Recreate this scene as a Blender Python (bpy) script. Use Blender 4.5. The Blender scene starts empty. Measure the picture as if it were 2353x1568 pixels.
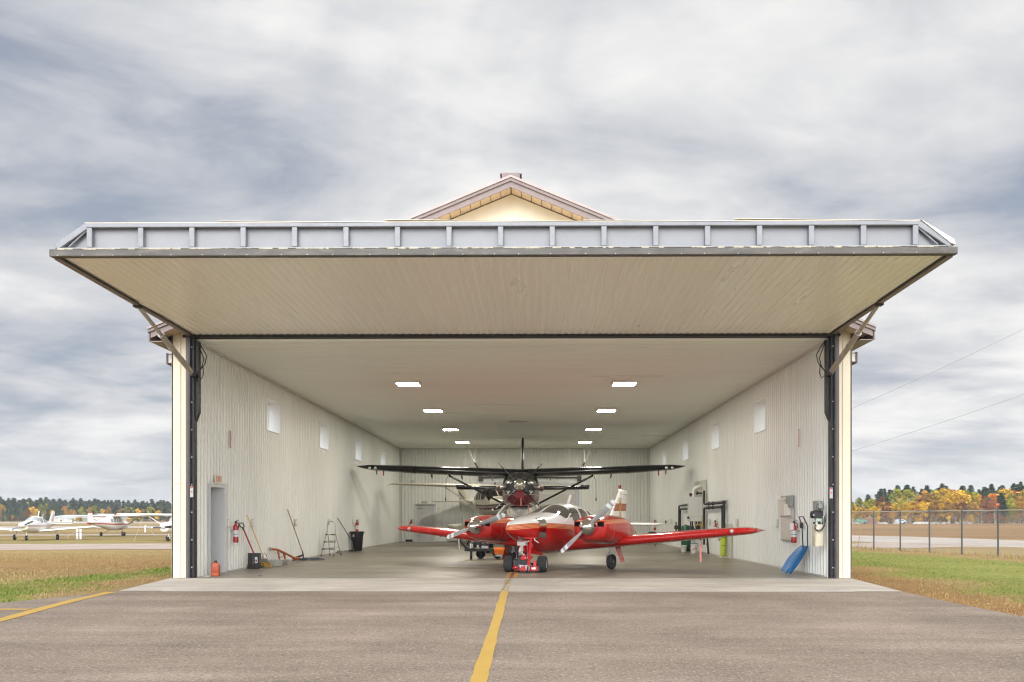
import bpy, bmesh, math, random
from mathutils import Vector, Matrix
random.seed(7)
SC = bpy.context.scene
COL = SC.collection
PI = math.pi
R = math.radians

# ------------------------------------------------------------------ camera
F, PX, VX, VY, H, YAW = 1950.0, 1207.5, 1226.0, 1192.0, 1.35, 0.0095
cd = bpy.data.cameras.new('camera')
cam = bpy.data.objects.new('camera', cd)
COL.objects.link(cam)
cam.location = (0, 0, H)
cam.rotation_euler = (R(90), 0, YAW)
cd.sensor_width = 36
cd.lens = 36 * F / 2353
cd.shift_x = -(PX - 1176.5) / 2353
cd.shift_y = (VY - 784) / 2353
cd.clip_start = 0.1
cd.clip_end = 4000
SC.camera = cam
SC.view_settings.view_transform = 'Standard'
SC.view_settings.look = 'None'
SC.view_settings.exposure = 0.5
SC.view_settings.gamma = 1.0
SC.cycles.use_denoising = True
SC.cycles.denoiser = 'OPENIMAGEDENOISE'
SC.cycles.denoising_input_passes = 'RGB_ALBEDO_NORMAL'
SC.cycles.denoising_prefilter = 'ACCURATE'
SC.cycles.filter_width = 1.2
SC.cycles.max_bounces = 8
SC.cycles.diffuse_bounces = 5
SC.cycles.sample_clamp_indirect = 1.5
SC.cycles.use_light_tree = False
SC.cycles.caustics_reflective = False
SC.cycles.caustics_refractive = False

# ------------------------------------------------------------------ sky
SUN_EL, SUN_AZ = R(36), R(-168)            # azimuth from +Y, clockwise; behind the camera, to the left
SUND = Vector((math.sin(SUN_AZ) * math.cos(SUN_EL), math.cos(SUN_AZ) * math.cos(SUN_EL), math.sin(SUN_EL)))


class NT:
    """tiny node builder"""
    def __init__(s, tree):
        s.t = tree; s.n = tree.nodes; s.l = tree.links

    def add(s, typ, ins=None, **props):
        nd = s.n.new(typ)
        for k, v in props.items():
            setattr(nd, k, v)
        for k, v in (ins or {}).items():
            s.put(nd.inputs[k], v)
        return nd

    def put(s, sock, v):
        if isinstance(v, bpy.types.NodeSocket):
            s.l.new(v, sock)
        elif isinstance(v, bpy.types.Node):
            s.l.new(v.outputs[0], sock)
        else:
            if hasattr(sock, 'default_value'):
                try:
                    sock.default_value = v
                except Exception:
                    sock.default_value = (*v, 1.0)

    def math(s, op, a, b=0.0, c=None, clamp=False):
        nd = s.n.new('ShaderNodeMath'); nd.operation = op; nd.use_clamp = clamp
        s.put(nd.inputs[0], a); s.put(nd.inputs[1], b)
        if c is not None:
            s.put(nd.inputs[2], c)
        return nd.outputs[0]

    def vmath(s, op, a, b=(0, 0, 0)):
        nd = s.n.new('ShaderNodeVectorMath'); nd.operation = op
        s.put(nd.inputs[0], a); s.put(nd.inputs[1], b)
        return nd.outputs['Value'] if op in ('DOT_PRODUCT', 'LENGTH') else nd.outputs[0]

    def mix(s, fac, a, b, mode='MIX'):
        nd = s.n.new('ShaderNodeMix'); nd.data_type = 'RGBA'; nd.blend_type = mode
        nd.clamp_factor = True
        s.put(nd.inputs[0], fac); s.put(nd.inputs[6], a if not isinstance(a, tuple) else (*a[:3], 1)); s.put(nd.inputs[7], b if not isinstance(b, tuple) else (*b[:3], 1))
        return nd.outputs[2]

    def noise(s, vec, scale, detail=4, rough=0.55, dist=0.0):
        nd = s.add('ShaderNodeTexNoise', {'Scale': scale, 'Detail': detail, 'Roughness': rough, 'Distortion': dist})
        if vec is not None:
            s.put(nd.inputs['Vector'], vec)
        return nd.outputs[0]

    def remap(s, v, a, b, c=0.0, d=1.0, smooth=False):
        nd = s.n.new('ShaderNodeMapRange'); nd.clamp = True
        if smooth:
            nd.interpolation_type = 'SMOOTHSTEP'
        for i, q in enumerate((v, a, b, c, d)):
            s.put(nd.inputs[i], q)
        return nd.outputs[0]

    def ramp(s, fac, stops):
        nd = s.n.new('ShaderNodeValToRGB')
        s.put(nd.inputs[0], fac)
        e = nd.color_ramp.elements
        while len(e) < len(stops):
            e.new(0.5)
        for q, (p, c) in zip(e, stops):
            q.position = p; q.color = (*c, 1)
        return nd.outputs[0]

    def mapping(s, vec, scale=(1, 1, 1), rot=(0, 0, 0), loc=(0, 0, 0)):
        nd = s.add('ShaderNodeMapping', {'Vector': vec, 'Scale': scale, 'Rotation': rot, 'Location': loc})
        return nd.outputs[0]


W = bpy.data.worlds.new("World")
SC.world = W
W.use_nodes = True
w = NT(W.node_tree)
w.n.clear()
SKY_K = 0.1
sky = w.add('ShaderNodeTexSky', sky_type='NISHITA', sun_disc=False)
sky.sun_elevation = SUN_EL
sky.sun_rotation = SUN_AZ
tc = w.add('ShaderNodeTexCoord')
dv = tc.outputs['Generated']
sx = w.add('ShaderNodeSeparateXYZ', {0: dv})
X_, Y_, Z_ = sx.outputs
zz = w.math('ADD', w.math('MAXIMUM', Z_, 0.0), 0.17)
uv = w.add('ShaderNodeCombineXYZ', {0: w.math('DIVIDE', X_, zz), 1: w.math('DIVIDE', Y_, zz), 2: 0.0}).outputs[0]
big = w.noise(w.mapping(uv, (0.80, 0.52, 1), (0, 0, R(28)), (9.3, 8.6, 0)), 1.0, 6, 0.5, 0.6)
med = w.noise(w.mapping(uv, (1.3, 2.1, 1), (0, 0, R(-38)), (18.4, 2.2, 0)), 1.0, 6, 0.52, 0.8)
fine = w.noise(w.mapping(uv, (4.0, 5.5, 1), (0, 0, R(-38)), (1.3, 9.2, 0)), 1.0, 6, 0.6, 0.3)
cl = w.math('ADD', w.math('MULTIPLY', big, 0.52), w.math('ADD', w.math('MULTIPLY', med, 0.34), w.math('MULTIPLY', fine, 0.14)))
# the overcast is brighter to the right of the view and a little darker to the left
side = w.math('MULTIPLY', X_, 0.15)
cl = w.math('ADD', w.math('MULTIPLY', w.math('SUBTRACT', cl, 0.5), 1.95), w.math('ADD', side, 0.455))
cloud = w.ramp(cl, [(0.28, (0.285, 0.315, 0.375)), (0.39, (0.375, 0.395, 0.435)), (0.49, (0.485, 0.493, 0.512)),
                    (0.57, (0.585, 0.585, 0.588)), (0.70, (0.71, 0.70, 0.685))])
thin = w.remap(cl, 0.40, 0.30, 0.0, 0.22)
skyc = w.mix(1.0, sky.outputs[0], (0.55, 0.55, 0.55), 'MULTIPLY')
clb = w.mix(1.0, cloud, (1 / SKY_K, 1 / SKY_K, 1 / SKY_K), 'MULTIPLY')
base = w.mix(thin, clb, skyc)
# pale band low over the horizon
low = w.remap(Z_, 0.0, 0.13, 0.45, 0.0)
base = w.mix(low, base, (5.0, 5.25, 5.5))
# out-of-view sky overhead, round the veiled sun and rearward brightened to light the scene
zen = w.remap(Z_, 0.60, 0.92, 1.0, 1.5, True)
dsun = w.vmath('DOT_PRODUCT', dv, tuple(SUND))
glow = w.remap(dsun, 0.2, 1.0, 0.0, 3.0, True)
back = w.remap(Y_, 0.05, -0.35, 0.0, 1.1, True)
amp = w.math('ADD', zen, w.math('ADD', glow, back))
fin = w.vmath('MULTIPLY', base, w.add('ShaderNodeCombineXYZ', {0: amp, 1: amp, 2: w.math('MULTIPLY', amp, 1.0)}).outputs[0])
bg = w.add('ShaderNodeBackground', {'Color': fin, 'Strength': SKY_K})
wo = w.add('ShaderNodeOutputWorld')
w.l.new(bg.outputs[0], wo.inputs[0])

sd = bpy.data.lights.new('sun', 'SUN')
sd.energy = 1.5
sd.angle = R(38)
sd.color = (1.0, 0.95, 0.88)
sun = bpy.data.objects.new('sun', sd)
COL.objects.link(sun)
sun.rotation_euler = SUND.to_track_quat('Z', 'Y').to_euler()


# ------------------------------------------------------------------ pixel helpers (photo coordinates at 2353 px width -> world points)
CY, SY = math.cos(YAW), math.sin(YAW)


def at(x, y, dc):
    """point seen at photo (x, y), dc metres along the camera axis"""
    xc = (x - PX) * dc / F
    return Vector((xc * CY - dc * SY, xc * SY + dc * CY, H + (VY - y) * dc / F))


def wallx(x, y, Xw):
    """point seen at (x, y) on the vertical plane X = Xw -> (Y, z)"""
    r = (x - PX) / F
    dc = Xw / (r * CY - SY)
    p = at(x, y, dc)
    return p.y, p.z


def at_y(x, y, Yw):
    r = (x - PX) / F
    dc = Yw / (r * SY + CY)
    p = at(x, y, dc)
    return p


def sstep(a, b, v):
    t = min(1, max(0, (v - a) / (b - a)))
    return t * t * (3 - 2 * t)


def gz(X, Y):
    """height of the ground: level round the hangar, a shallow dip out over the left field"""
    left = sstep(-9.5, -17, X)
    return -0.42 * left * sstep(24, 60, Y) * (1 - sstep(150, 320, Y))


def ground(x, y):
    z = 0.0
    for _ in range(12):
        dc = F * (H - z) / (y - VY)
        p = at(x, y, dc)
        z = 0.5 * z + 0.5 * gz(p.x, p.y)
    return Vector((p.x, p.y, gz(p.x, p.y)))


# ------------------------------------------------------------------ materials
MATS = {}


def mat(name, col, rough=0.5, metal=0.0, var=0.0, vs=3.0, bump=0.0, bs=40.0, coat=0.0, spec=None, emit=None, es=0.0, dirt=0.0, dcol=None, ds=2.0, trans=0.0, alpha=None, stretch=(1, 1, 1)):
    if name in MATS:
        return MATS[name]
    m = bpy.data.materials.new(name)
    m.use_nodes = True
    t = NT(m.node_tree)
    b = t.n['Principled BSDF']
    tcn = t.add('ShaderNodeTexCoord')
    vec = tcn.outputs['Object']
    if stretch != (1, 1, 1):
        vec = t.mapping(vec, stretch)
    c = (*col, 1)
    if var > 0:
        n1 = t.noise(vec, vs, 6, 0.6)
        k = t.remap(n1, 0.25, 0.75, 1 - var, 1 + var)
        c = t.vmath('MULTIPLY', (col[0], col[1], col[2]), t.add('ShaderNodeCombineXYZ', {0: k, 1: k, 2: k}).outputs[0])
        t.put(b.inputs['Roughness'], t.remap(t.noise(vec, vs * 2.3, 4), 0.3, 0.7, max(0.02, rough * 0.8), min(1, rough * 1.2)))
    else:
        b.inputs['Roughness'].default_value = rough
    if dirt > 0:
        nd = t.noise(vec, ds, 7, 0.68)
        c = t.mix(t.remap(nd, 0.52, 0.72, 0, dirt), c, dcol or tuple(q * 0.4 for q in col))
    t.put(b.inputs['Base Color'], c)
    b.inputs['Metallic'].default_value = metal
    if coat:
        b.inputs['Coat Weight'].default_value = coat
        b.inputs['Coat Roughness'].default_value = 0.05
    if spec is not None:
        b.inputs['Specular IOR Level'].default_value = spec
    if trans:
        b.inputs['Transmission Weight'].default_value = trans
    if alpha is not None:
        b.inputs['Alpha'].default_value = alpha
    if emit:
        b.inputs['Emission Color'].default_value = (*emit, 1)
        b.inputs['Emission Strength'].default_value = es
    if bump > 0:
        bn = t.noise(vec, bs, 5, 0.6)
        bp = t.add('ShaderNodeBump', {'Strength': bump, 'Distance': 0.02, 'Height': bn})
        t.put(b.inputs['Normal'], bp.outputs[0])
    MATS[name] = m
    return m


# ------------------------------------------------------------------ mesh builder
class MB:
    def __init__(s):
        s.v = []; s.f = []; s.mi = []; s.cur = 0; s.attr = {}

    def use(s, i):
        s.cur = i; return s

    def face(s, idx):
        s.f.append(tuple(idx)); s.mi.append(s.cur)

    def pts(s, P):
        b = len(s.v); s.v.extend([tuple(p) for p in P]); return b

    def quad(s, a, b, c, d):
        k = s.pts([a, b, c, d]); s.face((k, k + 1, k + 2, k + 3)); return s

    def box(s, lo, hi, M=None):
        (x0, y0, z0), (x1, y1, z1) = lo, hi
        P = [Vector(p) for p in ((x0, y0, z0), (x1, y0, z0), (x1, y1, z0), (x0, y1, z0), (x0, y0, z1), (x1, y0, z1), (x1, y1, z1), (x0, y1, z1))]
        if M is not None:
            P = [M @ p for p in P]
        k = s.pts(P)
        for q in ((0, 3, 2, 1), (4, 5, 6, 7), (0, 1, 5, 4), (1, 2, 6, 5), (2, 3, 7, 6), (3, 0, 4, 7)):
            s.face([k + i for i in q])
        return s

    def cbox(s, c, d, M=None):
        return s.box([c[i] - d[i] / 2 for i in range(3)], [c[i] + d[i] / 2 for i in range(3)], M)

    def bar(s, a, b, wd, ht, up=(0, 0, 1)):
        a = Vector(a); b = Vector(b); d = (b - a).normalized(); u = Vector(up)
        sd_ = d.cross(u)
        if sd_.length < 1e-4:
            sd_ = d.cross(Vector((1, 0, 0)))
        sd_.normalize(); u = sd_.cross(d)
        P = []
        for q in (a, b):
            for i, j in ((-1, -1), (1, -1), (1, 1), (-1, 1)):
                P.append(q + sd_ * (i * wd / 2) + u * (j * ht / 2))
        k = s.pts(P)
        for q in ((3, 2, 1, 0), (4, 5, 6, 7), (0, 1, 5, 4), (1, 2, 6, 5), (2, 3, 7, 6), (3, 0, 4, 7)):
            s.face([k + i for i in q])
        return s

    def tube(s, P, r, n=8, cap=True, closed=False):
        P = [Vector(p) for p in P]
        rr = r if isinstance(r, (list, tuple)) else [r] * len(P)
        rings = []
        prev = None
        m = len(P)
        for i, p in enumerate(P):
            if closed:
                d = P[(i + 1) % m] - P[i - 1]
            else:
                d = P[min(i + 1, m - 1)] - P[max(i - 1, 0)]
            d.normalize()
            if prev is None:
                ref = Vector((0, 0, 1)) if abs(d.z) < 0.9 else Vector((1, 0, 0))
                u = d.cross(ref).normalized()
            else:
                u = (prev - d * prev.dot(d)).normalized()
            prev = u
            v = d.cross(u)
            rings.append(s.pts([p + (u * math.cos(2 * PI * k / n) + v * math.sin(2 * PI * k / n)) * rr[i] for k in range(n)]))
        for i in range(len(rings) - (0 if closed else 1)):
            a, b = rings[i], rings[(i + 1) % m]
            for k in range(n):
                s.face((a + k, a + (k + 1) % n, b + (k + 1) % n, b + k))
        if cap and not closed:
            s.face([rings[0] + k for k in range(n)][::-1]); s.face([rings[-1] + k for k in range(n)])
        return s

    def rod(s, a, b, r, n=8, r2=None):
        return s.tube([a, b], [r, r if r2 is None else r2], n)

    def lathe(s, prof, c=(0, 0, 0), axis='z', n=20, cap=True):
        """prof: (radius, height along the axis)"""
        c = Vector(c); rings = []
        for r, h in prof:
            P = []
            for k in range(n):
                a = 2 * PI * k / n
                u, v = r * math.cos(a), r * math.sin(a)
                P.append(c + Vector({'z': (u, v, h), 'x': (h, u, v), 'y': (v, h, u)}[axis]))
            rings.append(s.pts(P))
        for a, b in zip(rings, rings[1:]):
            for k in range(n):
                s.face((a + k, a + (k + 1) % n, b + (k + 1) % n, b + k))
        if cap:
            s.face([rings[0] + k for k in range(n)][::-1]); s.face([rings[-1] + k for k in range(n)])
        return s

    def prism(s, out, t0, t1, plane='xz'):
        """2-D outline swept between t0 and t1 along the third axis"""
        def q(p, t):
            return {'xz': (p[0], t, p[1]), 'yz': (t, p[0], p[1]), 'xy': (p[0], p[1], t)}[plane]
        n = len(out)
        a = s.pts([q(p, t0) for p in out]); b = s.pts([q(p, t1) for p in out])
        s.face([a + i for i in range(n)]); s.face([b + i for i in range(n)][::-1])
        for i in range(n):
            j = (i + 1) % n
            s.face((a + i, b + i, b + j, a + j))
        return s

    def loft(s, rings, cap=True, closed=True):
        n = len(rings[0]); ks = [s.pts(r) for r in rings]
        for a, b in zip(ks, ks[1:]):
            for i in range(n if closed else n - 1):
                j = (i + 1) % n
                s.face((a + i, a + j, b + j, b + i))
        if cap and closed:
            s.face([ks[0] + i for i in range(n)][::-1]); s.face([ks[-1] + i for i in range(n)])
        return s

    def build_each(s, name, m, parent=None, **kw):
        """every separate piece becomes an object of its own"""
        par = list(range(len(s.v)))

        def find(i):
            while par[i] != i:
                par[i] = par[par[i]]; i = par[i]
            return i
        for f in s.f:
            a = find(f[0])
            for i in f[1:]:
                par[find(i)] = a
        groups = {}
        for f, mi in zip(s.f, s.mi):
            groups.setdefault(find(f[0]), []).append((f, mi))
        out = []
        for fs in groups.values():
            b = MB(); idx = {}
            for f, mi in fs:
                for i in f:
                    if i not in idx:
                        idx[i] = len(b.v); b.v.append(s.v[i])
                b.f.append(tuple(idx[i] for i in f)); b.mi.append(mi)
            out.append(b.build(name, m, parent, **kw))
        return out

    def build(s, name, m, parent=None, smooth=35, bevel=0.0, loc=None, rot=None, fix=True):
        me = bpy.data.meshes.new(name)
        me.from_pydata(s.v, [], s.f)
        mm = m if isinstance(m, (list, tuple)) else [m]
        for q in mm:
            me.materials.append(q)
        if len(mm) > 1:
            me.polygons.foreach_set('material_index', s.mi)
        if fix:
            bm = bmesh.new(); bm.from_mesh(me)
            bmesh.ops.recalc_face_normals(bm, faces=bm.faces)
            bm.to_mesh(me); bm.free()
        for k, vals in s.attr.items():
            at_ = me.attributes.new(k, 'FLOAT', 'POINT')
            at_.data.foreach_set('value', vals)
        if smooth:
            me.shade_smooth()
            me.set_sharp_from_angle(angle=R(smooth))
        me.update()
        o = bpy.data.objects.new(name, me)
        COL.objects.link(o)
        if parent is not None:
            o.parent = parent
        if loc is not None:
            o.location = loc
        if rot is not None:
            o.rotation_euler = rot
        if bevel:
            bv = o.modifiers.new('bevel', 'BEVEL'); bv.width = bevel; bv.segments = 2; bv.limit_method = 'ANGLE'; bv.angle_limit = R(40)
        return o


def thing(name, label, cat, loc=(0, 0, 0), rz=0.0, group=None):
    o = bpy.data.objects.new(name, None)
    o.empty_display_size = 0.2
    COL.objects.link(o)
    o.location = loc; o.rotation_euler = (0, 0, rz)
    o['label'] = label; o['category'] = cat
    if group:
        o['group'] = group
    return o


def tag(o, label, cat, group=None):
    o['label'] = label; o['category'] = cat
    if group:
        o['group'] = group
    return o


def struct(o):
    o['kind'] = 'structure'; return o


def stuff(o, label=None, cat=None):
    o['kind'] = 'stuff'
    if label:
        o['label'] = label; o['category'] = cat
    return o


def kids(o):
    return [c for c in bpy.data.objects if c.parent == o]


def dup(root, loc, rz=None, label=None, group=None):
    r = root.copy(); COL.objects.link(r); r.location = loc
    if rz is not None:
        r.rotation_euler = (0, 0, rz)
    if label:
        r['label'] = label
    if group:
        r['group'] = group
    for ch in kids(root):
        c = ch.copy(); COL.objects.link(c); c.parent = r
        for g in kids(ch):
            d = g.copy(); COL.objects.link(d); d.parent = c
    return r


def text(name, s, size, M, m, parent=None, ext=0.0015, sx=1.0):
    """lettering as a thin mesh; M maps text space (x along, y up, z out) to the parent's space"""
    cu = bpy.data.curves.new(name, 'FONT'); cu.body = s; cu.size = size; cu.extrude = ext
    cu.align_x = 'CENTER'; cu.align_y = 'CENTER'; cu.resolution_u = 3
    to = bpy.data.objects.new('lettering_source', cu); COL.objects.link(to)
    dg = bpy.context.evaluated_depsgraph_get()
    me = bpy.data.meshes.new_from_object(to.evaluated_get(dg))
    bpy.data.objects.remove(to); bpy.data.curves.remove(cu)
    me.transform(M @ Matrix.Diagonal((sx, 1, 1, 1)))
    me.materials.clear(); me.materials.append(m)
    o = bpy.data.objects.new(name, me); COL.objects.link(o)
    if parent is not None:
        o.parent = parent
    return o


def frame3(o, xa, ya):
    """matrix with origin o, x axis xa, y axis ya"""
    xa = Vector(xa).normalized(); ya = Vector(ya).normalized(); za = xa.cross(ya)
    M = Matrix.Identity(4)
    for i in range(3):
        M[i][0] = xa[i]; M[i][1] = ya[i]; M[i][2] = za[i]; M[i][3] = o[i]
    return M
# ================================================================== the hangar
XL, XR, YF, YB, ZC = -7.70, 6.66, 19.08, 48.75, 5.42
XOL, XOR = -8.17, 7.13
RIDGE_X, RIDGE_Z, SLOPE = -0.50, 8.86, 0.415

M_wall = mat('white_liner_steel', (0.80, 0.815, 0.785), 0.36, 0, 0.05, 0.7, dirt=0.10, dcol=(0.58, 0.57, 0.50), ds=0.9, stretch=(1, 1, 0.25))
M_ceil = mat('white_ceiling_steel', (0.85, 0.875, 0.83), 0.33, 0, 0.04, 0.5, stretch=(0.2, 1, 1))
M_soff = mat('cream_door_steel', (0.94, 0.925, 0.87), 0.34, 0, 0.05, 0.6, dirt=0.12, dcol=(0.86, 0.81, 0.72), ds=0.25, stretch=(1, 0.2, 1))
M_cream = mat('cream_siding', (0.70, 0.625, 0.485), 0.5, 0, 0.04, 1.2, dirt=0.15, dcol=(0.62, 0.52, 0.38), ds=1.1)
M_brown = mat('brown_trim', (0.115, 0.085, 0.08), 0.45, 0, 0.15, 4)
M_fascia = mat('mauve_brown_fascia', (0.205, 0.160, 0.155), 0.5, 0, 0.06, 2)
M_soffit2 = mat('tan_vented_soffit', (0.60, 0.46, 0.32), 0.55, 0, 0.08, 3)
M_roof = mat('roof_steel', (0.30, 0.25, 0.24), 0.4, 0.2, 0.1, 2)
M_dark = mat('dark_frame_steel', (0.035, 0.036, 0.04), 0.45, 0.3, 0.25, 3, dirt=0.3, dcol=(0.16, 0.16, 0.17), ds=6)
M_seal = mat('black_rubber', (0.015, 0.015, 0.017), 0.6, 0, 0.2, 6)
M_galv = mat('grey_primed_steel', (0.235, 0.245, 0.265), 0.5, 0.15, 0.12, 5, dirt=0.4, dcol=(0.22, 0.225, 0.235), ds=9)
M_sheet = mat('translucent_white_sheet', (0.245, 0.255, 0.275), 0.5, 0, 0.05, 1.5, dirt=0.12, dcol=(0.4, 0.4, 0.4), ds=14)
M_rail = mat('worn_dark_rail', (0.085, 0.078, 0.07), 0.5, 0.2, 0.3, 3, dirt=0.3, dcol=(0.30, 0.28, 0.24), ds=8, stretch=(0.3, 1, 1))
M_cyl = mat('grey_cylinder_steel', (0.42, 0.385, 0.355), 0.55, 0.2, 0.1, 6)
M_white = mat('white_paint', (0.80, 0.80, 0.78), 0.45, 0, 0.03, 2)
M_pvc = mat('white_vinyl', (0.90, 0.91, 0.92), 0.35)
M_gal2 = mat('galvanised_steel', (0.46, 0.47, 0.48), 0.4, 0.55, 0.12, 6)
M_black = mat('black_plastic', (0.018, 0.018, 0.02), 0.4, 0, 0.2, 5)
M_chrome = mat('polished_metal', (0.74, 0.74, 0.75), 0.12, 1.0)
M_bolt = mat('pale_bolt_heads', (0.5, 0.5, 0.48), 0.4, 0.4)
M_door = mat('grey_door_steel', (0.42, 0.445, 0.48), 0.38, 0.15, 0.08, 2, dirt=0.35, dcol=(0.25, 0.26, 0.28), ds=1.6)
M_redtext = mat('red_lettering', (0.55, 0.05, 0.025), 0.5)
M_blacktext = mat('black_lettering', (0.02, 0.02, 0.02), 0.5)
def thin_glass(name, clear, gloss, tint=(0.95, 0.97, 0.98), frost=0.0):
    m = bpy.data.materials.new(name); m.use_nodes = True
    t = NT(m.node_tree); t.n.clear()
    tr = t.add('ShaderNodeBsdfTransparent', {'Color': tint}); gl = t.add('ShaderNodeBsdfGlossy', {'Roughness': 0.03})
    tl = t.add('ShaderNodeBsdfTranslucent', {'Color': tint})
    a = t.add('ShaderNodeMixShader', {0: gloss}); t.l.new(tr.outputs[0], a.inputs[1]); t.l.new(gl.outputs[0], a.inputs[2])
    b = t.add('ShaderNodeMixShader', {0: frost}); t.l.new(a.outputs[0], b.inputs[1]); t.l.new(tl.outputs[0], b.inputs[2])
    o = t.add('ShaderNodeOutputMaterial'); t.l.new(b.outputs[0], o.inputs[0])
    return m


M_glass = thin_glass('window_glass', 0.9, 0.07)

hangar = thing('hangar', 'cream steel hangar with gable roof and big lifted door, aircraft inside', 'hangar', (0, 0, 0))


def rib_profile(a, b, pitch, depth, extra=()):
    """(position, relief) along a ribbed sheet"""
    P = []
    k = a
    while k < b - 1e-6:
        for q, d in ((0, 0), (0.52, 0), (0.62, depth), (0.88, depth)):
            p = k + q * pitch
            if p < b:
                P.append((p, d))
        k += pitch
    P.append((b, 0))

    def rel(v):
        for (p0, d0), (p1, d1) in zip(P, P[1:]):
            if p0 <= v <= p1:
                return d0 + (d1 - d0) * (v - p0) / max(1e-9, p1 - p0)
        return 0
    P += [(e, rel(e)) for e in extra if a < e < b]
    return sorted(set(P))


WIN_Y = [(24.35 + 6.09 * i, 25.58 + 6.09 * i) for i in range(4)]
WIN_Z = (3.90, 4.83)
DOOR_Y = (20.05, 21.05)      # left personnel door
DOOR_ZT = 2.16


def side_wall(X, sgn, door):
    holes = [(y0, y1, WIN_Z[0], WIN_Z[1]) for y0, y1 in WIN_Y]
    if door:
        holes.append((DOOR_Y[0], DOOR_Y[1], 0.0, DOOR_ZT))
    ex = [e for h in holes for e in h[:2]]
    prof = rib_profile(YF + 0.12, YB, 0.195, 0.042, ex)
    zs = [0.0, DOOR_ZT, WIN_Z[0], WIN_Z[1], ZC] if door else [0.0, WIN_Z[0], WIN_Z[1], ZC]
    m = MB()
    rows = [m.pts([(X + sgn * (d - 0.042), y, z) for y, d in prof]) for z in zs]
    for r in range(len(zs) - 1):
        zm = (zs[r] + zs[r + 1]) / 2
        for i in range(len(prof) - 1):
            ym = (prof[i][0] + prof[i + 1][0]) / 2
            if any(h[0] < ym < h[1] and h[2] < zm < h[3] for h in holes):
                continue
            m.face((rows[r] + i, rows[r] + i + 1, rows[r + 1] + i + 1, rows[r + 1] + i))
    m.build('inner_wall', M_wall, hangar, smooth=0, fix=False)
    # outer skin with the same openings, butted strips
    o = MB()
    Xo = XOL if sgn > 0 else XOR
    t = 0.03 * sgn
    ys = sorted(set([YF, YB + 0.4] + ex))
    for y0, y1 in zip(ys, ys[1:]):
        ym = (y0 + y1) / 2
        z = 0.0
        for h in sorted(h for h in holes if h[0] < ym < h[1]):
            if h[2] > z:
                o.box((min(Xo, Xo + t), y0, z), (max(Xo, Xo + t), y1, h[2]))
            z = h[3]
        o.box((min(Xo, Xo + t), y0, z), (max(Xo, Xo + t), y1, 5.62))
    o.build('outer_wall', M_cream, hangar, smooth=0)


side_wall(XL, 1, True)
side_wall(XR, -1, False)

# back wall, ribbed, with a gap left for the overhead door
OD = (-3.05, 2.62, 3.35)     # overhead door X0, X1, top
prof = rib_profile(XL, XR, 0.195, 0.042, (OD[0], OD[1]))
m = MB()
rows = [m.pts([(x, YB + 0.042 - d, z) for x, d in prof]) for z in (0.0, OD[2], ZC)]
for r in range(2):
    for i in range(len(prof) - 1):
        xm = (prof[i][0] + prof[i + 1][0]) / 2
        if r == 0 and OD[0] < xm < OD[1]:
            continue
        m.face((rows[r] + i, rows[r] + i + 1, rows[r + 1] + i + 1, rows[r + 1] + i))
m.build('back_wall', M_wall, hangar, smooth=0, fix=False)
m = MB()
m.box((XOL, YB + 0.35, 0), (OD[0], YB + 0.40, 5.62)); m.box((OD[1], YB + 0.35, 0), (XOR, YB + 0.40, 5.62)); m.box((OD[0], YB + 0.35, OD[2]), (OD[1], YB + 0.40, 5.62))
m.prism([(XOL, 5.62), (XOR, 5.62), (RIDGE_X, RIDGE_Z - 0.12)], YB + 0.35, YB + 0.40, 'xz')
m.build('back_outer_wall', M_cream, hangar, smooth=0)

# ceiling, ribs across the bay
prof = rib_profile(YF + 0.1, YB, 0.195, 0.03)
m = MB()
a = m.pts([(XL - 0.02, y, ZC - d) for y, d in prof]); b = m.pts([(XR + 0.02, y, ZC - d) for y, d in prof])
for i in range(len(prof) - 1):
    m.face((a + i, a + i + 1, b + i + 1, b + i))
m.build('ceiling', M_ceil, hangar, smooth=0, fix=False)
m = MB()
for X in (XL, XR):
    sg = 1 if X < 0 else -1
    m.box((min(X, X + sg * 0.05), YF + 0.15, ZC - 0.075), (max(X, X + sg * 0.05), YB - 0.05, ZC - 0.026))
m.box((XL + 0.05, YB - 0.05, ZC - 0.075), (XR - 0.05, YB - 0.026, ZC - 0.026))
for X in (XL, XR):
    sg = 1 if X < 0 else -1
    m.box((min(X, X + sg * 0.03), YB - 0.16, 0.02), (max(X, X + sg * 0.03), YB - 0.03, ZC - 0.08))
m.build('corner_trim', mat('liner_trim', (0.62, 0.62, 0.58), 0.4), hangar, smooth=0)
m = MB()
for X in (XL, XR):
    sg = 1 if X < 0 else -1
    y0 = DOOR_Y[1] + 0.1 if X < 0 else YF + 0.3
    m.box((min(X + sg * 0.024, X + sg * 0.034), y0, 0.0), (max(X + sg * 0.024, X + sg * 0.034), YB - 0.17, 0.05))
m.box((XL + 0.04, YB - 0.04, 0), (OD[0] - 0.2, YB - 0.026, 0.06)); m.box((OD[1] + 0.2, YB - 0.04, 0), (XR - 0.04, YB - 0.026, 0.06))
m.build('base_trim', mat('base_trim_metal', (0.55, 0.55, 0.52), 0.45, 0.1), hangar, smooth=0)

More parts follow.
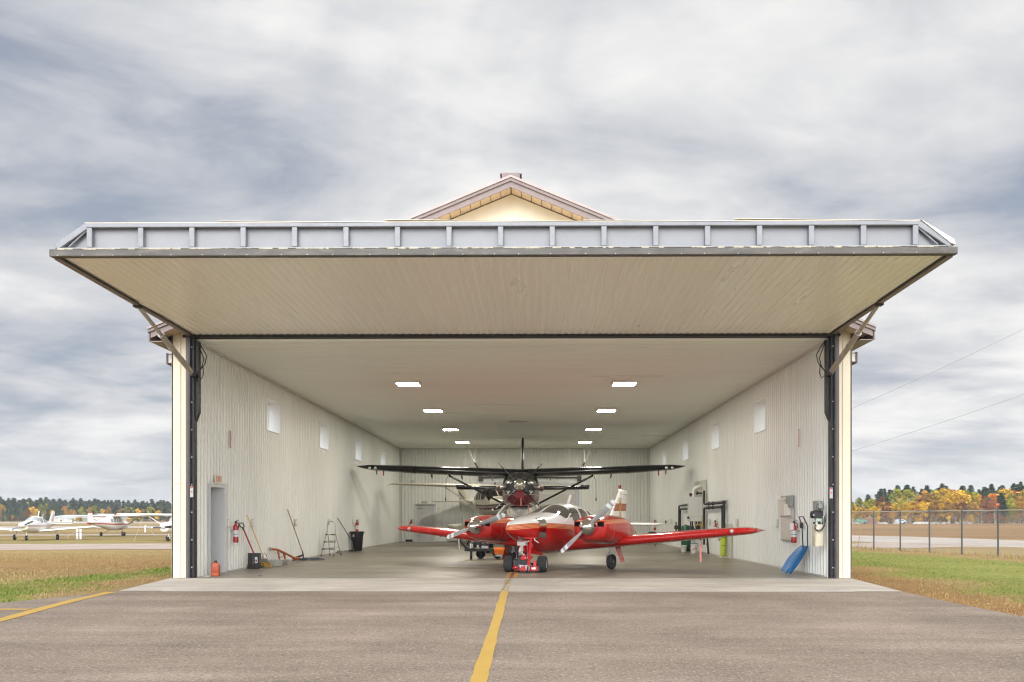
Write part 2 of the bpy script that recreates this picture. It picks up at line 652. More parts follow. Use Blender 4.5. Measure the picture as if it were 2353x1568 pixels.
# windows: reveal box, vinyl frame with centre bar, glass
for X, sg, Xo in ((XL, 1, XOL), (XR, -1, XOR)):
    for y0, y1 in WIN_Y:
        z0, z1 = WIN_Z
        m = MB()
        xa, xb = sorted((Xo + sg * 0.04, X + sg * 0.03)); t = 0.012
        m.box((xa, y0, z0), (xb, y0 + t, z1)); m.box((xa, y1 - t, z0), (xb, y1, z1))
        m.box((xa, y0 + t, z0), (xb, y1 - t, z0 + t)); m.box((xa, y0 + t, z1 - t), (xb, y1 - t, z1))
        wv = m.build('window', M_pvc, hangar, smooth=0)
        fr = MB()
        xa, xb = sorted((Xo + sg * 0.08, Xo + sg * 0.15)); fwd = 0.05
        A, B, C_, D = y0 + t, y1 - t, z0 + t, z1 - t
        fr.box((xa, A, C_), (xb, A + fwd, D)); fr.box((xa, B - fwd, C_), (xb, B, D))
        fr.box((xa, A + fwd, C_), (xb, B - fwd, C_ + fwd)); fr.box((xa, A + fwd, D - fwd), (xb, B - fwd, D))
        ymid = (A + B) / 2
        fr.box((xa, ymid - 0.035, C_ + fwd), (xb, ymid + 0.035, D - fwd))
        fr.build('frame', M_pvc, wv, smooth=0, bevel=0.004)
        g = MB(); xm = Xo + sg * 0.11
        g.box((xm - 0.004, A + fwd, C_ + fwd), (xm + 0.004, ymid - 0.035, D - fwd)); g.box((xm - 0.004, ymid + 0.035, C_ + fwd), (xm + 0.004, B - fwd, D - fwd))
        g.build('pane', M_glass, wv, smooth=0)

# personnel door in the left wall
m = MB()
t = 0.05
xa, xb = XOL + 0.04, XL + 0.028
m.box((xa, DOOR_Y[0], 0), (xb, DOOR_Y[0] + t, DOOR_ZT)); m.box((xa, DOOR_Y[1] - t, 0), (xb, DOOR_Y[1], DOOR_ZT)); m.box((xa, DOOR_Y[0] + t, DOOR_ZT - t), (xb, DOOR_Y[1] - t, DOOR_ZT))
# flat casing proud of the ribs on the far side and over the head
m.box((XL + 0.027, DOOR_Y[1], 0), (XL + 0.034, DOOR_Y[1] + 0.13, DOOR_ZT + 0.06)); m.box((XL + 0.027, DOOR_Y[0] - 0.04, DOOR_ZT), (XL + 0.034, DOOR_Y[1], DOOR_ZT + 0.06))
m.box((XL + 0.027, DOOR_Y[0] - 0.04, 0), (XL + 0.034, DOOR_Y[0], DOOR_ZT))
dr = m.build('exit_door', mat('pale_door_frame', (0.66, 0.68, 0.70), 0.4), hangar, smooth=0)
m = MB(); m.box((XOL + 0.10, DOOR_Y[0] + t, 0.01), (XOL + 0.145, DOOR_Y[1] - t, DOOR_ZT - t))
m.box((XOL + 0.145, DOOR_Y[1] - 0.13, 0.02), (XOL + 0.17, DOOR_Y[1] - 0.09, DOOR_ZT - t - 0.02))
m.build('door_leaf', M_door, dr, smooth=0)
m = MB()
yh = DOOR_Y[1] - t - 0.11
m.lathe([(0.035, 0), (0.035, 0.015), (0.014, 0.02), (0.014, 0.05)], (XOL + 0.145, yh, 1.03), 'x', 14)
m.bar((XOL + 0.195, yh, 1.03), (XOL + 0.195, yh - 0.13, 1.025), 0.02, 0.025)
m.lathe([(0.03, 0), (0.03, 0.02), (0.018, 0.03)], (XOL + 0.145, yh, 1.28), 'x', 14)
m.build_each('handle', M_chrome, dr)
m = MB(); m.box((XL + 0.03, 19.5, 0.003), (XL + 0.22, 20.0, 0.02)); m.build('threshold_plate', mat('pale_plate', (0.62, 0.62, 0.6), 0.5), hangar)

# overhead sectional door in the back wall, translucent strips of light down its sides
m = MB()
zs = [0.02 + 0.553 * i for i in range(7)]
for z0, z1 in zip(zs, zs[1:]):
    m.box((OD[0] + 0.22, YB + 0.02, z0), (OD[1] - 0.22, YB + 0.07, z1 - 0.012))
    m.box((OD[0] + 0.22, YB + 0.0, z1 - 0.03), (OD[1] - 0.22, YB + 0.02, z1 - 0.012))
od = m.build('overhead_door', mat('overhead_door_white', (0.60, 0.59, 0.55), 0.45, 0, 0.05, 1.5), hangar, smooth=0, bevel=0.004)
m = MB()
for X0, X1 in ((OD[0], OD[0] + 0.22), (OD[1] - 0.22, OD[1])):
    m.box((X0, YB - 0.01, 0), (X0 + 0.035, YB + 0.1, OD[2])); m.box((X1 - 0.035, YB - 0.01, 0), (X1, YB + 0.1, OD[2]))
m.box((OD[0], YB - 0.035, OD[2]), (OD[1], YB - 0.028, OD[2] + 0.14))
m.build_each('side_track', M_gal2, od, smooth=0)
m = MB()
for X0 in (OD[0] + 0.035, OD[1] - 0.185):
    m.box((X0, YB + 0.04, 0.0), (X0 + 0.15, YB + 0.05, OD[2]))
m.build_each('daylight_panel', thin_glass('translucent_daylight_strip', 0.5, 0.03, frost=0.6), od, smooth=0)
m = MB()
m.rod((OD[0] - 0.15, YB - 0.14, 4.02), (OD[1] + 0.15, YB - 0.14, 4.02), 0.018)
for x0, x1 in ((-1.85, -0.35), (0.15, 1.65)):
    m.rod((x0, YB - 0.14, 4.02), (x1, YB - 0.14, 4.02), 0.055, 12)
m.box((OD[0] + 0.1, YB - 0.1, 3.66), (OD[1] - 0.1, YB - 0.035, 3.75))
for X in (OD[0] - 0.1, OD[1] - 0.12):
    m.box((X, YB - 0.24, 3.5), (X + 0.22, YB - 0.036, 4.18))
m.box((-0.28, YB - 0.22, 3.8), (-0.08, YB - 0.036, 4.12))
m.build('torsion_spring', M_dark, od)
for X, sg in ((OD[0] - 0.02, -1), (OD[1] + 0.02, 1)):
    m = MB()
    yb = YB - 1.5
    m.bar((X, YB - 0.25, 4.05), (X + sg * 0.2, yb, 4.45), 0.06, 0.06)
    m.build('door_track', M_dark, od)
    m = MB()
    m.bar((X + sg * 0.2, yb, 4.45), (X + sg * 0.2, yb, ZC - 0.03), 0.03, 0.03); m.bar((X + sg * 0.2, yb, 4.45), (X + sg * 0.62, yb, ZC - 0.03), 0.03, 0.03)
    m.bar((X - sg * 0.35, yb, ZC - 0.03), (X + sg * 0.85, yb, ZC - 0.03), 0.03, 0.03)
    m.build('track_hanger', mat('pale_angle_iron', (0.6, 0.6, 0.57), 0.4, 0.3), od)

# back exit door
p0 = at_y(957, 1162, YB); p1 = at_y(997, 1247, YB)
x0, x1 = p0.x, p1.x
zt = 2.13
m = MB()
m.box((x0 - 0.09, YB - 0.045, 0), (x0, YB + 0.03, zt + 0.09)); m.box((x1, YB - 0.045, 0), (x1 + 0.09, YB + 0.03, zt + 0.09)); m.box((x0, YB - 0.045, zt), (x1, YB + 0.03, zt + 0.09))
bd = m.build('back_exit_door', mat('pale_door_frame', (0.66, 0.68, 0.70), 0.4), hangar, smooth=0)
m = MB(); m.box((x0, YB - 0.035, 0.02), (x1, YB - 0.023, zt)); m.build('door_leaf', mat('scuffed_pale_door', (0.55, 0.55, 0.57), 0.5, 0, 0.06, 2, dirt=0.5, dcol=(0.3, 0.3, 0.32), ds=4), bd, smooth=0)
m = MB()
m.rod((x0 - 0.05, YB - 0.09, zt + 0.02), (x1 + 0.05, YB - 0.09, zt + 0.02), 0.022); m.box((x0 + 0.1, YB - 0.10, zt - 0.18), (x0 + 0.42, YB - 0.036, zt - 0.09))
m.lathe([(0.03, 0), (0.03, -0.05)], (x1 - 0.07, YB - 0.036, 0.95), 'y', 10)
m.build_each('door_closer', M_gal2, bd)

# ---- front: jambs, corner trim, gable, roof
for sg, Xo in ((1, XOL), (-1, XOR)):
    xa = Xo; xb = -7.84 if sg > 0 else 6.84
    m = MB(); m.box((min(xa, xb), YF, 0.0), (max(xa, xb), YF + 0.05, 5.75))
    m.box((min(xa, xb), YF - 0.012, 2.15), (max(xa, xb), YF, 2.157))
    m.box((min(xa + sg * 0.19, xa + sg * 0.21), YF - 0.02, 0), (max(xa + sg * 0.19, xa + sg * 0.21), YF, 5.6))
    m.build('front_trim', M_cream, hangar, smooth=0, bevel=0.006)
    xc = xb + sg * 0.08
    m = MB(); m.box((min(xb, xc), YF - 0.03, 0.0), (max(xb, xc), YF + 0.07, 5.6)); m.build('brown_jamb', M_brown, hangar, smooth=0, bevel=0.008)
    xd = xc + sg * 0.045
    m = MB(); m.box((min(xc, xd), YF - 0.08, 0.0), (max(xc, xd), YF + 0.12, 5.46)); m.build('door_post', M_dark, hangar, smooth=0, bevel=0.01)
    xe = XL + 0.05 if sg > 0 else XR - 0.01
    m = MB(); m.box((min(xd, xe), YF - 0.02, 0.0), (max(xd, xe), YF + 0.14, 5.43)); m.build('rubber_seal', M_seal, hangar, smooth=0)
    m = MB()
    for i in range(9):
        m.lathe([(0.018, 0), (0.016, -0.02), (0.006, -0.026)], (xe - sg * 0.05, YF - 0.02, 0.25 + 0.62 * i), 'y', 8)
    m.build_each('seal_bolt', M_bolt, hangar)
    m = MB(); m.prism([(xe, 3.55), (xe, 5.36), (xe + sg * 0.08, 5.36), (xe + sg * 0.08, 3.75)], YF + 0.03, YF + 0.16, 'xz'); m.build('cylinder_bracket', M_seal, hangar, smooth=0)
m = MB(); m.box((XL - 0.2, YF - 0.05, 5.43), (XR + 0.2, YF + 0.14, 5.495)); m.build('header_beam', M_seal, hangar, smooth=0)
m = MB(); m.box((XOL, YF + 0.06, 5.50), (XOR, YF + 0.12, 5.75)); m.build('header_wall', M_cream, hangar, smooth=0)

# gable siding with vertical seams
hw = (RIDGE_Z - 0.32 - 5.75) / SLOPE
m = MB()
k = RIDGE_X - 0.6 * 12 + 0.02
xs = [RIDGE_X + i * 0.27 for i in range(-26, 27)]
for xa, xb in zip(xs, xs[1:]):
    za = RIDGE_Z - 0.22 - SLOPE * abs(xa - RIDGE_X); zb = RIDGE_Z - 0.22 - SLOPE * abs(xb - RIDGE_X)
    if za < 5.8 or zb < 5.8:
        continue
    g = 0.006
    m.prism([(xa + g, 5.75), (xb - g, 5.75), (xb - g, zb), (xa + g, za)], YF, YF + 0.03, 'xz')
    m.prism([(xa - g, 5.75), (xa + g, 5.75), (xa + g, za - 0.01), (xa - g, za - 0.01)], YF - 0.012, YF + 0.02, 'xz')
m.build('gable_wall', M_cream, hangar, smooth=0)
YR0, YR1 = YF - 0.50, YB + 0.9
for sg in (-1, 1):
    ex = -8.47 if sg < 0 else 7.45
    ez = RIDGE_Z - SLOPE * abs(ex - RIDGE_X)
    th = 0.05
    m = MB(); m.prism([(RIDGE_X, RIDGE_Z), (ex, ez), (ex, ez - th), (RIDGE_X, RIDGE_Z - th)], YR0 - 0.06, YR1, 'xz'); m.build('roof', M_roof, hangar, smooth=0)
    # rake fascia board
    m = MB(); dz = 0.20
    m.prism([(RIDGE_X, RIDGE_Z - th), (ex - sg * 0.05, ez - th + 0.02), (ex - sg * 0.05, ez - th - dz + 0.02), (RIDGE_X, RIDGE_Z - th - dz)], YR0, YR0 + 0.03, 'xz')
    m.prism([(RIDGE_X, RIDGE_Z - th + 0.004), (ex, ez - th + 0.004), (ex, ez - th - 0.07), (RIDGE_X, RIDGE_Z - th - 0.07)], YR0 - 0.035, YR0, 'xz')
    m.build('rake_fascia', M_fascia, hangar, smooth=0)
    # vented soffit under the rake, plank by plank
    m = MB()
    k = 0.0
    L = abs(ex - RIDGE_X)
    while k < L - 0.3:
        xa = RIDGE_X + sg * (k + 0.012); xb = RIDGE_X + sg * min(k + 0.222, L - 0.1)
        za = RIDGE_Z - th - dz + 0.05 - SLOPE * abs(xa - RIDGE_X); zb = RIDGE_Z - th - dz + 0.05 - SLOPE * abs(xb - RIDGE_X)
        m.prism([(xa, za), (xb, zb), (xb, zb + 0.02), (xa, za + 0.02)], YR0 + 0.03, YF, 'xz')
        k += 0.225
    m.build('rake_soffit', M_soffit2, hangar, smooth=0)
    # eave: fascia and boxed soffit along the side
    m = MB()
    xi = XOL if sg < 0 else XOR
    m.box((min(ex, ex - sg * 0.03), YR0, ez - 0.30), (max(ex, ex - sg * 0.03), YR1, ez - 0.05))
    m.box((min(ex - sg * 0.03, xi), YR0 + 0.03, ez - 0.31), (max(ex - sg * 0.03, xi), YR1, ez - 0.29))
    m.build('eave', M_fascia, hangar, smooth=0)
m = MB(); m.box((RIDGE_X - 0.2, YR0 + 0.1, RIDGE_Z - 0.04), (RIDGE_X + 0.2, YR1 - 0.1, RIDGE_Z + 0.11)); m.box((RIDGE_X - 0.24, YR0 + 0.1, RIDGE_Z + 0.075), (RIDGE_X + 0.24, YR1 - 0.1, RIDGE_Z + 0.095)); m.build('ridge_vent', M_fascia, hangar, smooth=0, bevel=0.02)
for sg, Xo in ((-1, XOL), (1, XOR)):
    m = MB(); y0, z0 = YF + 0.12, 4.87
    m.box((min(Xo, Xo + sg * 0.15), y0, z0), (max(Xo, Xo + sg * 0.15), y0 + 0.24, z0 + 0.22)); m.box((min(Xo + sg * 0.13, Xo + sg * 0.17), y0 - 0.015, z0 - 0.015), (max(Xo + sg * 0.13, Xo + sg * 0.17), y0 + 0.255, z0 + 0.235))
    fl = m.build('flood_light', mat('flood_housing', (0.12, 0.09, 0.09), 0.5), None, smooth=0, bevel=0.006)
    tag(fl, 'small boxy flood light on the %s outer wall of the hangar under the eave' % ('left' if sg < 0 else 'right'), 'flood light', 'flood lights on the hangar walls')
    m = MB(); m.box((min(Xo + sg * 0.02, Xo + sg * 0.12), y0 - 0.008, z0 + 0.02), (max(Xo + sg * 0.02, Xo + sg * 0.12), y0, z0 + 0.2)); m.build('lens', mat('flood_lens', (0.7, 0.7, 0.66), 0.3), fl, smooth=0)

# ---- the lifted one-piece door
ZH, YE, ZE = 5.49, 13.62, 5.585       # hinge height, outer edge and its height
hd = MB()
# ribbed underside
x0, x1 = XL + 0.02, XR - 0.02
prof = rib_profile(x0, x1, 0.152, 0.02)
a = hd.pts([(x, YF - 0.06, ZH + 0.018 - d) for x, d in prof]); b = hd.pts([(x, YE + 0.12, ZE + 0.018 - d) for x, d in prof])
for i in range(len(prof) - 1):
    hd.face((a + i, a + i + 1, b + i + 1, b + i))
door = hd.build('hangar_door', M_soff, hangar, smooth=0, fix=False)
# side rails along the panel's edges, with a dark groove inside each
for sg, X in ((-1, x0), (1, x1)):
    m = MB(); m.bar((X + sg * 0.06, YE + 0.1, ZE + 0.03), (X + sg * 0.06, YF - 0.1, ZH + 0.03), 0.10, 0.12)
    m.build('side_rail', M_fascia, door, smooth=0, bevel=0.008)
    m = MB(); m.bar((X - sg * 0.012, YE + 0.121, ZE - 0.006), (X - sg * 0.012, YF - 0.1, ZH - 0.006), 0.022, 0.02)
    m.build('edge_groove', M_seal, door, smooth=0)
m = MB()
m.box((x0 - 0.14, YE, ZE - 0.005), (x1 + 0.14, YE + 0.12, ZE + 0.115))
m.build('bottom_rail', M_rail, door, smooth=0, bevel=0.012)
m = MB(); rnd = random.Random(3)
k = x0
while k < x1:
    m.lathe([(0.008, 0), (0.007, -0.008)], (k, YE, ZE + 0.012), 'y', 6)
    k += rnd.uniform(0.35, 0.6)
m.build_each('rail_bolt', M_bolt, door)
# worn strip of rubber and paint left on the rail's upper lip
m = MB(); k = x0; S = []
while k < x1 - 0.05:
    S.append((k, rnd.choice((0.0, 0.0, 0.005, 0.012, 0.018, 0.022)))); k += rnd.uniform(0.015, 0.14)
S.append((x1, 0.0))
rings = []
for (k, h_), (k2, _) in zip(S, S[1:]):
    for q in (k + 0.001, k2 - 0.001):
        rings.append([(q, YE - 0.004, ZE + 0.116 - h_ * 0.7), (q, YE + 0.02, ZE + 0.1155), (q, YE + 0.02, ZE + 0.118), (q, YE - 0.004, ZE + 0.119 + h_ * 0.5)])
m.loft(rings)
m.build('worn_weatherstrip', mat('flaking_cream_strip', (0.40, 0.37, 0.29), 0.7, 0, 0.3, 20), door, smooth=0)
# end truss of grey tubes: top chord, posts, raking ends
zt0, zt1 = ZE + 0.13, ZE + 0.50
xa, xb = x0 + 0.45, x1 - 0.47
m = MB()
m.bar((xa - 0.02, YE + 0.06, zt1), (xb + 0.02, YE + 0.06, zt1), 0.09, 0.07)
m.bar((x0 - 0.04, YE + 0.06, zt0 + 0.015), (xa, YE + 0.06, zt1 - 0.01), 0.09, 0.10); m.bar((x1 + 0.04, YE + 0.06, zt0 + 0.015), (xb, YE + 0.06, zt1 - 0.01), 0.09, 0.10)
m.box((x0 - 0.06, YE + 0.02, zt0 - 0.012), (x1 + 0.06, YE + 0.10, zt0 + 0.016))
m.build('truss_chord', M_galv, door, smooth=0, bevel=0.012)
n = 16
for i in range(n + 1):
    x = xa + 0.05 + (xb - xa - 0.1) * i / n
    m = MB(); m.bar((x, YE + 0.062, zt0 + 0.016), (x, YE + 0.062, zt1 - 0.035), 0.082, 0.088, (1, 0, 0)); m.build('truss_post', M_galv, door, smooth=0, bevel=0.01)
m = MB()
m.prism([(x0 + 0.02, zt0 + 0.02), (x1 - 0.02, zt0 + 0.02), (xb, zt1 - 0.02), (xa, zt1 - 0.02)], YE + 0.105, YE + 0.12, 'xz')
m.build('end_sheet', M_sheet, door, smooth=0)
# raking tie rods in the end triangles
m = MB()
m.rod((x0 + 0.16, YE + 0.05, zt0 + 0.03), (xa + 0.0, YE + 0.05, zt1 - 0.07), 0.016); m.rod((x1 - 0.16, YE + 0.05, zt0 + 0.03), (xb, YE + 0.05, zt1 - 0.07), 0.016)
m.build_each('tie_rod', M_galv, door)
# outer skin on top and its loose flashing strips
m = MB()
m.prism([(YE + 0.02, zt1 + 0.036), (YF - 0.35, ZH + 0.52), (YF - 0.35, ZH + 0.55), (YE + 0.02, zt1 + 0.046)], xa - 0.03, xb + 0.03, 'yz')
m.build('outer_skin', M_cream, door, smooth=0)
m = MB()
for s0, s1, dz in ((0.16, 0.36, 0.015), (0.36, 0.62, 0.03), (0.6, 0.80, 0.012), (0.78, 0.985, 0.03)):
    A = xa + (xb - xa) * s0; B = xa + (xb - xa) * s1
    k = m.pts([(A, YE + 0.01, zt1 + 0.05 + dz), (B, YE + 0.01, zt1 + 0.038), (B, YE + 0.2, zt1 + 0.04), (A, YE + 0.2, zt1 + 0.05 + dz), (A, YE + 0.01, zt1 + 0.044 + dz), (B, YE + 0.01, zt1 + 0.032), (B, YE + 0.2, zt1 + 0.036), (A, YE + 0.2, zt1 + 0.044 + dz)])
    for q in ((0, 1, 2, 3), (4, 7, 6, 5), (0, 4, 5, 1), (1, 5, 6, 2), (2, 6, 7, 3), (3, 7, 4, 0)):
        m.face([k + i for i in q])
k = m.pts([(xb + 0.02, YE, zt1 + 0.05), (x1 + 0.08, YE, zt0 + 0.10), (x1 + 0.10, YE, zt0 + 0.02), (x1 + 0.03, YE, zt0 + 0.04), (xb + 0.02, YE + 0.3, zt1 + 0.05), (x1 + 0.08, YE + 0.3, zt0 + 0.10), (x1 + 0.10, YE + 0.3, zt0 + 0.02), (x1 + 0.03, YE + 0.3, zt0 + 0.04)])
for q in ((0, 1, 2, 3), (4, 7, 6, 5), (0, 4, 5, 1), (1, 5, 6, 2), (2, 6, 7, 3), (3, 7, 4, 0)):
    m.face([k + i for i in q])
m.build('flashing', mat('pale_flashing', (0.74, 0.72, 0.64), 0.45), door, smooth=0)

# hydraulic rams with hoses
for sg, X in ((1, XL), (-1, XR)):
    lo = Vector((X + sg * 0.03, YF - 0.10, 4.62)); hi = Vector((X - sg * 0.05, YF - 2.55, ZE - 0.06))
    mid = lo.lerp(hi, 0.60)
    m = MB(); m.tube([lo, lo.lerp(hi, 0.02), lo.lerp(hi, 0.58), mid], [0.05, 0.06, 0.06, 0.072], 14)
    for tt in (0.22, 0.40, 0.57):
        q = lo.lerp(hi, tt); m.tube([q, lo.lerp(hi, tt + 0.018)], 0.067, 14)
    cyl = m.build('hydraulic_ram', M_cyl, hangar)
    m = MB(); m.rod(mid, hi, 0.04, 12); m.build('ram_rod', mat('ram_rod_steel', (0.5, 0.48, 0.46), 0.3, 0.6), cyl)
    m = MB(); m.cbox(lo + Vector((sg * 0.02, 0.02, -0.02)), (0.10, 0.14, 0.13)); m.cbox(hi + Vector((0, 0.0, 0.0)), (0.12, 0.16, 0.10)); m.build_each('clevis', M_seal, cyl, smooth=0, bevel=0.01)
    # pocket pressed in the door panel for the rod end
    m = MB()
    m.prism([(hi.x - sg * 0.04, YF - 2.75), (hi.x + sg * 0.26, YF - 2.6), (hi.x + sg * 0.26, YF - 1.95), (hi.x - sg * 0.04, YF - 1.7)], ZE - 0.055, ZE - 0.03, 'xy'); m.build('ram_pocket', M_soff, door, smooth=0)
    m = MB()
    for dx, sag in ((0.05, 0.10), (0.12, 0.03)):
        P = []
        for i in range(13):
            s = i / 12
            P.append((X + sg * (0.06 + dx * math.sin(PI * s) + 0.10 * math.sin(PI * s) ** 2 + (0.03 if s < 0.5 else 0)), YF + 0.1 - 0.06 * s, 5.38 - 0.80 * s - sag * math.sin(PI * s)))
        m.tube(P, 0.011, 6)
    P = [(X + sg * 0.10, YF + 0.03, 4.58), (X + sg * 0.20, YF + 0.02, 4.50), (X + sg * 0.24, YF + 0.03, 4.62), (X + sg * 0.22, YF + 0.05, 4.8)]
    m.tube(P, 0.011, 6)
    m.build('hydraulic_hose', M_seal, cyl)
    m = MB()
    zc = 1.95 if sg > 0 else 1.92
    m.box((X + sg * 0.02 - 0.035, YF - 0.088, zc - 0.12), (X + sg * 0.02 + 0.035, YF - 0.082, zc + 0.12))
    M_stk = mat('warning_sticker_white', (0.42, 0.40, 0.40), 0.5)
    st = m.build('warning_sticker', M_stk, hangar, smooth=0)
    m = MB(); m.box((X + sg * 0.02 - 0.03, YF - 0.091, zc + 0.085), (X + sg * 0.02 + 0.03, YF - 0.0885, zc + 0.11)); m.box((X + sg * 0.02 - 0.015, YF - 0.091, zc - 0.01), (X + sg * 0.02 + 0.015, YF - 0.0885, zc + 0.02)); m.build('red_mark', M_redtext, st, smooth=0)

# ---- ceiling lights
M_lens = mat('lit_diffuser', (0.9, 0.88, 0.8), 0.4, emit=(1.0, 0.93, 0.80), es=105.0)
M_lens.cycles.emission_sampling = 'FRONT'
M_fix = mat('fixture_white', (0.75, 0.74, 0.70), 0.4)
ctr = (XL + XR) / 2
first = None
rows_lab = ['first row from the opening', 'second row from the opening', 'third row from the opening', 'row nearest the back wall']
for i, yy in enumerate((25.1, 31.3, 37.9, 44.2)):
    for sx, wd in ((-3.19, 'left'), (3.20, 'right')):
        lab = 'lit white panel light on the ceiling, %s side, %s' % (wd, rows_lab[i])
        lb = {0: 'nearest the opening'}.get(i)
        if first is None:
            t_ = thing('ceiling_light', lab, 'ceiling light', (ctr + sx, yy, ZC - 0.022), 0, 'lit ceiling panel lights')
            m = MB(); m.box((-0.35, -0.32, -0.075), (0.35, 0.32, 0)); m.build('housing', M_fix, t_, smooth=0, bevel=0.012)
            m = MB(); m.box((-0.32, -0.29, -0.082), (0.32, 0.29, -0.0755)); m.mi[0] = 1; m.build('diffuser', [M_fix, M_lens], t_, smooth=0)
            first = t_
        else:
            dup(first, (ctr + sx, yy, ZC - 0.022), 0, lab)
tl = thing('unlit_strip_light', 'unlit grey strip light at the middle of the ceiling', 'ceiling light', (-0.64, 34.8, ZC - 0.022))
m = MB(); m.box((-0.42, -0.06, -0.04), (0.42, 0.06, 0)); m.build('housing', M_fix, tl, smooth=0)
m = MB(); m.rod((-0.39, 0, -0.07), (0.39, 0, -0.07), 0.02); m.build('lamp_tube', mat('unlit_tube', (0.5, 0.5, 0.48), 0.3), tl)

# ---- floors and markings
def sheet(name, pts, z, m_, fine_=0):
    b = MB(); k = b.pts([(x, y, z) for x, y in pts]); b.face([k + i for i in range(len(pts))])
    return struct(b.build(name, m_, None, smooth=0))


def floor_mat():
    m = bpy.data.materials.new('sealed_concrete_floor'); m.use_nodes = True
    t = NT(m.node_tree); b = t.n['Principled BSDF']
    v = t.add('ShaderNodeTexCoord').outputs['Object']
    n1 = t.noise(t.mapping(v, (0.10, 0.9, 1)), 1.6, 7, 0.62, 0.4)
    n2 = t.noise(v, 0.35, 6, 0.6)
    n3 = t.noise(v, 40, 3, 0.6)
    c = t.ramp(t.math('ADD', t.math('MULTIPLY', n1, 0.6), t.math('MULTIPLY', n2, 0.4)), [(0.35, (0.135, 0.118, 0.09)), (0.5, (0.20, 0.178, 0.138)), (0.65, (0.275, 0.25, 0.205))])
    c = t.mix(t.remap(n3, 0.35, 0.65, 0.0, 0.25), c, (0.14, 0.125, 0.10))
    t.put(b.inputs['Base Color'], c)
    t.put(b.inputs['Roughness'], t.remap(n1, 0.3, 0.7, 0.30, 0.48))
    bp = t.add('ShaderNodeBump', {'Strength': 0.05, 'Distance': 0.02, 'Height': n3}); t.put(b.inputs['Normal'], bp.outputs[0])
    return m


def rough_mat(name, stops, s1, speck, sp_amt, sp_col, bump, streak=None, rough=0.9, sp_col2=None):
    m = bpy.data.materials.new(name); m.use_nodes = True
    t = NT(m.node_tree); b = t.n['Principled BSDF']
    v = t.add('ShaderNodeTexCoord').outputs['Object']
    n1 = t.noise(v, s1, 7, 0.65)
    if streak:
        n1 = t.math('ADD', t.math('MULTIPLY', n1, 0.45), t.math('MULTIPLY', t.noise(t.mapping(v, streak), 1.0, 7, 0.65, 0.3), 0.55))
    n3 = t.noise(v, speck, 3, 0.7)
    n4 = t.noise(v, speck * 0.42, 4, 0.7)
    c = t.ramp(n1, stops)
    k5 = t.remap(t.noise(v, 0.33, 7, 0.7, 0.8), 0.38, 0.60, 0.80, 1.06)
    c = t.vmath('MULTIPLY', c, t.add('ShaderNodeCombineXYZ', {0: k5, 1: k5, 2: k5}).outputs[0])
    c = t.mix(t.remap(n3, 0.52, 0.72, 0.0, sp_amt), c, sp_col)
    c = t.mix(t.remap(n4, 0.45, 0.28, 0.0, sp_amt), c, sp_col2 or tuple(q * 0.45 for q in stops[0][1]))
    t.put(b.inputs['Base Color'], c)
    b.inputs['Roughness'].default_value = rough
    b.inputs['Specular IOR Level'].default_value = 0.25
    bp = t.add('ShaderNodeBump', {'Strength': bump, 'Distance': 0.02, 'Height': t.math('ADD', n3, t.math('MULTIPLY', n4, 0.8))}); t.put(b.inputs['Normal'], bp.outputs[0])
    return m


M_floor = floor_mat()
M_conc = rough_mat('apron_concrete', [(0.35, (0.31, 0.275, 0.232)), (0.5, (0.38, 0.345, 0.295)), (0.65, (0.45, 0.412, 0.36))], 0.8, 55, 0.35, (0.60, 0.57, 0.52), 0.10, (0.15, 1.6, 1))
M_asph = rough_mat('worn_asphalt', [(0.36, (0.132, 0.102, 0.077)), (0.5, (0.188, 0.147, 0.112)), (0.66, (0.258, 0.206, 0.161))], 0.5, 38, 0.75, (0.47, 0.39, 0.32), 0.6, (0.14, 1.3, 1), sp_col2=(0.05, 0.042, 0.036))
sheet('floor', [(XL - 0.05, YF - 0.02), (XR + 0.05, YF - 0.02), (XR + 0.05, YB + 0.12), (XL - 0.05, YB + 0.12)], 0.012, M_floor)
sheet('concrete_apron', [(-7.70, 15.68), (6.78, 15.68), (7.13, YF - 0.02), (-8.17, YF - 0.02)], 0.010, M_conc)
sheet('asphalt_pavement', [(-7.70, 15.68), (-7.95, 14.9), (-8.5, 13.5), (-9.3, 11.5), (-11.5, 8), (-18, 3.5), (-30, -1), (-30, -25), (30, -25), (30, -6), (16, 0), (9.5, 5.5), (7.4, 9.0), (6.72, 11.6), (6.70, 13.5), (6.78, 15.68)], 0.006, M_asph)
sheet('threshold_joint', [(-8.1, YF - 0.035), (7.1, YF - 0.035), (7.1, YF - 0.005), (-8.1, YF - 0.005)], 0.015, mat('dark_joint', (0.10, 0.09, 0.08), 0.8))


def paint_mat(name, col, wear):
    m = bpy.data.materials.new(name); m.use_nodes = True
    t = NT(m.node_tree); b = t.n['Principled BSDF']
    v = t.add('ShaderNodeTexCoord').outputs['Object']
    n = t.noise(v, 60, 4, 0.7); n2 = t.noise(v, 2.2, 5, 0.6)
    c = t.mix(t.remap(n2, 0.3, 0.7, 0, 0.55), col, tuple(q * 0.78 for q in col))
    c = t.mix(t.remap(n, 0.35, 0.7, 0, 0.35), c, tuple(min(1, q * 1.35) for q in col))
    t.put(b.inputs['Base Color'], c)
    b.inputs['Roughness'].default_value = 0.8
    if wear > 0:
        a = t.remap(t.math('ADD', n, t.math('MULTIPLY', n2, 0.6)), 0.55 + (0.5 - wear) * 0.6, 0.75 + (0.5 - wear) * 0.6, 1.0, 0.0)
        t.put(b.inputs['Alpha'], a)
    bp = t.add('ShaderNodeBump', {'Strength': 0.35, 'Distance': 0.02, 'Height': n}); t.put(b.inputs['Normal'], bp.outputs[0])
    return m


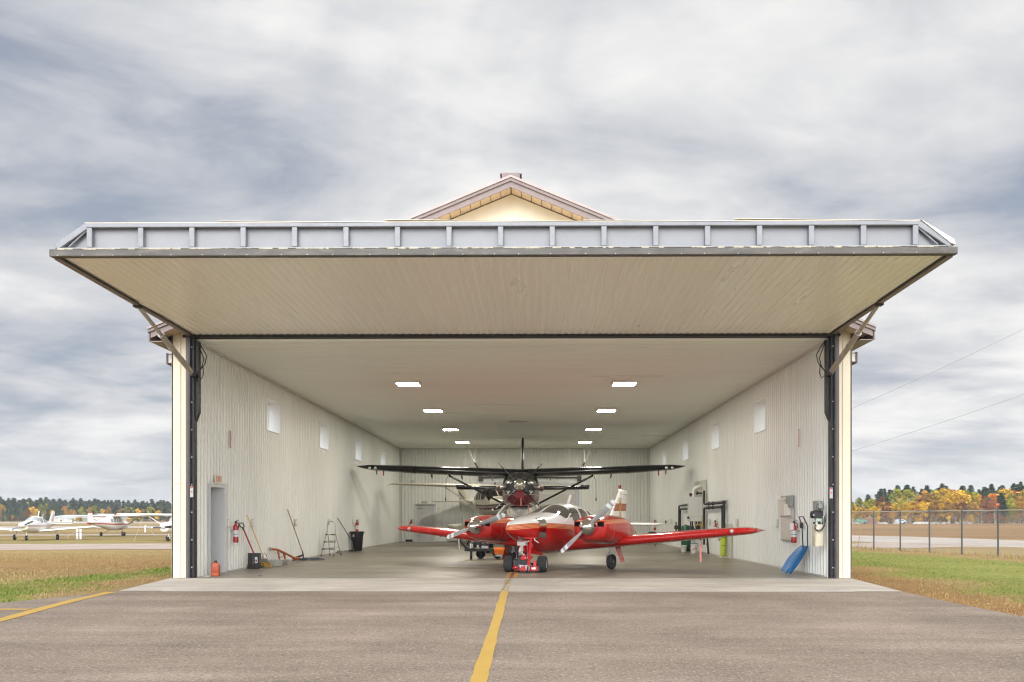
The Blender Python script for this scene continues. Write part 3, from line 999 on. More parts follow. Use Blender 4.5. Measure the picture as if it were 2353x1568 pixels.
def stripe(name, ctrl, wid, z, m_, step=0.12, wob=0.007, seed=1):
    """painted line of wandering width through ground points"""
    rg = random.Random(seed)
    P = [Vector((x, y)) for x, y in ctrl]
    Q = []
    for a_, b_ in zip(P, P[1:]):
        n_ = max(1, int((b_ - a_).length / step))
        Q += [a_.lerp(b_, i / n_) for i in range(n_)]
    Q.append(P[-1])
    L = []; R_ = []; wl = wr = 0
    for i, q in enumerate(Q):
        d = (Q[min(i + 1, len(Q) - 1)] - Q[max(i - 1, 0)]).normalized(); nrm = Vector((-d.y, d.x))
        wl = wl * 0.7 + rg.uniform(-wob, wob); wr = wr * 0.7 + rg.uniform(-wob, wob)
        L.append((*(q + nrm * (wid / 2 + wl)), z)); R_.append((*(q - nrm * (wid / 2 + wr)), z))
    b = MB(); a_ = b.pts(L); c_ = b.pts(R_)
    for i in range(len(Q) - 1):
        b.face((a_ + i, a_ + i + 1, c_ + i + 1, c_ + i))
    return struct(b.build(name, m_, None, smooth=0))


M_yel = paint_mat('yellow_line_paint', (0.37, 0.23, 0.042), 0.0)
M_yel_w = paint_mat('worn_yellow_paint', (0.46, 0.31, 0.11), 0.35)
M_amb = paint_mat('amber_floor_paint', (0.42, 0.215, 0.03), 0.12)
stripe('yellow_line', [(-0.36, 2.0), (-0.452, 7.0), (-0.53, 15.67)], 0.135, 0.011, M_yel)
stripe('yellow_line', [(-0.53, 15.69), (-0.55, 18.95)], 0.15, 0.015, M_yel_w, seed=4)
stripe('yellow_line', [(-0.50, YF + 0.0), (-0.49, 21.6), (-0.45, 24)], 0.25, 0.017, M_amb, wob=0.004)
stripe('yellow_line', [(-0.51, YF + 0.0), (-0.50, 21.6)], 0.075, 0.021, mat('oxblood_floor_paint', (0.16, 0.035, 0.03), 0.7, 0, 0.2, 12), wob=0.004)
stripe('yellow_line', [(-6.2, 5.5), (-7.06, 11.2), (-7.5, 13.6), (-7.72, 15.4)], 0.20, 0.011, M_yel, seed=6)
stripe('yellow_line', [(-9.2, 12.5), (-7.42, 12.45)], 0.17, 0.0115, M_yel, seed=9)
P = []
rg = random.Random(5)
x = -0.63
b = MB(); L = []; 
for i in range(14):
    L.append((-0.60 + 0.08 * i / 13 + rg.uniform(-0.012, 0.012), 15.7 + 3.35 * i / 13))
for (xa, ya), (xb, yb) in zip(L, L[1:]):
    b.quad((xa - 0.0035, ya, 0.0185), (xa + 0.0035, ya, 0.0185), (xb + 0.0035, yb, 0.0185), (xb - 0.0035, yb, 0.0185))
struct(b.build('pavement_crack', mat('crack_dark', (0.03, 0.028, 0.025), 0.9), None, smooth=0))
# ================================================================== aircraft helpers
def spow(c, e):
    return math.copysign(abs(c) ** e, c)


class Body:
    """lofted fuselage; keys (x, zc, half width, up, down[, exponent up, exponent down]) from nose to tail"""
    def __init__(s, keys, n=2.3, cy=0.0):
        s.k = sorted([tuple(k) + ((n, n) if len(k) < 7 else ()) for k in keys])
        s.cy = cy
        s.x0, s.x1 = s.k[0][0], s.k[-1][0]

    def at(s, x):
        k = s.k
        x = min(s.x1, max(s.x0, x))
        i = 0
        while i < len(k) - 2 and x > k[i + 1][0]:
            i += 1
        a, b = k[i], k[i + 1]
        t = (x - a[0]) / (b[0] - a[0])
        out = []
        for j in range(1, 7):
            h = b[0] - a[0]

            def slope(q):
                if q == 0 or q == len(k) - 1:
                    u, v = (k[0], k[1]) if q == 0 else (k[-2], k[-1])
                    return (v[j] - u[j]) / (v[0] - u[0])
                d0 = (k[q][j] - k[q - 1][j]) / (k[q][0] - k[q - 1][0]); d1 = (k[q + 1][j] - k[q][j]) / (k[q + 1][0] - k[q][0])
                return 0 if d0 * d1 <= 0 else 2 * d0 * d1 / (d0 + d1)
            m0, m1 = slope(i) * h, slope(i + 1) * h
            t2, t3 = t * t, t * t * t
            out.append((2 * t3 - 3 * t2 + 1) * a[j] + (t3 - 2 * t2 + t) * m0 + (-2 * t3 + 3 * t2) * b[j] + (t3 - t2) * m1)
        return out

    def raw(s, x, a):
        zc, hw, up, dn, nu, nd = s.at(x)
        c, q = math.cos(a), math.sin(a)
        n = nu if q >= 0 else nd
        return Vector((x, s.cy + hw * spow(c, 2 / n), zc + (up if q >= 0 else dn) * spow(q, 2 / n)))

    def pt(s, x, a, off=0.0):
        p = s.raw(x, a)
        if off:
            e = 0.01
            u = s.raw(x + e, a) - s.raw(x - e, a); v = s.raw(x, a + e) - s.raw(x, a - e)
            n = v.cross(u)
            if n.length > 1e-9:
                n.normalize()
                if n.dot(p - Vector((x, s.cy, s.at(x)[0]))) < 0:
                    n = -n
                p = p + n * off
        return p

    def ang(s, x, z):
        """angle on the +y side where the skin is at height z"""
        zc, hw, up, dn, nu, nd = s.at(x)
        if z >= zc:
            return math.asin(min(1, ((z - zc) / up) ** (nu / 2)))
        return -math.asin(min(1, ((zc - z) / dn) ** (nd / 2)))

    def mesh(s, nx=64, na=40, attr=None, b=None):
        b = b or MB()
        xs = [s.x0 + (s.x1 - s.x0) * (0.5 - 0.5 * math.cos(PI * i / nx)) * 0.5 + (s.x1 - s.x0) * i / nx * 0.5 for i in range(nx + 1)]
        xs = sorted(set(xs + [k[0] for k in s.k]))
        b.loft([[s.raw(x, 2 * PI * j / na) for j in range(na)] for x in xs])
        if attr:
            b.attr['line'] = [attr(v[0], v[1], v[2]) for v in b.v]
        return b

    def patch(s, fn, nu=12, nv=8, off=0.006, b=None):
        """fn(u, v) -> (x, angle); a skin patch standing `off` proud, with a rim going in"""
        b = b or MB()
        g = []
        for i in range(nu + 1):
            for j in range(nv + 1):
                x, a = fn(i / nu, j / nv); g.append(s.pt(x, a, off))
        k = b.pts(g)
        for i in range(nu):
            for j in range(nv):
                q = k + i * (nv + 1) + j
                b.face((q, q + 1, q + nv + 2, q + nv + 1))
        return b

    def side_window(s, x0, x1, z0, z1, side=1, off=0.006, slant0=0.0, slant1=0.0, rnd=0.0, b=None):
        """window on one flank between heights z0 and z1 (functions or numbers)"""
        def fn(u, v):
            xm = x0 + (x1 - x0) * u + (slant0 * (1 - u) + slant1 * u) * v
            za = z0(xm) if callable(z0) else z0
            zb = z1(xm) if callable(z1) else z1
            e = 1.0
            if rnd:
                du = abs(2 * u - 1)
                e = 1 - rnd * max(0, (du - 0.55) / 0.45) ** 2
            zm = (za + zb) / 2
            z = zm + (za + (zb - za) * v - zm) * e
            a = s.ang(xm, z)
            return xm, (a if side > 0 else PI - a)
        return s.patch(fn, 12, 8, off, b)


AF = [(0, 0.0), (0.012, 0.21), (0.05, 0.40), (0.12, 0.51), (0.22, 0.57), (0.34, 0.58), (0.5, 0.50), (0.7, 0.33), (0.88, 0.14), (1.0, 0.02)]


def airfoil(secs, under=0.62, b=None):
    """secs: (leading edge point, chord, thickness, thickness direction)"""
    rings = []
    for le, ch, th, td in secs:
        le = Vector(le); td = Vector(td)
        up = [le + Vector((-ch * f, 0, 0)) + td * (th * t * 0.86) for f, t in AF]
        dn = [le + Vector((-ch * f, 0, 0)) - td * (th * t * under) for f, t in AF[1:-1]]
        rings.append(up + dn[::-1])
    b = b or MB()
    b.loft(rings)
    return b


def wing_secs(tab, side, z=(0, 0, 1)):
    return [((x, side * y, zz), ch, th, z) for y, x, ch, zz, th in tab]


def blade(b, hub, ang, r0, r1, c0, c1, tip_bands, pitch0=0.9, pitch1=0.35, m_body=0, m_tip=1, thick=0.03):
    """propeller blade in the y-z plane through hub (x along the shaft)"""
    hub = Vector(hub)
    rad = Vector((0, math.cos(ang), math.sin(ang))); tan = Vector((0, -math.sin(ang), math.cos(ang))); ax = Vector((1, 0, 0))
    st = sorted(set([r0 + (r1 - r0) * i / 14 for i in range(15)] + [r1 - q for q in (0.0, *tip_bands)]))
    prev = None
    for i, r in enumerate(st):
        t = (r - r0) / (r1 - r0)
        ch = c0 + (c1 - c0) * min(1, t / 0.45) if t < 0.45 else c1 * (1 - 0.28 * ((t - 0.45) / 0.55) ** 1.6)
        if t > 0.97:
            ch *= 0.8
        p = pitch0 + (pitch1 - pitch0) * t
        d1 = tan * math.cos(p) + ax * math.sin(p); d2 = ax * math.cos(p) - tan * math.sin(p)
        th = thick * (1 - 0.75 * t)
        ring = [hub + rad * r + d1 * (ch * u) + d2 * (th * v) for u, v in ((-0.5, 0), (-0.3, 0.75), (0, 1), (0.3, 0.7), (0.5, 0), (0.3, -0.3), (0, -0.45), (-0.3, -0.3))]
        k = b.pts(ring)
        if prev is not None:
            rm = r1 - (r + st[i - 1]) / 2
            inband = any(lo < rm < hi for lo, hi in zip(tip_bands[0::2], tip_bands[1::2]))
            b.use(m_tip if inband else m_body)
            for j in range(8):
                b.face((prev + j, prev + (j + 1) % 8, k + (j + 1) % 8, k + j))
        else:
            b.use(m_body); b.face([k + j for j in range(8)][::-1])
        prev = k
    b.use(m_tip if tip_bands and tip_bands[0] == 0 else m_body)
    b.face([prev + j for j in range(8)])
    b.use(0)


M_tyre = mat('tyre_rubber', (0.022, 0.022, 0.024), 0.75, 0, 0.15, 8, bump=0.2, bs=60)
M_rim = mat('pale_wheel_rim', (0.62, 0.62, 0.60), 0.4, 0.2)
M_rimd = mat('dark_wheel_rim', (0.05, 0.05, 0.055), 0.4, 0.3)
M_oleo = mat('strut_metal', (0.55, 0.54, 0.50), 0.35, 0.5, 0.15, 8)


def wheel(parent, c, r, wd, rim=M_rim, name='wheel', ribbed=True, yaw=0.0):
    """tyre with tread grooves as the part, rim as its sub-part; axle along y"""
    h = wd / 2
    pr = [(r * 0.55, -h * 0.72), (r * 0.66, -h * 0.98), (r * 0.82, -h), (r * 0.93, -h * 0.86), (r * 0.985, -h * 0.6)]
    if ribbed:
        for g in (-0.42, 0.0, 0.42):
            pr += [(r * 0.997, (g - 0.12) * h), (r * 0.965, (g - 0.06) * h), (r * 0.965, (g + 0.06) * h), (r * 0.997, (g + 0.12) * h)]
    else:
        pr += [(r, -h * 0.3), (r, h * 0.3)]
    pr += [(r * 0.985, h * 0.6), (r * 0.93, h * 0.86), (r * 0.82, h), (r * 0.66, h * 0.98), (r * 0.55, h * 0.72)]
    b = MB(); b.lathe(pr, (0, 0, 0), 'y', 28)
    w_ = b.build(name, M_tyre, parent, loc=c, rot=(0, 0, yaw))
    b = MB(); b.lathe([(r * 0.20, -h * 0.9), (r * 0.22, -h * 0.80), (r * 0.50, -h * 0.62), (r * 0.56, -h * 0.80), (r * 0.56, h * 0.80), (r * 0.50, h * 0.62), (r * 0.22, h * 0.80), (r * 0.20, h * 0.9)], (0, 0, 0), 'y', 20)
    b.build('rim', rim, w_)
    return w_


def line_mat(name, stops, rough=0.22, coat=0.6, metal=0.0, var=0.03):
    """paint scheme in hard-edged bands by the mesh attribute `line`; stops (upper limit, colour) from low to high"""
    m = bpy.data.materials.new(name); m.use_nodes = True
    t = NT(m.node_tree); b = t.n['Principled BSDF']
    a = t.add('ShaderNodeAttribute', attribute_name='line').outputs['Fac']
    c = stops[0][1]
    for (lim, _), (_, col) in zip(stops, stops[1:]):
        c = t.mix(t.math('GREATER_THAN', a, lim), c, col)
    v = t.add('ShaderNodeTexCoord').outputs['Object']
    n = t.remap(t.noise(v, 2.5, 6, 0.6), 0.3, 0.7, 1 - var, 1 + var)
    c = t.vmath('MULTIPLY', c, t.add('ShaderNodeCombineXYZ', {0: n, 1: n, 2: n}).outputs[0])
    t.put(b.inputs['Base Color'], c)
    t.put(b.inputs['Roughness'], t.remap(t.noise(v, 5, 5, 0.6), 0.3, 0.7, rough * 0.8, rough * 1.25))
    b.inputs['Metallic'].default_value = metal
    b.inputs['Coat Weight'].default_value = coat; b.inputs['Coat Roughness'].default_value = 0.04
    return m


RED = (0.46, 0.009, 0.008); WHT = (0.82, 0.82, 0.81); ORG = (0.80, 0.27, 0.10)


def stripes(lo, hi, n, ca, cb):
    out = []
    for i in range(n):
        z = lo + (hi - lo) * (i + 0.62) / n
        out += [(z, cb), (lo + (hi - lo) * (i + 1) / n, ca)]
    return out


M_tcf = line_mat('red_white_fuselage_paint', [(0.0, RED)] + stripes(0.0, 0.125, 4, (0.30, 0.035, 0.015), ORG) + [(9, WHT)])
M_tcn = line_mat('red_nacelle_paint', [(0.0, RED)] + stripes(0.0, 0.10, 4, (0.32, 0.03, 0.012), ORG) + [(9, RED)])
M_red = mat('red_aircraft_paint', RED, 0.24, 0, 0.05, 2, coat=0.6)
M_wht = mat('white_aircraft_paint', WHT, 0.3, 0, 0.03, 2, coat=0.3)
M_prop = mat('grey_propeller_paint', (0.36, 0.37, 0.37), 0.4, 0.1, 0.05, 5)
M_propw = mat('white_tip_paint', (0.82, 0.83, 0.84), 0.4)
M_wind = mat('smoked_canopy_glass', (0.075, 0.077, 0.072), 0.05, 0, spec=0.6, coat=0.3)
M_streamer = mat('faded_red_streamer', (0.62, 0.22, 0.18), 0.8, 0, 0.3, 20)

# ================================================================== the red and white twin
tc_ = thing('twin_engine_plane', 'glossy red and white low wing twin with grey propellers and gold ribbon on fin', 'aircraft', (0.75, 23.25, 0.012), R(-119))
fus = Body([(2.82, 1.10, .03, .03, .03), (2.80, 1.10, .08, .07, .08), (2.69, 1.10, .155, .125, .155), (2.46, 1.10, .265, .20, .25), (2.1, 1.10, .385, .275, .38), (1.75, 1.10, .47, .325, .50),
            (1.45, 1.10, .55, .36, .61), (1.15, 1.10, .575, .42, .65), (.9, 1.10, .585, .51, .68), (.6, 1.10, .595, .59, .69), (.3, 1.10, .60, .635, .69), (0, 1.10, .60, .645, .69),
            (-.5, 1.10, .585, .61, .68), (-1.0, 1.10, .55, .53, .64), (-1.5, 1.10, .48, .42, .57), (-2, 1.10, .41, .33, .49), (-3, 1.12, .27, .24, .33), (-4, 1.15, .14, .17, .18), (-4.5, 1.16, .04, .08, .08)], 2.35)


def tc_line(x):
    pts_ = [(-5, 0.98), (-1, 1.02), (0.3, 1.04), (0.9, 1.07), (1.6, 1.10), (2.2, 1.10), (2.6, 1.075), (2.9, 1.05), (3.1, 1.045)]
    for (a, za), (b, zb) in zip(pts_, pts_[1:]):
        if a <= x <= b:
            return za + (zb - za) * sstep(a, b, x) if False else za + (zb - za) * (x - a) / (b - a)
    return 1.0


fus.mesh(110, 56, lambda x, y, z: z - tc_line(x)).build('fuselage', M_tcf, tc_)
# windscreen: two panes with a white centre post
b = MB()
for sd_ in (0, 1):
    def ws(u, v, sd_=sd_):
        a0, a1 = R(23), R(87.5)
        a = a0 + (a1 - a0) * u
        k = (a - R(23)) / R(67)
        xf = 0.80 + 0.48 * k ** 0.7; xb = 0.40 + 0.12 * k
        x = xf + (xb - xf) * v
        return x, (a if sd_ == 0 else PI - a)
    fus.patch(ws, 14, 10, 0.008, b)
b.build('windscreen', M_wind, tc_)
sill = 1.265
top = lambda x: fus.at(x)[0] + fus.at(x)[2] * 0.80
for sd_ in (1, -1):
    for x0, x1, s0, s1 in ((0.44, 0.02, 0.0, -0.06), (-0.10, -0.62, -0.05, 0.05), (-0.72, -1.12, -0.02, 0.22)):
        fus.side_window(x0, x1, sill, top, sd_, 0.008, s0, s1, 0.25).build('side_window', M_wind, tc_)
b = MB(); b.bar(fus.pt(0.48, R(33), 0.02), fus.pt(0.86, R(14), 0.012), 0.05, 0.02); b.build('door_post', M_wht, tc_)
b = MB(); b.lathe([(0.052, 0), (0.05, 0.012), (0.034, 0.016), (0.03, 0.0)], (2.795, 0, 1.10), 'x', 18); rg_ = b.build('nose_inlet', mat('orange_trim_paint', ORG, 0.35), tc_)
b = MB(); b.lathe([(0.03, 0), (0.03, 0.006)], (2.803, 0, 1.10), 'x', 16); b.build('opening', M_black, rg_)
# polished plate wrapped over the left side of the nose
b = MB(); fus.patch(lambda u, v: (1.98 - 0.26 * u + 0.02 * math.sin(6 * v), R(-28) + R(80) * v), 6, 14, 0.014, b); b.build('polished_nose_plate', M_chrome, tc_)
b = MB(); b.bar((-0.35, 0.02, 1.70), (-0.55, 0.02, 2.0), 0.02, 0.07, (0, 1, 0)); b.build('antenna', M_wht, tc_)
b = MB(); b.rod((0.5, 0.15, 0.47), (0.42, 0.15, 0.30), 0.014); b.tube([(0.42, 0.15, 0.30), (0.36, 0.15, 0.18), (0.20, 0.15, 0.10)], 0.008, 6); b.build('whip_antenna', M_wht, tc_)
for sd_ in (1, -1):
    tab = [(0.30, 0.62, 1.85, 0.60, 0.32), (0.9, 0.62, 1.78, 0.655, 0.32), (2.2, 0.56, 1.62, 0.775, 0.31), (3.8, 0.50, 1.38, 0.925, 0.27), (4.9, 0.45, 1.21, 1.02, 0.215), (5.20, 0.43, 1.16, 1.04, 0.19), (5.34, 0.36, 1.05, 1.045, 0.13), (5.40, 0.24, 0.88, 1.045, 0.05)]
    wg = airfoil(wing_secs(tab, sd_), 0.78).build('wing', M_red, tc_, smooth=40)
    b = MB(); b.lathe([(0.001, 0.09), (0.03, 0.08), (0.048, 0.05), (0.055, 0.0), (0.05, -0.05)], (0.41, sd_ * 4.85, 1.03), 'x', 14); b.build('landing_light', mat('clear_lens', (0.55, 0.5, 0.48), 0.08, 0.3), wg)
    b = MB(); b.tube([(-0.35, sd_ * 4.3, 0.90), (-0.35, sd_ * 4.3, 0.80), (-0.42, sd_ * 4.3, 0.78), (-0.46, sd_ * 4.3, 0.84)], 0.01, 6); b.tube([(-0.3, sd_ * 2.6, 0.72), (-0.3, sd_ * 2.6, 0.64), (-0.36, sd_ * 2.6, 0.62)], 0.012, 6); b.build('tie_down_ring', M_red, wg)
    b = MB(); b.lathe([(0.001, 0.05), (0.022, 0.03), (0.025, -0.05), (0.001, -0.1)], (0.18, sd_ * 5.37, 1.085), 'x', 10); b.build('position_light', mat('red_lens', (0.35, 0.01, 0.01), 0.15), wg)
    # nacelle
    cy = sd_ * 1.64
    nac = Body([(1.665, 1.14, .30, .17, .20), (1.655, 1.14, .40, .20, .25), (1.60, 1.13, .445, .23, .31), (1.45, 1.13, .47, .27, .37), (1.2, 1.13, .48, .295, .41), (.8, 1.12, .48, .31, .44), (.3, 1.10, .46, .30, .43), (-.2, 1.04, .38, .25, .36), (-.7, .96, .26, .17, .24), (-1.15, .90, .10, .07, .10), (-1.25, .89, .03, .03, .03)], 2.8, cy)
    nc = nac.mesh(60, 40, lambda x, y, z: z - (1.21 + 0.03 * min(1, max(0, (1.6 - x))) - 0.06 * max(0, 0.4 - x))).build('nacelle', M_tcn, tc_)
    b = MB(); c_ = MB()
    for q in (1, -1):
        yc = cy + q * 0.315
        c_.box((1.50, yc - 0.085, 1.145), (1.669, yc + 0.085, 1.255))
        ring = [(yc - 0.105, 1.125), (yc + 0.105, 1.125), (yc + 0.105, 1.275), (yc - 0.105, 1.275)]; hole = [(yc - 0.085, 1.145), (yc + 0.085, 1.145), (yc + 0.085, 1.255), (yc - 0.085, 1.255)]
        for i in range(4):
            j = (i + 1) % 4
            for xo in ((1.66, 1.66),):
                b.quad((1.66, *ring[i]), (1.66, *ring[j]), (1.674, *hole[j]), (1.674, *hole[i]))
            b.quad((1.66, *ring[i]), (1.66, *ring[j]), (1.55, *ring[j]), (1.55, *ring[i]))
            b.quad((1.674, *hole[i]), (1.674, *hole[j]), (1.646, *hole[j]), (1.646, *hole[i]))
    b.build('intake_lip', M_red, nc, smooth=0)
    c_.build('intake', mat('intake_black', (0.004, 0.004, 0.004), 0.9, spec=0.1), nc, smooth=0)
    # cowl seam
    b = MB(); b.tube([nac.pt(1.2, 2 * PI * i / 36, 0.002) for i in range(36)], 0.004, 4, closed=True); b.build('cowl_seam', mat('pale_seam', (0.55, 0.12, 0.08), 0.4), nc)
    b = MB(); b.tube([(0.2, cy + 0.1, 0.74), (-0.1, cy + 0.1, 0.66), (-0.25, cy + 0.1, 0.60)], 0.03, 8); b.build('exhaust', M_oleo, nc)
    # spinner and propeller
    pr = MB(); pr.lathe([(0.205, 1.66), (0.212, 1.70), (0.205, 1.78), (0.18, 1.86), (0.135, 1.945), (0.07, 2.01), (0.02, 2.04), (0.001, 2.045)], (0, cy, 1.135), 'x', 32)
    sp = pr.build('propeller', M_chrome, tc_)
    b0 = R(41) if sd_ > 0 else R(18.5)
    for q in (0, 1):
        pb = MB(); blade(pb, (1.77, cy, 1.135), b0 + PI * q, 0.14, 0.96, 0.11, 0.165, [0.0, 0.085, 0.15, 0.235])
        pb.build('propeller_blade', [M_prop, M_propw], sp)
    for q in (0, 1):
        ang = b0 + PI * q; rd = Vector((0, math.cos(ang), math.sin(ang)))
        ce = Vector((1.80, cy, 1.135)) + rd * 0.53
        b = MB(); b.tube([ce + Vector((0.004, 0.034 * math.cos(w_ * PI / 8), 0.034 * math.sin(w_ * PI / 8))) for w_ in range(16)], 0.004, 4, closed=True); b.rod(ce + Vector((0.004, -0.006, -0.016)), ce + Vector((0.004, -0.006, 0.016)), 0.003, 4); b.rod(ce + Vector((0.004, 0.006, -0.016)), ce + Vector((0.004, 0.006, 0.016)), 0.003, 4)
        b.build('blade_emblem', mat('pink_mark', (0.62, 0.35, 0.3), 0.5), sp)
    # main gear
    y = sd_ * 1.49
    g = MB(); g.rod((0.02, y, 0.72), (0.02, y, 0.42), 0.035, 10); g.rod((0.02, y, 0.42), (0.02, y, 0.20), 0.024, 10); g.bar((0.07, y, 0.46), (0.12, y, 0.33), 0.05, 0.02); g.bar((0.12, y, 0.33), (0.05, y, 0.22), 0.05, 0.02); g.rod((0.02, y - 0.09, 0.2), (0.02, y + 0.09, 0.2), 0.02, 8)
    g.tube([(0.02, y - 0.10 * sd_, 0.2), (0.06, y - 0.11 * sd_, 0.36), (0.03, y - 0.02 * sd_, 0.46)], 0.014, 8)
    lg = g.build('main_gear', M_oleo, tc_)
    wheel(tc_, (0.02, y + sd_ * 0.02, 0.2), 0.2, 0.155, M_rimd)
    b = MB(); yo = y + sd_ * 0.13
    b.loft([[(0.17, yo, 0.72), (-0.19, yo, 0.72), (-0.19, yo + sd_ * 0.012, 0.72), (0.17, yo + sd_ * 0.012, 0.72)], [(0.10, yo + sd_ * 0.20, 0.19), (-0.15, yo + sd_ * 0.20, 0.19), (-0.15, yo + sd_ * 0.212, 0.19), (0.10, yo + sd_ * 0.212, 0.19)]])
    b.build('gear_door', M_red, tc_, smooth=0)
    b = MB(); airfoil([((-3.55, sd_ * 0.05, 1.16), 0.95, 0.11, (0, 0, 1)), ((-3.60, sd_ * 0.8, 1.16), 0.92, 0.11, (0, 0, 1)), ((-3.66, sd_ * 1.34, 1.16), 0.84, 0.09, (0, 0, 1)), ((-3.82, sd_ * 1.43, 1.16), 0.6, 0.02, (0, 0, 1))], b=b)
    b.build('tailplane', M_wht, tc_)
# nose gear
g = MB(); g.rod((2.12, 0, 0.78), (2.15, 0, 0.52), 0.045, 10); g.rod((2.15, 0, 0.55), (2.16, 0, 0.44), 0.03, 10); g.bar((2.2, 0, 0.62), (2.27, 0, 0.5), 0.05, 0.025); g.bar((2.27, 0, 0.5), (2.18, 0, 0.42), 0.05, 0.025)
g.tube([(2.16, -0.10, 0.24), (2.16, -0.10, 0.36), (2.16, -0.06, 0.44), (2.16, 0.06, 0.44), (2.16, 0.10, 0.36), (2.16, 0.10, 0.24)], 0.018, 8)
g.cbox((2.12, 0, 0.72), (0.16, 0.22, 0.12))
g.build('nose_gear', mat('white_gear_leg', (0.62, 0.60, 0.56), 0.4, 0.1, 0.2, 10), tc_)
wheel(tc_, (2.16, 0, 0.235), 0.2, 0.13, M_rim)
for sd_, L in ((1, 0.95), (-1, 0.40)):
    b = MB(); b.prism([(2.12, 0.74), (2.12 - L, 0.60), (2.12 - L, 0.38), (2.12, 0.50)], -0.006, 0.006, 'xz')
    gd = b.build('nose_gear_door', M_red, tc_, smooth=0); gd.location = (0.06, sd_ * 0.17, 0.0); gd.rotation_euler = (R(10) * sd_, 0, 0)
# fin, rudder horn, beacon
M_fin = mat('white_fin_paint', WHT, 0.3, 0, 0.03, 2)
b = MB(); airfoil([((-3.02, 0, 1.20), 1.50, 0.10, (0, 1, 0)), ((-3.28, 0, 1.42), 1.27, 0.10, (0, 1, 0)), ((-3.78, 0, 1.98), 0.86, 0.07, (0, 1, 0)), ((-3.98, 0, 2.17), 0.62, 0.055, (0, 1, 0)), ((-4.04, 0, 2.20), 0.5, 0.02, (0, 1, 0))], under=0.86, b=b)
fin = b.build('fin', M_fin, tc_)
b = MB(); b.box((-4.60, -0.03, 2.10), (-4.22, 0.03, 2.235)); b.build('rudder_horn', M_fin, tc_, bevel=0.015)
b = MB(); b.lathe([(0.05, 2.15), (0.062, 2.19), (0.055, 2.25), (0.05, 2.27)], (-4.07, 0, 0), 'z', 16); b.build('beacon_base', M_fin, tc_)
b = MB(); b.lathe([(0.042, 2.27), (0.045, 2.31), (0.042, 2.39), (0.02, 2.405)], (-4.07, 0, 0), 'z', 16); b.build('beacon', mat('dark_red_beacon', (0.17, 0.006, 0.012), 0.2), tc_)
fle = lambda z: -3.02 - (z - 1.20) * 1.02


def fin_y(x, z):
    # half thickness of the fin at a point, just proud of the skin
    f = (fle(z) - x) / 1.0
    return 0.052


M_bands = [mat('brown_band', (0.20, 0.05, 0.03), 0.4), mat('coral_band', (0.50, 0.17, 0.10), 0.4)]
for sd_ in (1, -1):
    fb = MB()
    n_ = 6
    for i in range(n_):
        for q, (lo, hi) in enumerate(((0.0, 0.45), (0.45, 1.0))):
            z0 = 1.58 + 0.235 * (i + lo) / n_; z1 = 1.58 + 0.235 * (i + hi) / n_
            fb.use(q)
            xs_ = [0.03, 0.12, 0.3, 0.5, 0.75, 0.97]
            for u0, u1 in zip(xs_, xs_[1:]):
                def fp(u, z):
                    t = (z - 1.42) / (1.98 - 1.42)
                    le = -3.28 + (-3.78 + 3.28) * t; ch = 1.27 + (0.86 - 1.27) * t; th = 0.10 + (0.07 - 0.10) * t
                    for (f0, t0), (f1, t1) in zip(AF, AF[1:]):
                        if f0 <= u <= f1:
                            tt = t0 + (t1 - t0) * (u - f0) / (f1 - f0); break
                    return (le - ch * u, sd_ * (th * tt * 0.86 + 0.003), z)
                fb.quad(fp(u0, z0), fp(u1, z0), fp(u1, z1), fp(u0, z1))
    fb.build('fin_bands', M_bands, fin, smooth=0, fix=False)
    # folded awareness ribbon
    def RP(a, t, w_=0.0):
        return (-4.02 + a, sd_ * (0.050 + t), w_)
    M_rib = mat('gold_ribbon', (0.66, 0.42, 0.07), 0.45, 0, 0.15, 12)
    # loop of the ribbon with the tails crossing
    loop = [(0.045, 1.62), (0.075, 1.74), (0.068, 1.86), (0.02, 1.925), (-0.03, 1.86), (-0.04, 1.74), (-0.005, 1.62), (0.05, 1.47), (0.10, 1.36)]
    loop2 = [(0.045, 1.62), (0.005, 1.50), (-0.02, 1.33)]
    rb = MB()
    for pth, wd_, off_ in ((loop, 0.05, 0.0), (loop2, 0.055, 0.004)):
        P = [Vector(p) for p in pth]; Lp = []; Rp = []
        for i, p in enumerate(P):
            d = (P[min(i + 1, len(P) - 1)] - P[max(i - 1, 0)]).normalized(); nn = Vector((-d.y, d.x)) * wd_ / 2
            Lp.append(RP(p.x + nn.x, off_, p.y + nn.y)); Rp.append(RP(p.x - nn.x, off_, p.y - nn.y))
        k = rb.pts(Lp); k2 = rb.pts(Rp)
        for i in range(len(P) - 1):
            rb.face((k + i, k + i + 1, k2 + i + 1, k2 + i))
    rb.build('fin_ribbon', M_rib, fin, smooth=0, fix=False)
    M4 = frame3((-3.86, sd_ * 0.052, 1.235), (-sd_, 0, 0), (0, 0, 1))
    text('registration', 'C-GISA', 0.15, M4, mat('brown_lettering', (0.16, 0.06, 0.05), 0.5), fin, sx=0.8)
    b = MB()
    arc = [(-4.02 + 0.085 * math.cos(R(q)) + 0.005, sd_ * 0.05, 1.90 + 0.10 * math.sin(R(q))) for q in range(20, 165, 12)]
    b.tube(arc, 0.007, 4); b.build('fin_arc', mat('grey_lettering', (0.3, 0.28, 0.28), 0.5), fin)

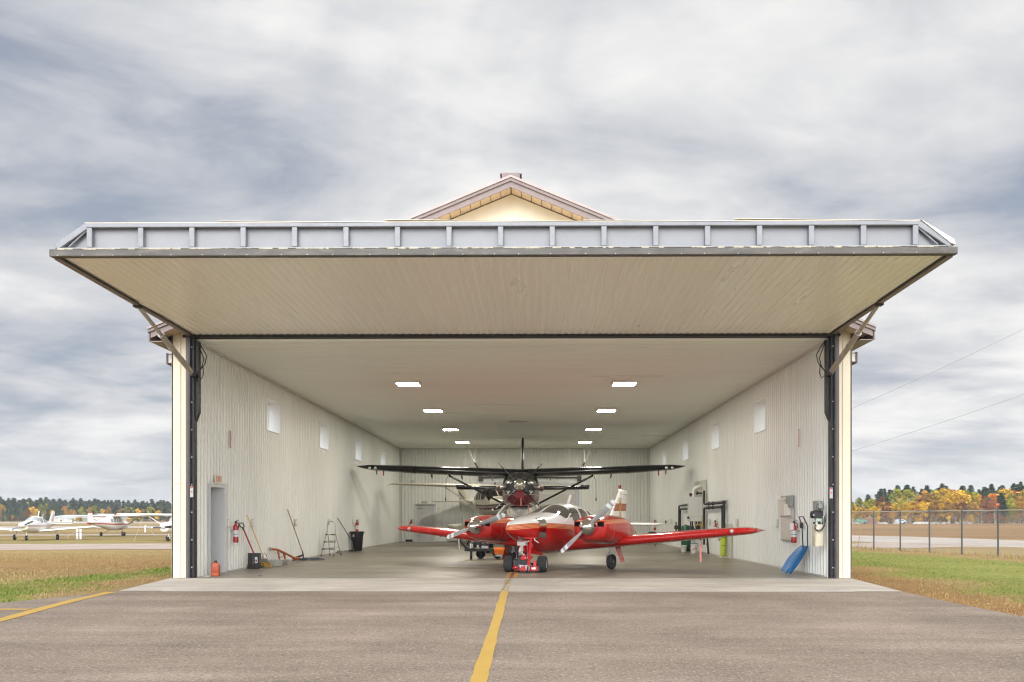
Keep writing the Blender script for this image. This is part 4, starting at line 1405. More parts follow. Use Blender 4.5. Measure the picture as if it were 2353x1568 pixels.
# streamer hanging under the near wing
tcM = Matrix.Translation((0.75, 23.25, 0.012)) @ Matrix.Rotation(R(-119), 4, 'Z')
pos = tcM @ Vector((0.25, 4.02, 0.84))
st = thing('pitot_streamer', 'faded red streamer hanging from a pitot cover under the red wing', 'streamer', pos)
b = MB(); b.cbox((0, 0, -0.02), (0.03, 0.10, 0.05)); b.tube([(0, 0, -0.04), (0.015, 0, -0.10), (-0.01, 0, -0.16)], 0.006, 5); b.build('pitot_cover', M_red, st)
b = MB(); b.prism([(-0.028, -0.16), (0.022, -0.16), (0.016, -0.40), (0.024, -0.58), (-0.022, -0.58), (-0.03, -0.38)], -0.003, 0.003, 'xz'); b.build('strap', M_streamer, st, smooth=0)

# ================================================================== the black and red high-wing turboprop
BLK = (0.010, 0.010, 0.011); DRED = (0.095, 0.007, 0.011)
M_kod = line_mat('black_over_red_paint', [(-0.02, DRED), (0.0, (0.35, 0.33, 0.30)), (9, BLK)], 0.3, 0.15)
M_kblk = mat('gloss_black_paint', (0.006, 0.006, 0.007), 0.24, 0, 0.1, 3, coat=0.2)
M_mirror = mat('chrome_spinner', (0.78, 0.77, 0.74), 0.06, 1.0)
M_cover = mat('red_cover_fabric', (0.36, 0.035, 0.045), 0.7, 0, 0.1, 8)
kd = thing('turboprop_plane', 'gloss black and dark red high wing turboprop with chrome spinner, facing the opening on floats', 'aircraft', (-0.53, 35.5, 0.012), R(-90))
KX = 0.45
kf = Body([(3.06, 2.47, .10, .10, .14, 2.2, 2.4), (3.05, 2.47, .22, .20, .28, 2.3, 2.5), (3.02, 2.46, .36, .32, .46, 2.4, 2.7), (2.93, 2.45, .50, .42, .60, 2.4, 2.8), (2.6, 2.45, .60, .45, .63, 2.5, 3), (1.9, 2.45, .66, .47, .65, 2.6, 3.2), (1.35, 2.45, .70, .52, .66, 2.6, 3.4), (.95, 2.45, .73, .68, .66, 2.8, 3.6), (.5, 2.45, .755, .81, .66, 3, 3.6),
           (0, 2.45, .76, .84, .66, 3, 3.6), (-1.5, 2.45, .76, .84, .64, 3, 3.6), (-2.6, 2.48, .66, .76, .52, 2.8, 3), (-3.8, 2.55, .46, .52, .36, 2.5, 2.6), (-5.2, 2.64, .26, .34, .24, 2.3, 2.3), (-6.5, 2.72, .10, .2, .14), (-6.8, 2.74, .04, .1, .08)])
kf.mesh(70, 56, lambda x, y, z: z - (2.27 + 0.03 * max(0, 2 - x))).build('fuselage', M_kod, kd)
b = MB()
for sd_ in (0, 1):
    def kw(u, v, sd_=sd_):
        a = R(24) + R(63) * u
        xf = 1.02 + 0.40 * u ** 0.6; xb = 0.52 + 0.06 * u
        return xf + (xb - xf) * v, (a if sd_ == 0 else PI - a)
    kf.patch(kw, 12, 8, 0.006, b)
b.build('windscreen', mat('dark_windscreen', (0.012, 0.013, 0.014), 0.05, spec=0.7), kd)
for sd_ in (1, -1):
    for x0, x1 in ((0.45, -0.35), (-0.55, -1.1), (-1.3, -1.9)):
        kf.side_window(x0, x1, 2.62, 3.02, sd_, 0.006, 0.12 if x0 == 0.45 else 0, 0, 0.2).build('side_window', M_wind, kd)
    tab = [(0.0, KX, 1.75, 3.20, 0.42), (2.0, KX, 1.75, 3.27, 0.41), (3.6, KX - 0.02, 1.72, 3.33, 0.38), (4.38, KX - 0.04, 1.66, 3.36, 0.35)]
    tab2 = [(4.40, KX + 0.09, 1.78, 3.355, 0.38), (5.4, KX + 0.02, 1.55, 3.41, 0.32), (6.3, KX - 0.06, 1.32, 3.46, 0.26), (6.62, KX - 0.14, 1.12, 3.49, 0.15), (6.86, KX - 0.42, 0.62, 3.53, 0.05)]
    b = MB(); airfoil(wing_secs(tab, sd_), b=b); airfoil(wing_secs(tab2, sd_), b=b)
    wg = b.build('wing', M_kblk, kd, smooth=40)
    for yl in (6.02, 6.26):
        b = MB(); b.lathe([(0.055, 0.0), (0.06, 0.02), (0.045, 0.03)], (KX - 0.03 - 0.1 * (yl - 6.02), sd_ * yl, 3.435), 'x', 14); lm = b.build('landing_light', M_chrome, wg)
    for yl in (1.25, 2.55, 3.85):
        b = MB(); b.prism([(KX - 0.9, 3.15 + 0.04 * yl), (KX - 1.75, 3.18 + 0.04 * yl), (KX - 1.62, 2.92 + 0.04 * yl), (KX - 1.40, 2.95 + 0.04 * yl)], sd_ * yl - 0.02, sd_ * yl + 0.02, 'xz'); b.build('flap_hinge', M_kblk, wg, smooth=0)
    b = MB(); b.prism([(KX - 0.6, 3.36), (KX - 0.9, 3.36), (KX - 0.86, 3.20), (KX - 0.72, 3.20)], sd_ * 6.1 - 0.012, sd_ * 6.1 + 0.012, 'xz'); b.build('tip_fence', M_kblk, wg, smooth=0)
    b = MB(); b.tube([(0.25, sd_ * 0.72, 1.95), (0.05, sd_ * 3.02, 3.14)], [0.042, 0.042], 10); b.build('wing_strut', M_kblk, kd)
    # tailplane with end plates
    b = MB(); airfoil([((-5.55, sd_ * 0.05, 2.81), 1.25, 0.26, (0, 0, 1)), ((-5.6, sd_ * 3.15, 2.83), 1.0, 0.22, (0, 0, 1)), ((-5.65, sd_ * 3.22, 2.83), 0.9, 0.12, (0, 0, 1))], b=b); tp = b.build('tailplane', M_kblk, kd)
    b = MB(); b.box((-6.0, min(sd_ * 2.82, sd_ * 3.24), 2.86), (-5.58, max(sd_ * 2.82, sd_ * 3.24), 2.98)); b.build('balance_horn', M_kblk, tp, bevel=0.02)
    # exhaust stack and its red plug
    b = MB(); b.tube([(2.45, sd_ * 0.40, 2.53), (2.72, sd_ * 0.58, 2.55), (2.70, sd_ * 0.72, 2.53), (2.52, sd_ * 0.84, 2.50)], [0.06, 0.09, 0.09, 0.10], 12); ex = b.build('exhaust_stack', mat('burnt_steel', (0.16, 0.145, 0.13), 0.3, 0.9), kd)
    b = MB(); b.lathe([(0.001, 0.06), (0.09, 0.05), (0.115, 0.0), (0.11, -0.10), (0.04, -0.12)], (2.50, sd_ * 0.83, 2.50), 'x', 14); b.build('exhaust_cover', M_cover, ex)
    # lettering on the cowl flank, small
    def cowl_pt(yv, zv):
        lo, hi = 2.2, 3.05
        for _ in range(30):
            xm = (lo + hi) / 2
            if kf.raw(xm, kf.ang(xm, zv)).y > yv:
                lo = xm
            else:
                hi = xm
        return Vector((xm, sd_ * yv, zv))
    pa_, pb_, pm_ = cowl_pt(0.36, 2.385), cowl_pt(0.50, 2.385), cowl_pt(0.43, 2.385)
    M4 = frame3(pm_ + Vector((0.014, 0, 0)), (pb_ - pa_) * sd_, (0, 0, 1))
    text('lettering', 'KODIAK', 0.055, M4, mat('white_lettering', (0.8, 0.8, 0.8), 0.4), kd, ext=0.004, sx=0.9)
    b = MB(); pw_ = cowl_pt(0.43, 2.32); z0 = 2.35; yc_ = sd_ * 0.43; b.prism([(yc_ - 0.06, z0), (yc_ + 0.06, z0), (yc_ + 0.035, z0 - 0.045), (yc_ + 0.015, z0 - 0.025), (yc_ - 0.01, z0 - 0.07)], pw_.x + 0.006, pw_.x + 0.014, 'yz'); b.build('paw_mark', mat('white_lettering', (0.8, 0.8, 0.8), 0.4), kd, smooth=0)
    # amphibious float
    fl_ = Body([(3.7, 1.12, .05, .05, .05), (3.5, 1.08, .20, .12, .18), (3.0, 1.0, .33, .16, .42), (2.0, .96, .38, .18, .56), (0, .94, .38, .18, .58), (-.8, .94, .38, .18, .52), (-2.5, .96, .30, .16, .36), (-4.0, 1.0, .10, .12, .12)], 2.6, sd_ * 1.25)
    flo = fl_.mesh(36, 28).build('float', mat('white_float_paint', (0.62, 0.62, 0.58), 0.3, 0, 0.06, 2), kd)
    for px_ in (2.55, -0.35):
        wheel(kd, (px_, sd_ * 1.25, 0.19), 0.19, 0.15, M_rimd)
        b = MB(); b.rod((px_, sd_ * 1.25, 0.19), (px_ - 0.1, sd_ * 1.25, 0.7), 0.03); b.build('wheel_leg', M_oleo, kd)
    for xa, xb in ((1.6, 1.3), (-1.0, -0.8)):
        b = MB(); b.rod((xa, sd_ * 1.2, 1.10), (xb, sd_ * 0.62, 1.86), 0.05); b.build('float_strut', M_wht, kd)
    b = MB(); b.rod((1.6, sd_ * 1.2, 1.10), (-0.8, sd_ * 0.62, 1.86), 0.022); b.build('brace_wire', M_oleo, kd)
for xa in (1.6, -1.0):
    b = MB(); b.rod((xa, -1.0, 1.05), (xa, 1.0, 1.05), 0.045); b.build('spreader_bar', M_wht, kd)
pod = Body([(2.35, 1.62, .10, .10, .10), (2.2, 1.60, .40, .20, .34), (1.6, 1.58, .55, .25, .50), (0, 1.58, .58, .25, .52), (-1.6, 1.6, .50, .22, .42), (-2.6, 1.7, .15, .1, .1)], 3.0)
pod.mesh(30, 36).build('cargo_pod', mat('gloss_white_pod', (0.58, 0.58, 0.54), 0.12, 0, 0.08, 3, coat=0.5, dirt=0.5, dcol=(0.18, 0.18, 0.17), ds=5), kd)
text('pod_mark', 'H', 0.16, frame3((2.30, -0.02, 1.72), (0, 1, 0), (-0.3, 0, 1)), mat('white_lettering', (0.8, 0.8, 0.8), 0.4), kd)
b = MB(); airfoil([((-5.0, 0, 2.9), 1.9, 0.16, (0, 1, 0)), ((-5.35, 0, 3.5), 1.55, 0.16, (0, 1, 0)), ((-5.85, 0, 4.9), 1.0, 0.15, (0, 1, 0)), ((-6.0, 0, 5.26), 0.8, 0.12, (0, 1, 0)), ((-6.1, 0, 5.32), 0.6, 0.05, (0, 1, 0))], under=0.86, b=b); b.build('fin', M_kblk, kd)
# spinner, four blades
b = MB(); b.lathe([(0.255, 3.02), (0.26, 3.06), (0.25, 3.14), (0.21, 3.26), (0.145, 3.37), (0.07, 3.45), (0.001, 3.475)], (0, 0, 2.60), 'x', 32); sp = b.build('propeller', M_mirror, kd)
M_kp = mat('black_propeller_paint', (0.03, 0.03, 0.032), 0.35)
for q in range(4):
    pb = MB(); blade(pb, (3.10, 0, 2.60), R(44) + q * PI / 2, 0.16, 1.24, 0.10, 0.13, [0.0, 0.07, 0.12, 0.19], 1.35, 1.2)
    pb.build('propeller_blade', [M_kp, mat('grey_tip_paint', (0.5, 0.5, 0.48), 0.4)], sp)
# chin inlet with red cover, hanging lines
b = MB(); b.prism([(-0.13, 2.40), (0.13, 2.40), (0.20, 2.32), (0.21, 2.20), (0.14, 2.12), (-0.14, 2.12), (-0.21, 2.20), (-0.20, 2.32)], 2.9, 3.06, 'yz'); ci = b.build('chin_inlet_cover', mat('bright_red_cover', (0.30, 0.03, 0.045), 0.6), kd, bevel=0.02)
b = MB(); b.box((3.061, -0.09, 2.225), (3.066, 0.09, 2.245)); b.build('cover_slot', M_black, ci, smooth=0)
b = MB(); b.tube([(3.07, -0.10, 2.14), (3.05, -0.22, 1.95), (3.02, -0.30, 1.86), (3.02, 0.0, 1.82), (3.02, 0.30, 1.86), (3.05, 0.22, 1.95), (3.07, 0.10, 2.14)], 0.007, 5); b.build('cover_cord', mat('red_cord', (0.45, 0.08, 0.08), 0.7), ci)
b = MB(); b.box((3.07, 0.03, 1.83), (3.076, 0.07, 2.12)); b.box((3.02, 0.32, 1.45), (3.026, 0.355, 1.85)); b.box((3.02, -0.40, 1.55), (3.026, -0.375, 1.80)); b.build('cover_streamer', M_streamer, ci, smooth=0)
# cowl struts to the floats
for sd_ in (1, -1):
    b = MB(); b.tube([(2.95, sd_ * 0.28, 1.98), (2.6, sd_ * 0.55, 1.82), (2.3, sd_ * 1.12, 1.12)], [0.022, 0.026, 0.03], 10); b.build('front_float_strut', M_oleo, kd)
    b = MB(); b.rod((2.98, sd_ * 0.22, 2.3), (2.4, sd_ * 0.95, 1.75), 0.012); b.build('cowl_line', M_oleo, kd)
# tie-down lines under the wings
for sd_ in (1, -1):
    p = Vector((-0.53 + sd_ * 5.72, 35.3, 3.36))
    s_ = thing('wing_streamer', 'red and white gust streamer hanging under the %s wing of the black plane' % ('right-hand' if sd_ > 0 else 'left-hand'), 'streamer', p)
    b = MB(); b.prism([(-0.03, 0.02), (0.03, 0.02), (0.025, -0.22), (-0.025, -0.22)], -0.006, 0.006, 'xz'); b.build('red_strap', M_cover, s_, smooth=0)
    b = MB(); b.rod((0, 0, -0.22), (0, 0, -0.72), 0.014, 8); b.build('white_tube', M_white, s_)
    p = Vector((-0.53 + sd_ * 3.06, 35.45, 3.12))
    s_ = thing('tie_down_line', 'thin black tie line hanging from the %s strut top of the black plane' % ('right-hand' if sd_ > 0 else 'left-hand'), 'line', p)
    b = MB(); b.tube([(0, 0, 0), (0.03 * sd_, 0, -0.10), (0.07 * sd_, 0, -0.22), (0.08 * sd_, 0, -0.9)], 0.010, 6); b.build('cord', M_black, s_)
    b = MB(); b.lathe([(0.02, -0.90), (0.024, -0.96), (0.02, -1.04)], (0.08 * sd_, 0, 0), 'z', 8); b.build('hook', M_black, s_)


# ================================================================== high-wing singles
def high_wing(name, label, loc, rz, pal, wing_z=2.15, hang_mat=None, swept=True, floats=False, reg=None, red_tips=None, prop_ang=0.3, tail_top=2.6, belly=0.0, group=None):
    """strut-braced single; local x to the nose, z = 0 on the ground, `belly` lifts the airframe"""
    t = thing(name, label, 'aircraft', loc, rz, group)
    B = belly
    fb_ = Body([(2.25, 1.10 + B, .20, .20, .26), (2.18, 1.10 + B, .38, .30, .36), (1.8, 1.10 + B, .47, .36, .44), (1.2, 1.10 + B, .52, .42, .50), (1.0, 1.10 + B, .53, .50, .52), (.55, 1.10 + B, .54, .88, .53, 3, 2.6), (.2, 1.10 + B, .54, .98, .53, 3.2, 2.6), (-.6, 1.10 + B, .53, .98, .52, 3.2, 2.6),
                (-1.3, 1.12 + B, .47, .72, .45, 2.6, 2.4), (-1.9, 1.16 + B, .38, .48, .36), (-3.2, 1.24 + B, .23, .30, .22), (-4.6, 1.36 + B, .08, .14, .10), (-4.8, 1.37 + B, .03, .06, .05)])
    fb_.mesh(50, 36, lambda x, y, z: 5 if floats and x < -1.0 else z - B - (1.12 + (0.05 * max(0, -x - 1) if not floats else 0.045 * (x - 0.6) ** 2 * (0.6 if x < 0.6 else 0.3)))).build('fuselage', pal['body'], t)
    b = MB()
    for sd_ in (0, 1):
        def ww(u, v, sd_=sd_):
            a = R(20) + R(68) * u
            xf = 0.95 + 0.12 * u ** 0.6; xb = 0.50
            return xf + (xb - xf) * v, (a if sd_ == 0 else PI - a)
        fb_.patch(ww, 10, 8, 0.006, b)
    b.build('windscreen', pal['glass'], t)
    ztop = lambda x: fb_.at(x)[0] + fb_.at(x)[2] * 0.86
    for sd_ in (1, -1):
        for x0, x1 in ((0.42, -0.10), (-0.24, -0.46), (-0.56, -0.98), (-1.06, -1.36)):
            fb_.side_window(x0, x1, 1.40 + B, (lambda x: min(1.40 + B + 0.48, ztop(x))), sd_, 0.006, 0.10 if x0 == 0.42 else 0, 0, 0.2).build('side_window', pal['glass'], t)
        W_ = [(0.0, 0.55, 1.55, wing_z + B, 0.21), (2.6, 0.55, 1.55, wing_z + 0.03 + B, 0.20), (5.1, 0.40, 1.10, wing_z + 0.07 + B, 0.13), (5.34, 0.28, 0.85, wing_z + 0.05 + B, 0.08), (5.46, 0.1, 0.5, wing_z + B, 0.02)]
        b = MB(); airfoil(wing_secs(W_, sd_), b=b); wg = b.build('wing', pal['wing'], t, smooth=40)
        if red_tips:
            b = MB(); airfoil(wing_secs([(5.12, 0.405, 1.11, wing_z + 0.07 + B, 0.14), (5.36, 0.29, 0.87, wing_z + 0.05 + B, 0.09), (5.50, 0.1, 0.5, wing_z - 0.02 + B, 0.02)], sd_), b=b); b.build('wing_tip', red_tips, wg)
        b = MB(); b.tube([(0.25, sd_ * 0.50, 0.72 + B), (0.12, sd_ * 2.55, wing_z - 0.06 + B)], 0.035, 8); b.build('wing_strut', pal['strut'], t)
        b = MB(); airfoil([((-3.85, sd_ * 0.05, 1.38 + B), 1.05, 0.10, (0, 0, 1)), ((-4.0, sd_ * 1.72, 1.38 + B), 0.74, 0.07, (0, 0, 1)), ((-4.1, sd_ * 1.8, 1.38 + B), 0.5, 0.02, (0, 0, 1))], b=b); b.build('tailplane', pal['wing'], t)
    tt = tail_top + B
    b = MB()
    if swept:
        airfoil([((-2.7, 0, 1.42 + B), 2.1, 0.06, (0, 1, 0)), ((-3.5, 0, 1.62 + B), 1.30, 0.09, (0, 1, 0)), ((-4.35, 0, tt - 0.08), 0.72, 0.07, (0, 1, 0)), ((-4.45, 0, tt), 0.5, 0.02, (0, 1, 0))], under=0.86, b=b)
    else:
        airfoil([((-3.5, 0, 1.42 + B), 1.30, 0.09, (0, 1, 0)), ((-3.75, 0, 1.75 + B), 1.05, 0.09, (0, 1, 0)), ((-3.95, 0, tt - 0.06), 0.80, 0.07, (0, 1, 0)), ((-4.05, 0, tt), 0.6, 0.03, (0, 1, 0))], under=0.86, b=b)
    fn_ = b.build('fin', pal.get('fin', pal['wing']), t)
    if pal.get('fin_attr'):
        me = fn_.data; at2 = me.attributes.new('line', 'FLOAT', 'POINT'); at2.data.foreach_set('value', [pal['fin_attr'](v.co) for v in me.vertices])
    b = MB(); b.lathe([(0.16, 2.25), (0.165, 2.30), (0.12, 2.44), (0.05, 2.54), (0.001, 2.57)], (0, 0, 1.12 + B), 'x', 20); sp_ = b.build('propeller', pal['spin'], t)
    for q in (0, 1):
        pb = MB(); blade(pb, (2.33, 0, 1.12 + B), prop_ang + PI * q, 0.1, 0.95, 0.09, 0.15, [0.0, 0.09])
        pb.build('propeller_blade', [pal['prop'], pal['tip']], sp_)
    if floats:
        for sd_ in (1, -1):
            fl2 = Body([(3.0, .98, .05, .05, .05), (2.8, .95, .18, .12, .18), (2.2, .88, .30, .16, .40), (0, .84, .33, .18, .50), (-.6, .84, .33, .18, .44), (-3.4, .92, .10, .12, .12)], 2.6, sd_ * 1.1)
            fl2.mesh(26, 24).build('float', pal['body2'], t)
            for px_ in (1.9, -0.4):
                wheel(t, (px_, sd_ * 1.1, 0.19), 0.19, 0.14, M_rim)
            for xa, xb in ((1.2, 1.0), (-0.7, -0.4)):
                b = MB(); b.rod((xa, sd_ * 1.08, 0.98), (xb, sd_ * 0.40, 0.62 + B), 0.035); b.build('float_strut', pal['wing'], t)
    else:
        for sd_ in (1, -1):
            b = MB(); b.bar((-0.25, sd_ * 0.3, 0.64), (-0.3, sd_ * 1.1, 0.2), 0.09, 0.025, (0, 1, 0)); b.build('gear_leg', pal['strut'], t)
            wheel(t, (-0.3, sd_ * 1.18, 0.2), 0.2, 0.15, M_rimd)
        b = MB(); b.rod((1.5, 0, 0.7), (1.62, 0, 0.2), 0.035); b.tube([(1.62, -0.09, 0.18), (1.6, -0.09, 0.4), (1.6, 0.09, 0.4), (1.62, 0.09, 0.18)], 0.015, 6); b.build('nose_leg', pal['strut'], t)
        wheel(t, (1.62, 0, 0.18), 0.18, 0.13, M_rimd)
    if reg:
        for sd_ in (1, -1):
            o = text('registration', reg, 0.36, Matrix.Identity(4), M_blacktext, t, ext=0.0)
            for v in o.data.vertices:
                xq = -1.95 - sd_ * v.co.x * 1.1; zq = 1.20 + B + v.co.y + 0.05 * (-1.95 - xq)
                aq = fb_.ang(xq, zq)
                v.co = fb_.pt(xq, aq if sd_ > 0 else PI - aq, 0.012)
    return t


CRM = (0.66, 0.63, 0.52)
M_cwing = mat('cream_white_wing_paint', (0.62, 0.59, 0.49), 0.35, 0, 0.05, 2)
M_cbody = line_mat('cream_fuselage_paint', [(-0.26, (0.60, 0.59, 0.53)), (-0.15, (0.16, 0.018, 0.028)), (-0.135, (0.65, 0.63, 0.56)), (-0.10, (0.16, 0.018, 0.028)), (-0.085, (0.65, 0.63, 0.56)), (0.0, (0.03, 0.012, 0.014)), (9, CRM)], 0.3, 0.3)
M_cfin = line_mat('cream_fin_paint', [(0.0, CRM), (0.10, (0.02, 0.02, 0.022)), (0.125, CRM), (0.16, (0.02, 0.02, 0.022)), (0.185, CRM), (0.33, (0.02, 0.02, 0.022)), (9, CRM)], 0.3, 0.3)
ces = high_wing('float_plane', 'cream high wing float plane with dark red and black stripes behind the black turboprop', (-2.2, 44.05, 0.012), R(-65),
                dict(body=M_cbody, body2=M_cwing, wing=M_cwing, glass=mat('black_cabin_glass', (0.012, 0.012, 0.013), 0.08), strut=M_cwing, spin=M_wht, prop=M_kp, tip=M_propw, fin=M_cfin, fin_attr=lambda c: c[2] - (2.62 - (c[0] + 4.8) * 0.42) + 0.05),
                2.06, floats=True, reg='C-GMDH', belly=0.92, tail_top=2.30)

# ---- planes parked out on the field
def field_z(x, y):
    return gz(x, y) + 0.02


M_fw = mat('white_field_plane_paint', (0.78, 0.77, 0.74), 0.35, 0, 0.04, 2)
M_fgl = mat('pale_canopy_glass', (0.30, 0.32, 0.32), 0.06, spec=0.6)
M_frd = mat('faded_red_paint', (0.48, 0.09, 0.06), 0.45)
M_fbody = line_mat('white_red_stripe_paint', [(-0.02, (0.76, 0.76, 0.74)), (0.13, (0.50, 0.13, 0.11)), (9, (0.78, 0.78, 0.76))], 0.35, 0.2)
pal1 = dict(body=M_fbody, body2=M_fw, wing=M_fw, glass=M_fgl, strut=mat('weathered_strut', (0.22, 0.19, 0.15), 0.5), spin=M_fw, prop=mat('grey_brown_blade', (0.2, 0.2, 0.21), 0.5), tip=M_fw)
X0, Y0 = -42.2, 85.0
c150 = high_wing('high_wing_plane', 'white high wing plane with faded red stripe facing away in the left field', (X0, Y0, field_z(X0, Y0)), R(88), pal1, 1.98, swept=False, prop_ang=R(-20), tail_top=2.32)
b = MB(); airfoil([((-3.94, 0, 2.28), 0.82, 0.085, (0, 1, 0)), ((-4.02, 0, 2.36), 0.62, 0.05, (0, 1, 0))], under=0.86, b=b); b.lathe([(0.03, 2.36), (0.03, 2.44)], (-4.3, 0, 0), 'z', 8); b.build('red_fin_cap', M_frd, c150)
b = MB(); b.cbox((-4.55, 0, 1.30), (0.5, 0.2, 0.22)); b.build('red_tail_cone', M_frd, c150, bevel=0.05)
M_fbody2 = line_mat('white_navy_field_paint', [(-0.1, (0.76, 0.76, 0.75)), (0.0, (0.02, 0.025, 0.06)), (9, (0.78, 0.78, 0.77))], 0.35, 0.2)
X1, Y1 = -27.85, 66.5
c172 = high_wing('high_wing_plane', 'white high wing plane with orange red wing tip half hidden by the hangar', (X1, Y1, field_z(X1, Y1)), R(-97), dict(body=M_fbody2, body2=M_fw, wing=M_fw, glass=M_fgl, strut=M_fw, spin=M_fw, prop=mat('navy_blade', (0.02, 0.022, 0.04), 0.4), tip=M_fw), 2.02, red_tips=mat('orange_red_tip', (0.62, 0.13, 0.05), 0.4), prop_ang=R(4), tail_top=2.55)

# low-wing single
X2, Y2 = -40.7, 69.0
pa = thing('low_wing_plane', 'white low wing plane with thin navy and red stripe parked at the far left', 'aircraft', (X2, Y2, field_z(X2, Y2)), R(-78))
M_pab = line_mat('white_pinstripe_paint', [(-0.10, (0.77, 0.76, 0.73)), (-0.05, (0.50, 0.17, 0.14)), (-0.01, (0.77, 0.76, 0.73)), (0.03, (0.06, 0.08, 0.16)), (9, (0.78, 0.77, 0.75))], 0.35, 0.2)
pf = Body([(2.75, 1.18, .18, .16, .22), (2.68, 1.18, .36, .26, .34), (2.2, 1.18, .46, .33, .46), (1.5, 1.18, .54, .38, .56), (1.2, 1.18, .55, .45, .58), (.7, 1.18, .56, .70, .60), (.2, 1.18, .56, .78, .60), (-.5, 1.18, .55, .74, .58), (-1.2, 1.18, .49, .56, .52), (-1.9, 1.2, .38, .38, .42), (-3.0, 1.25, .24, .26, .28), (-4.2, 1.30, .08, .14, .12), (-4.4, 1.3, .03, .06, .05)], 2.5)
pf.mesh(50, 36, lambda x, y, z: z - 1.20).build('fuselage', M_pab, pa)
b = MB()
for sd_ in (0, 1):
    def pw(u, v, sd_=sd_):
        a = R(30) + R(57) * u
        xf = 0.92 + 0.28 * u ** 0.6; xb = 0.50 + 0.06 * u
        return xf + (xb - xf) * v, (a if sd_ == 0 else PI - a)
    pf.patch(pw, 10, 8, 0.006, b)
b.build('windscreen', M_fgl, pa)
for sd_ in (1, -1):
    for x0, x1 in ((0.50, -0.12), (-0.28, -0.78), (-0.90, -1.22), (-1.32, -1.5)):
        pf.side_window(x0, x1, 1.42, (lambda x: pf.at(x)[0] + pf.at(x)[2] * 0.84), sd_, 0.006, 0.06, 0.05, 0.25).build('side_window', M_fgl, pa)
    b = MB(); airfoil(wing_secs([(0.3, 0.72, 1.75, .70, .24), (0.9, 0.60, 1.6, .75, .24), (4.3, 0.58, 1.58, 1.05, .22), (4.6, 0.5, 1.4, 1.08, .14), (4.68, .3, 1.0, 1.10, .04)], sd_), b=b); b.build('wing', M_fw, pa, smooth=40)
    b = MB(); airfoil([((-3.5, sd_ * .05, 1.3), .8, .09, (0, 0, 1)), ((-3.5, sd_ * 1.6, 1.3), .75, .08, (0, 0, 1))], b=b); b.build('tailplane', M_fw, pa)
    b = MB(); b.rod((-0.1, sd_ * 1.5, 0.8), (-0.1, sd_ * 1.5, 0.22), 0.05); b.build('gear_leg', M_fw, pa)
    wheel(pa, (-0.1, sd_ * 1.6, 0.23), 0.23, 0.16, M_rimd)
b = MB(); b.rod((1.95, 0, 0.75), (2.0, 0, 0.22), 0.045); b.build('nose_leg', M_fw, pa)
wheel(pa, (2.0, 0, 0.21), 0.21, 0.14, M_rim)
b = MB(); airfoil([((-2.7, 0, 1.42), 1.7, .06, (0, 1, 0)), ((-3.2, 0, 1.62), 1.15, .09, (0, 1, 0)), ((-3.85, 0, 2.32), .68, .07, (0, 1, 0)), ((-3.95, 0, 2.40), .5, .03, (0, 1, 0))], under=.86, b=b); b.build('fin', M_fw, pa)
b = MB(); b.prism([(-3.72, 1.5), (-3.95, 1.5), (-4.05, 2.1), (-3.98, 2.1)], -0.06, 0.06, 'xz'); b.build('rudder_stripe', mat('faded_wine_stripe', (0.45, 0.2, 0.2), 0.5), pa, smooth=0)
b = MB(); b.bar((-0.5, 0, 1.9), (-0.75, 0, 2.35), 0.02, 0.06, (0, 1, 0)); b.build('antenna', M_fw, pa)
b = MB(); b.rod((-1.5, 0, 1.6), (-1.7, 0, 2.15), 0.012); b.build('whip_antenna', M_fw, pa)
b = MB(); b.lathe([(.19, 2.75), (.2, 2.80), (.13, 2.98), (.05, 3.08), (.001, 3.1)], (0, 0, 1.2), 'x', 20); sp_ = b.build('propeller', M_fw, pa)
for q in (0, 1):
    pb = MB(); blade(pb, (2.84, 0, 1.2), R(24) + PI * q, .1, .95, .1, .17, [0.0, .10]); pb.build('propeller_blade', [mat('dark_grey_blade', (0.10, 0.12, 0.13), 0.4), M_fw], sp_)
# ================================================================== things along the left wall
def on_left(x, y):
    Y, z = wallx(x, y, XL + 0.03); return Vector((XL + 0.03, Y, z))


def on_right(x, y):
    Y, z = wallx(x, y, XR - 0.03); return Vector((XR - 0.03, Y, z))


M_extr = mat('fire_red_paint', (0.40, 0.012, 0.014), 0.28, coat=0.4)
M_lab = mat('white_paper_label', (0.72, 0.73, 0.75), 0.6)
M_blue = mat('blue_ink', (0.05, 0.10, 0.32), 0.6)


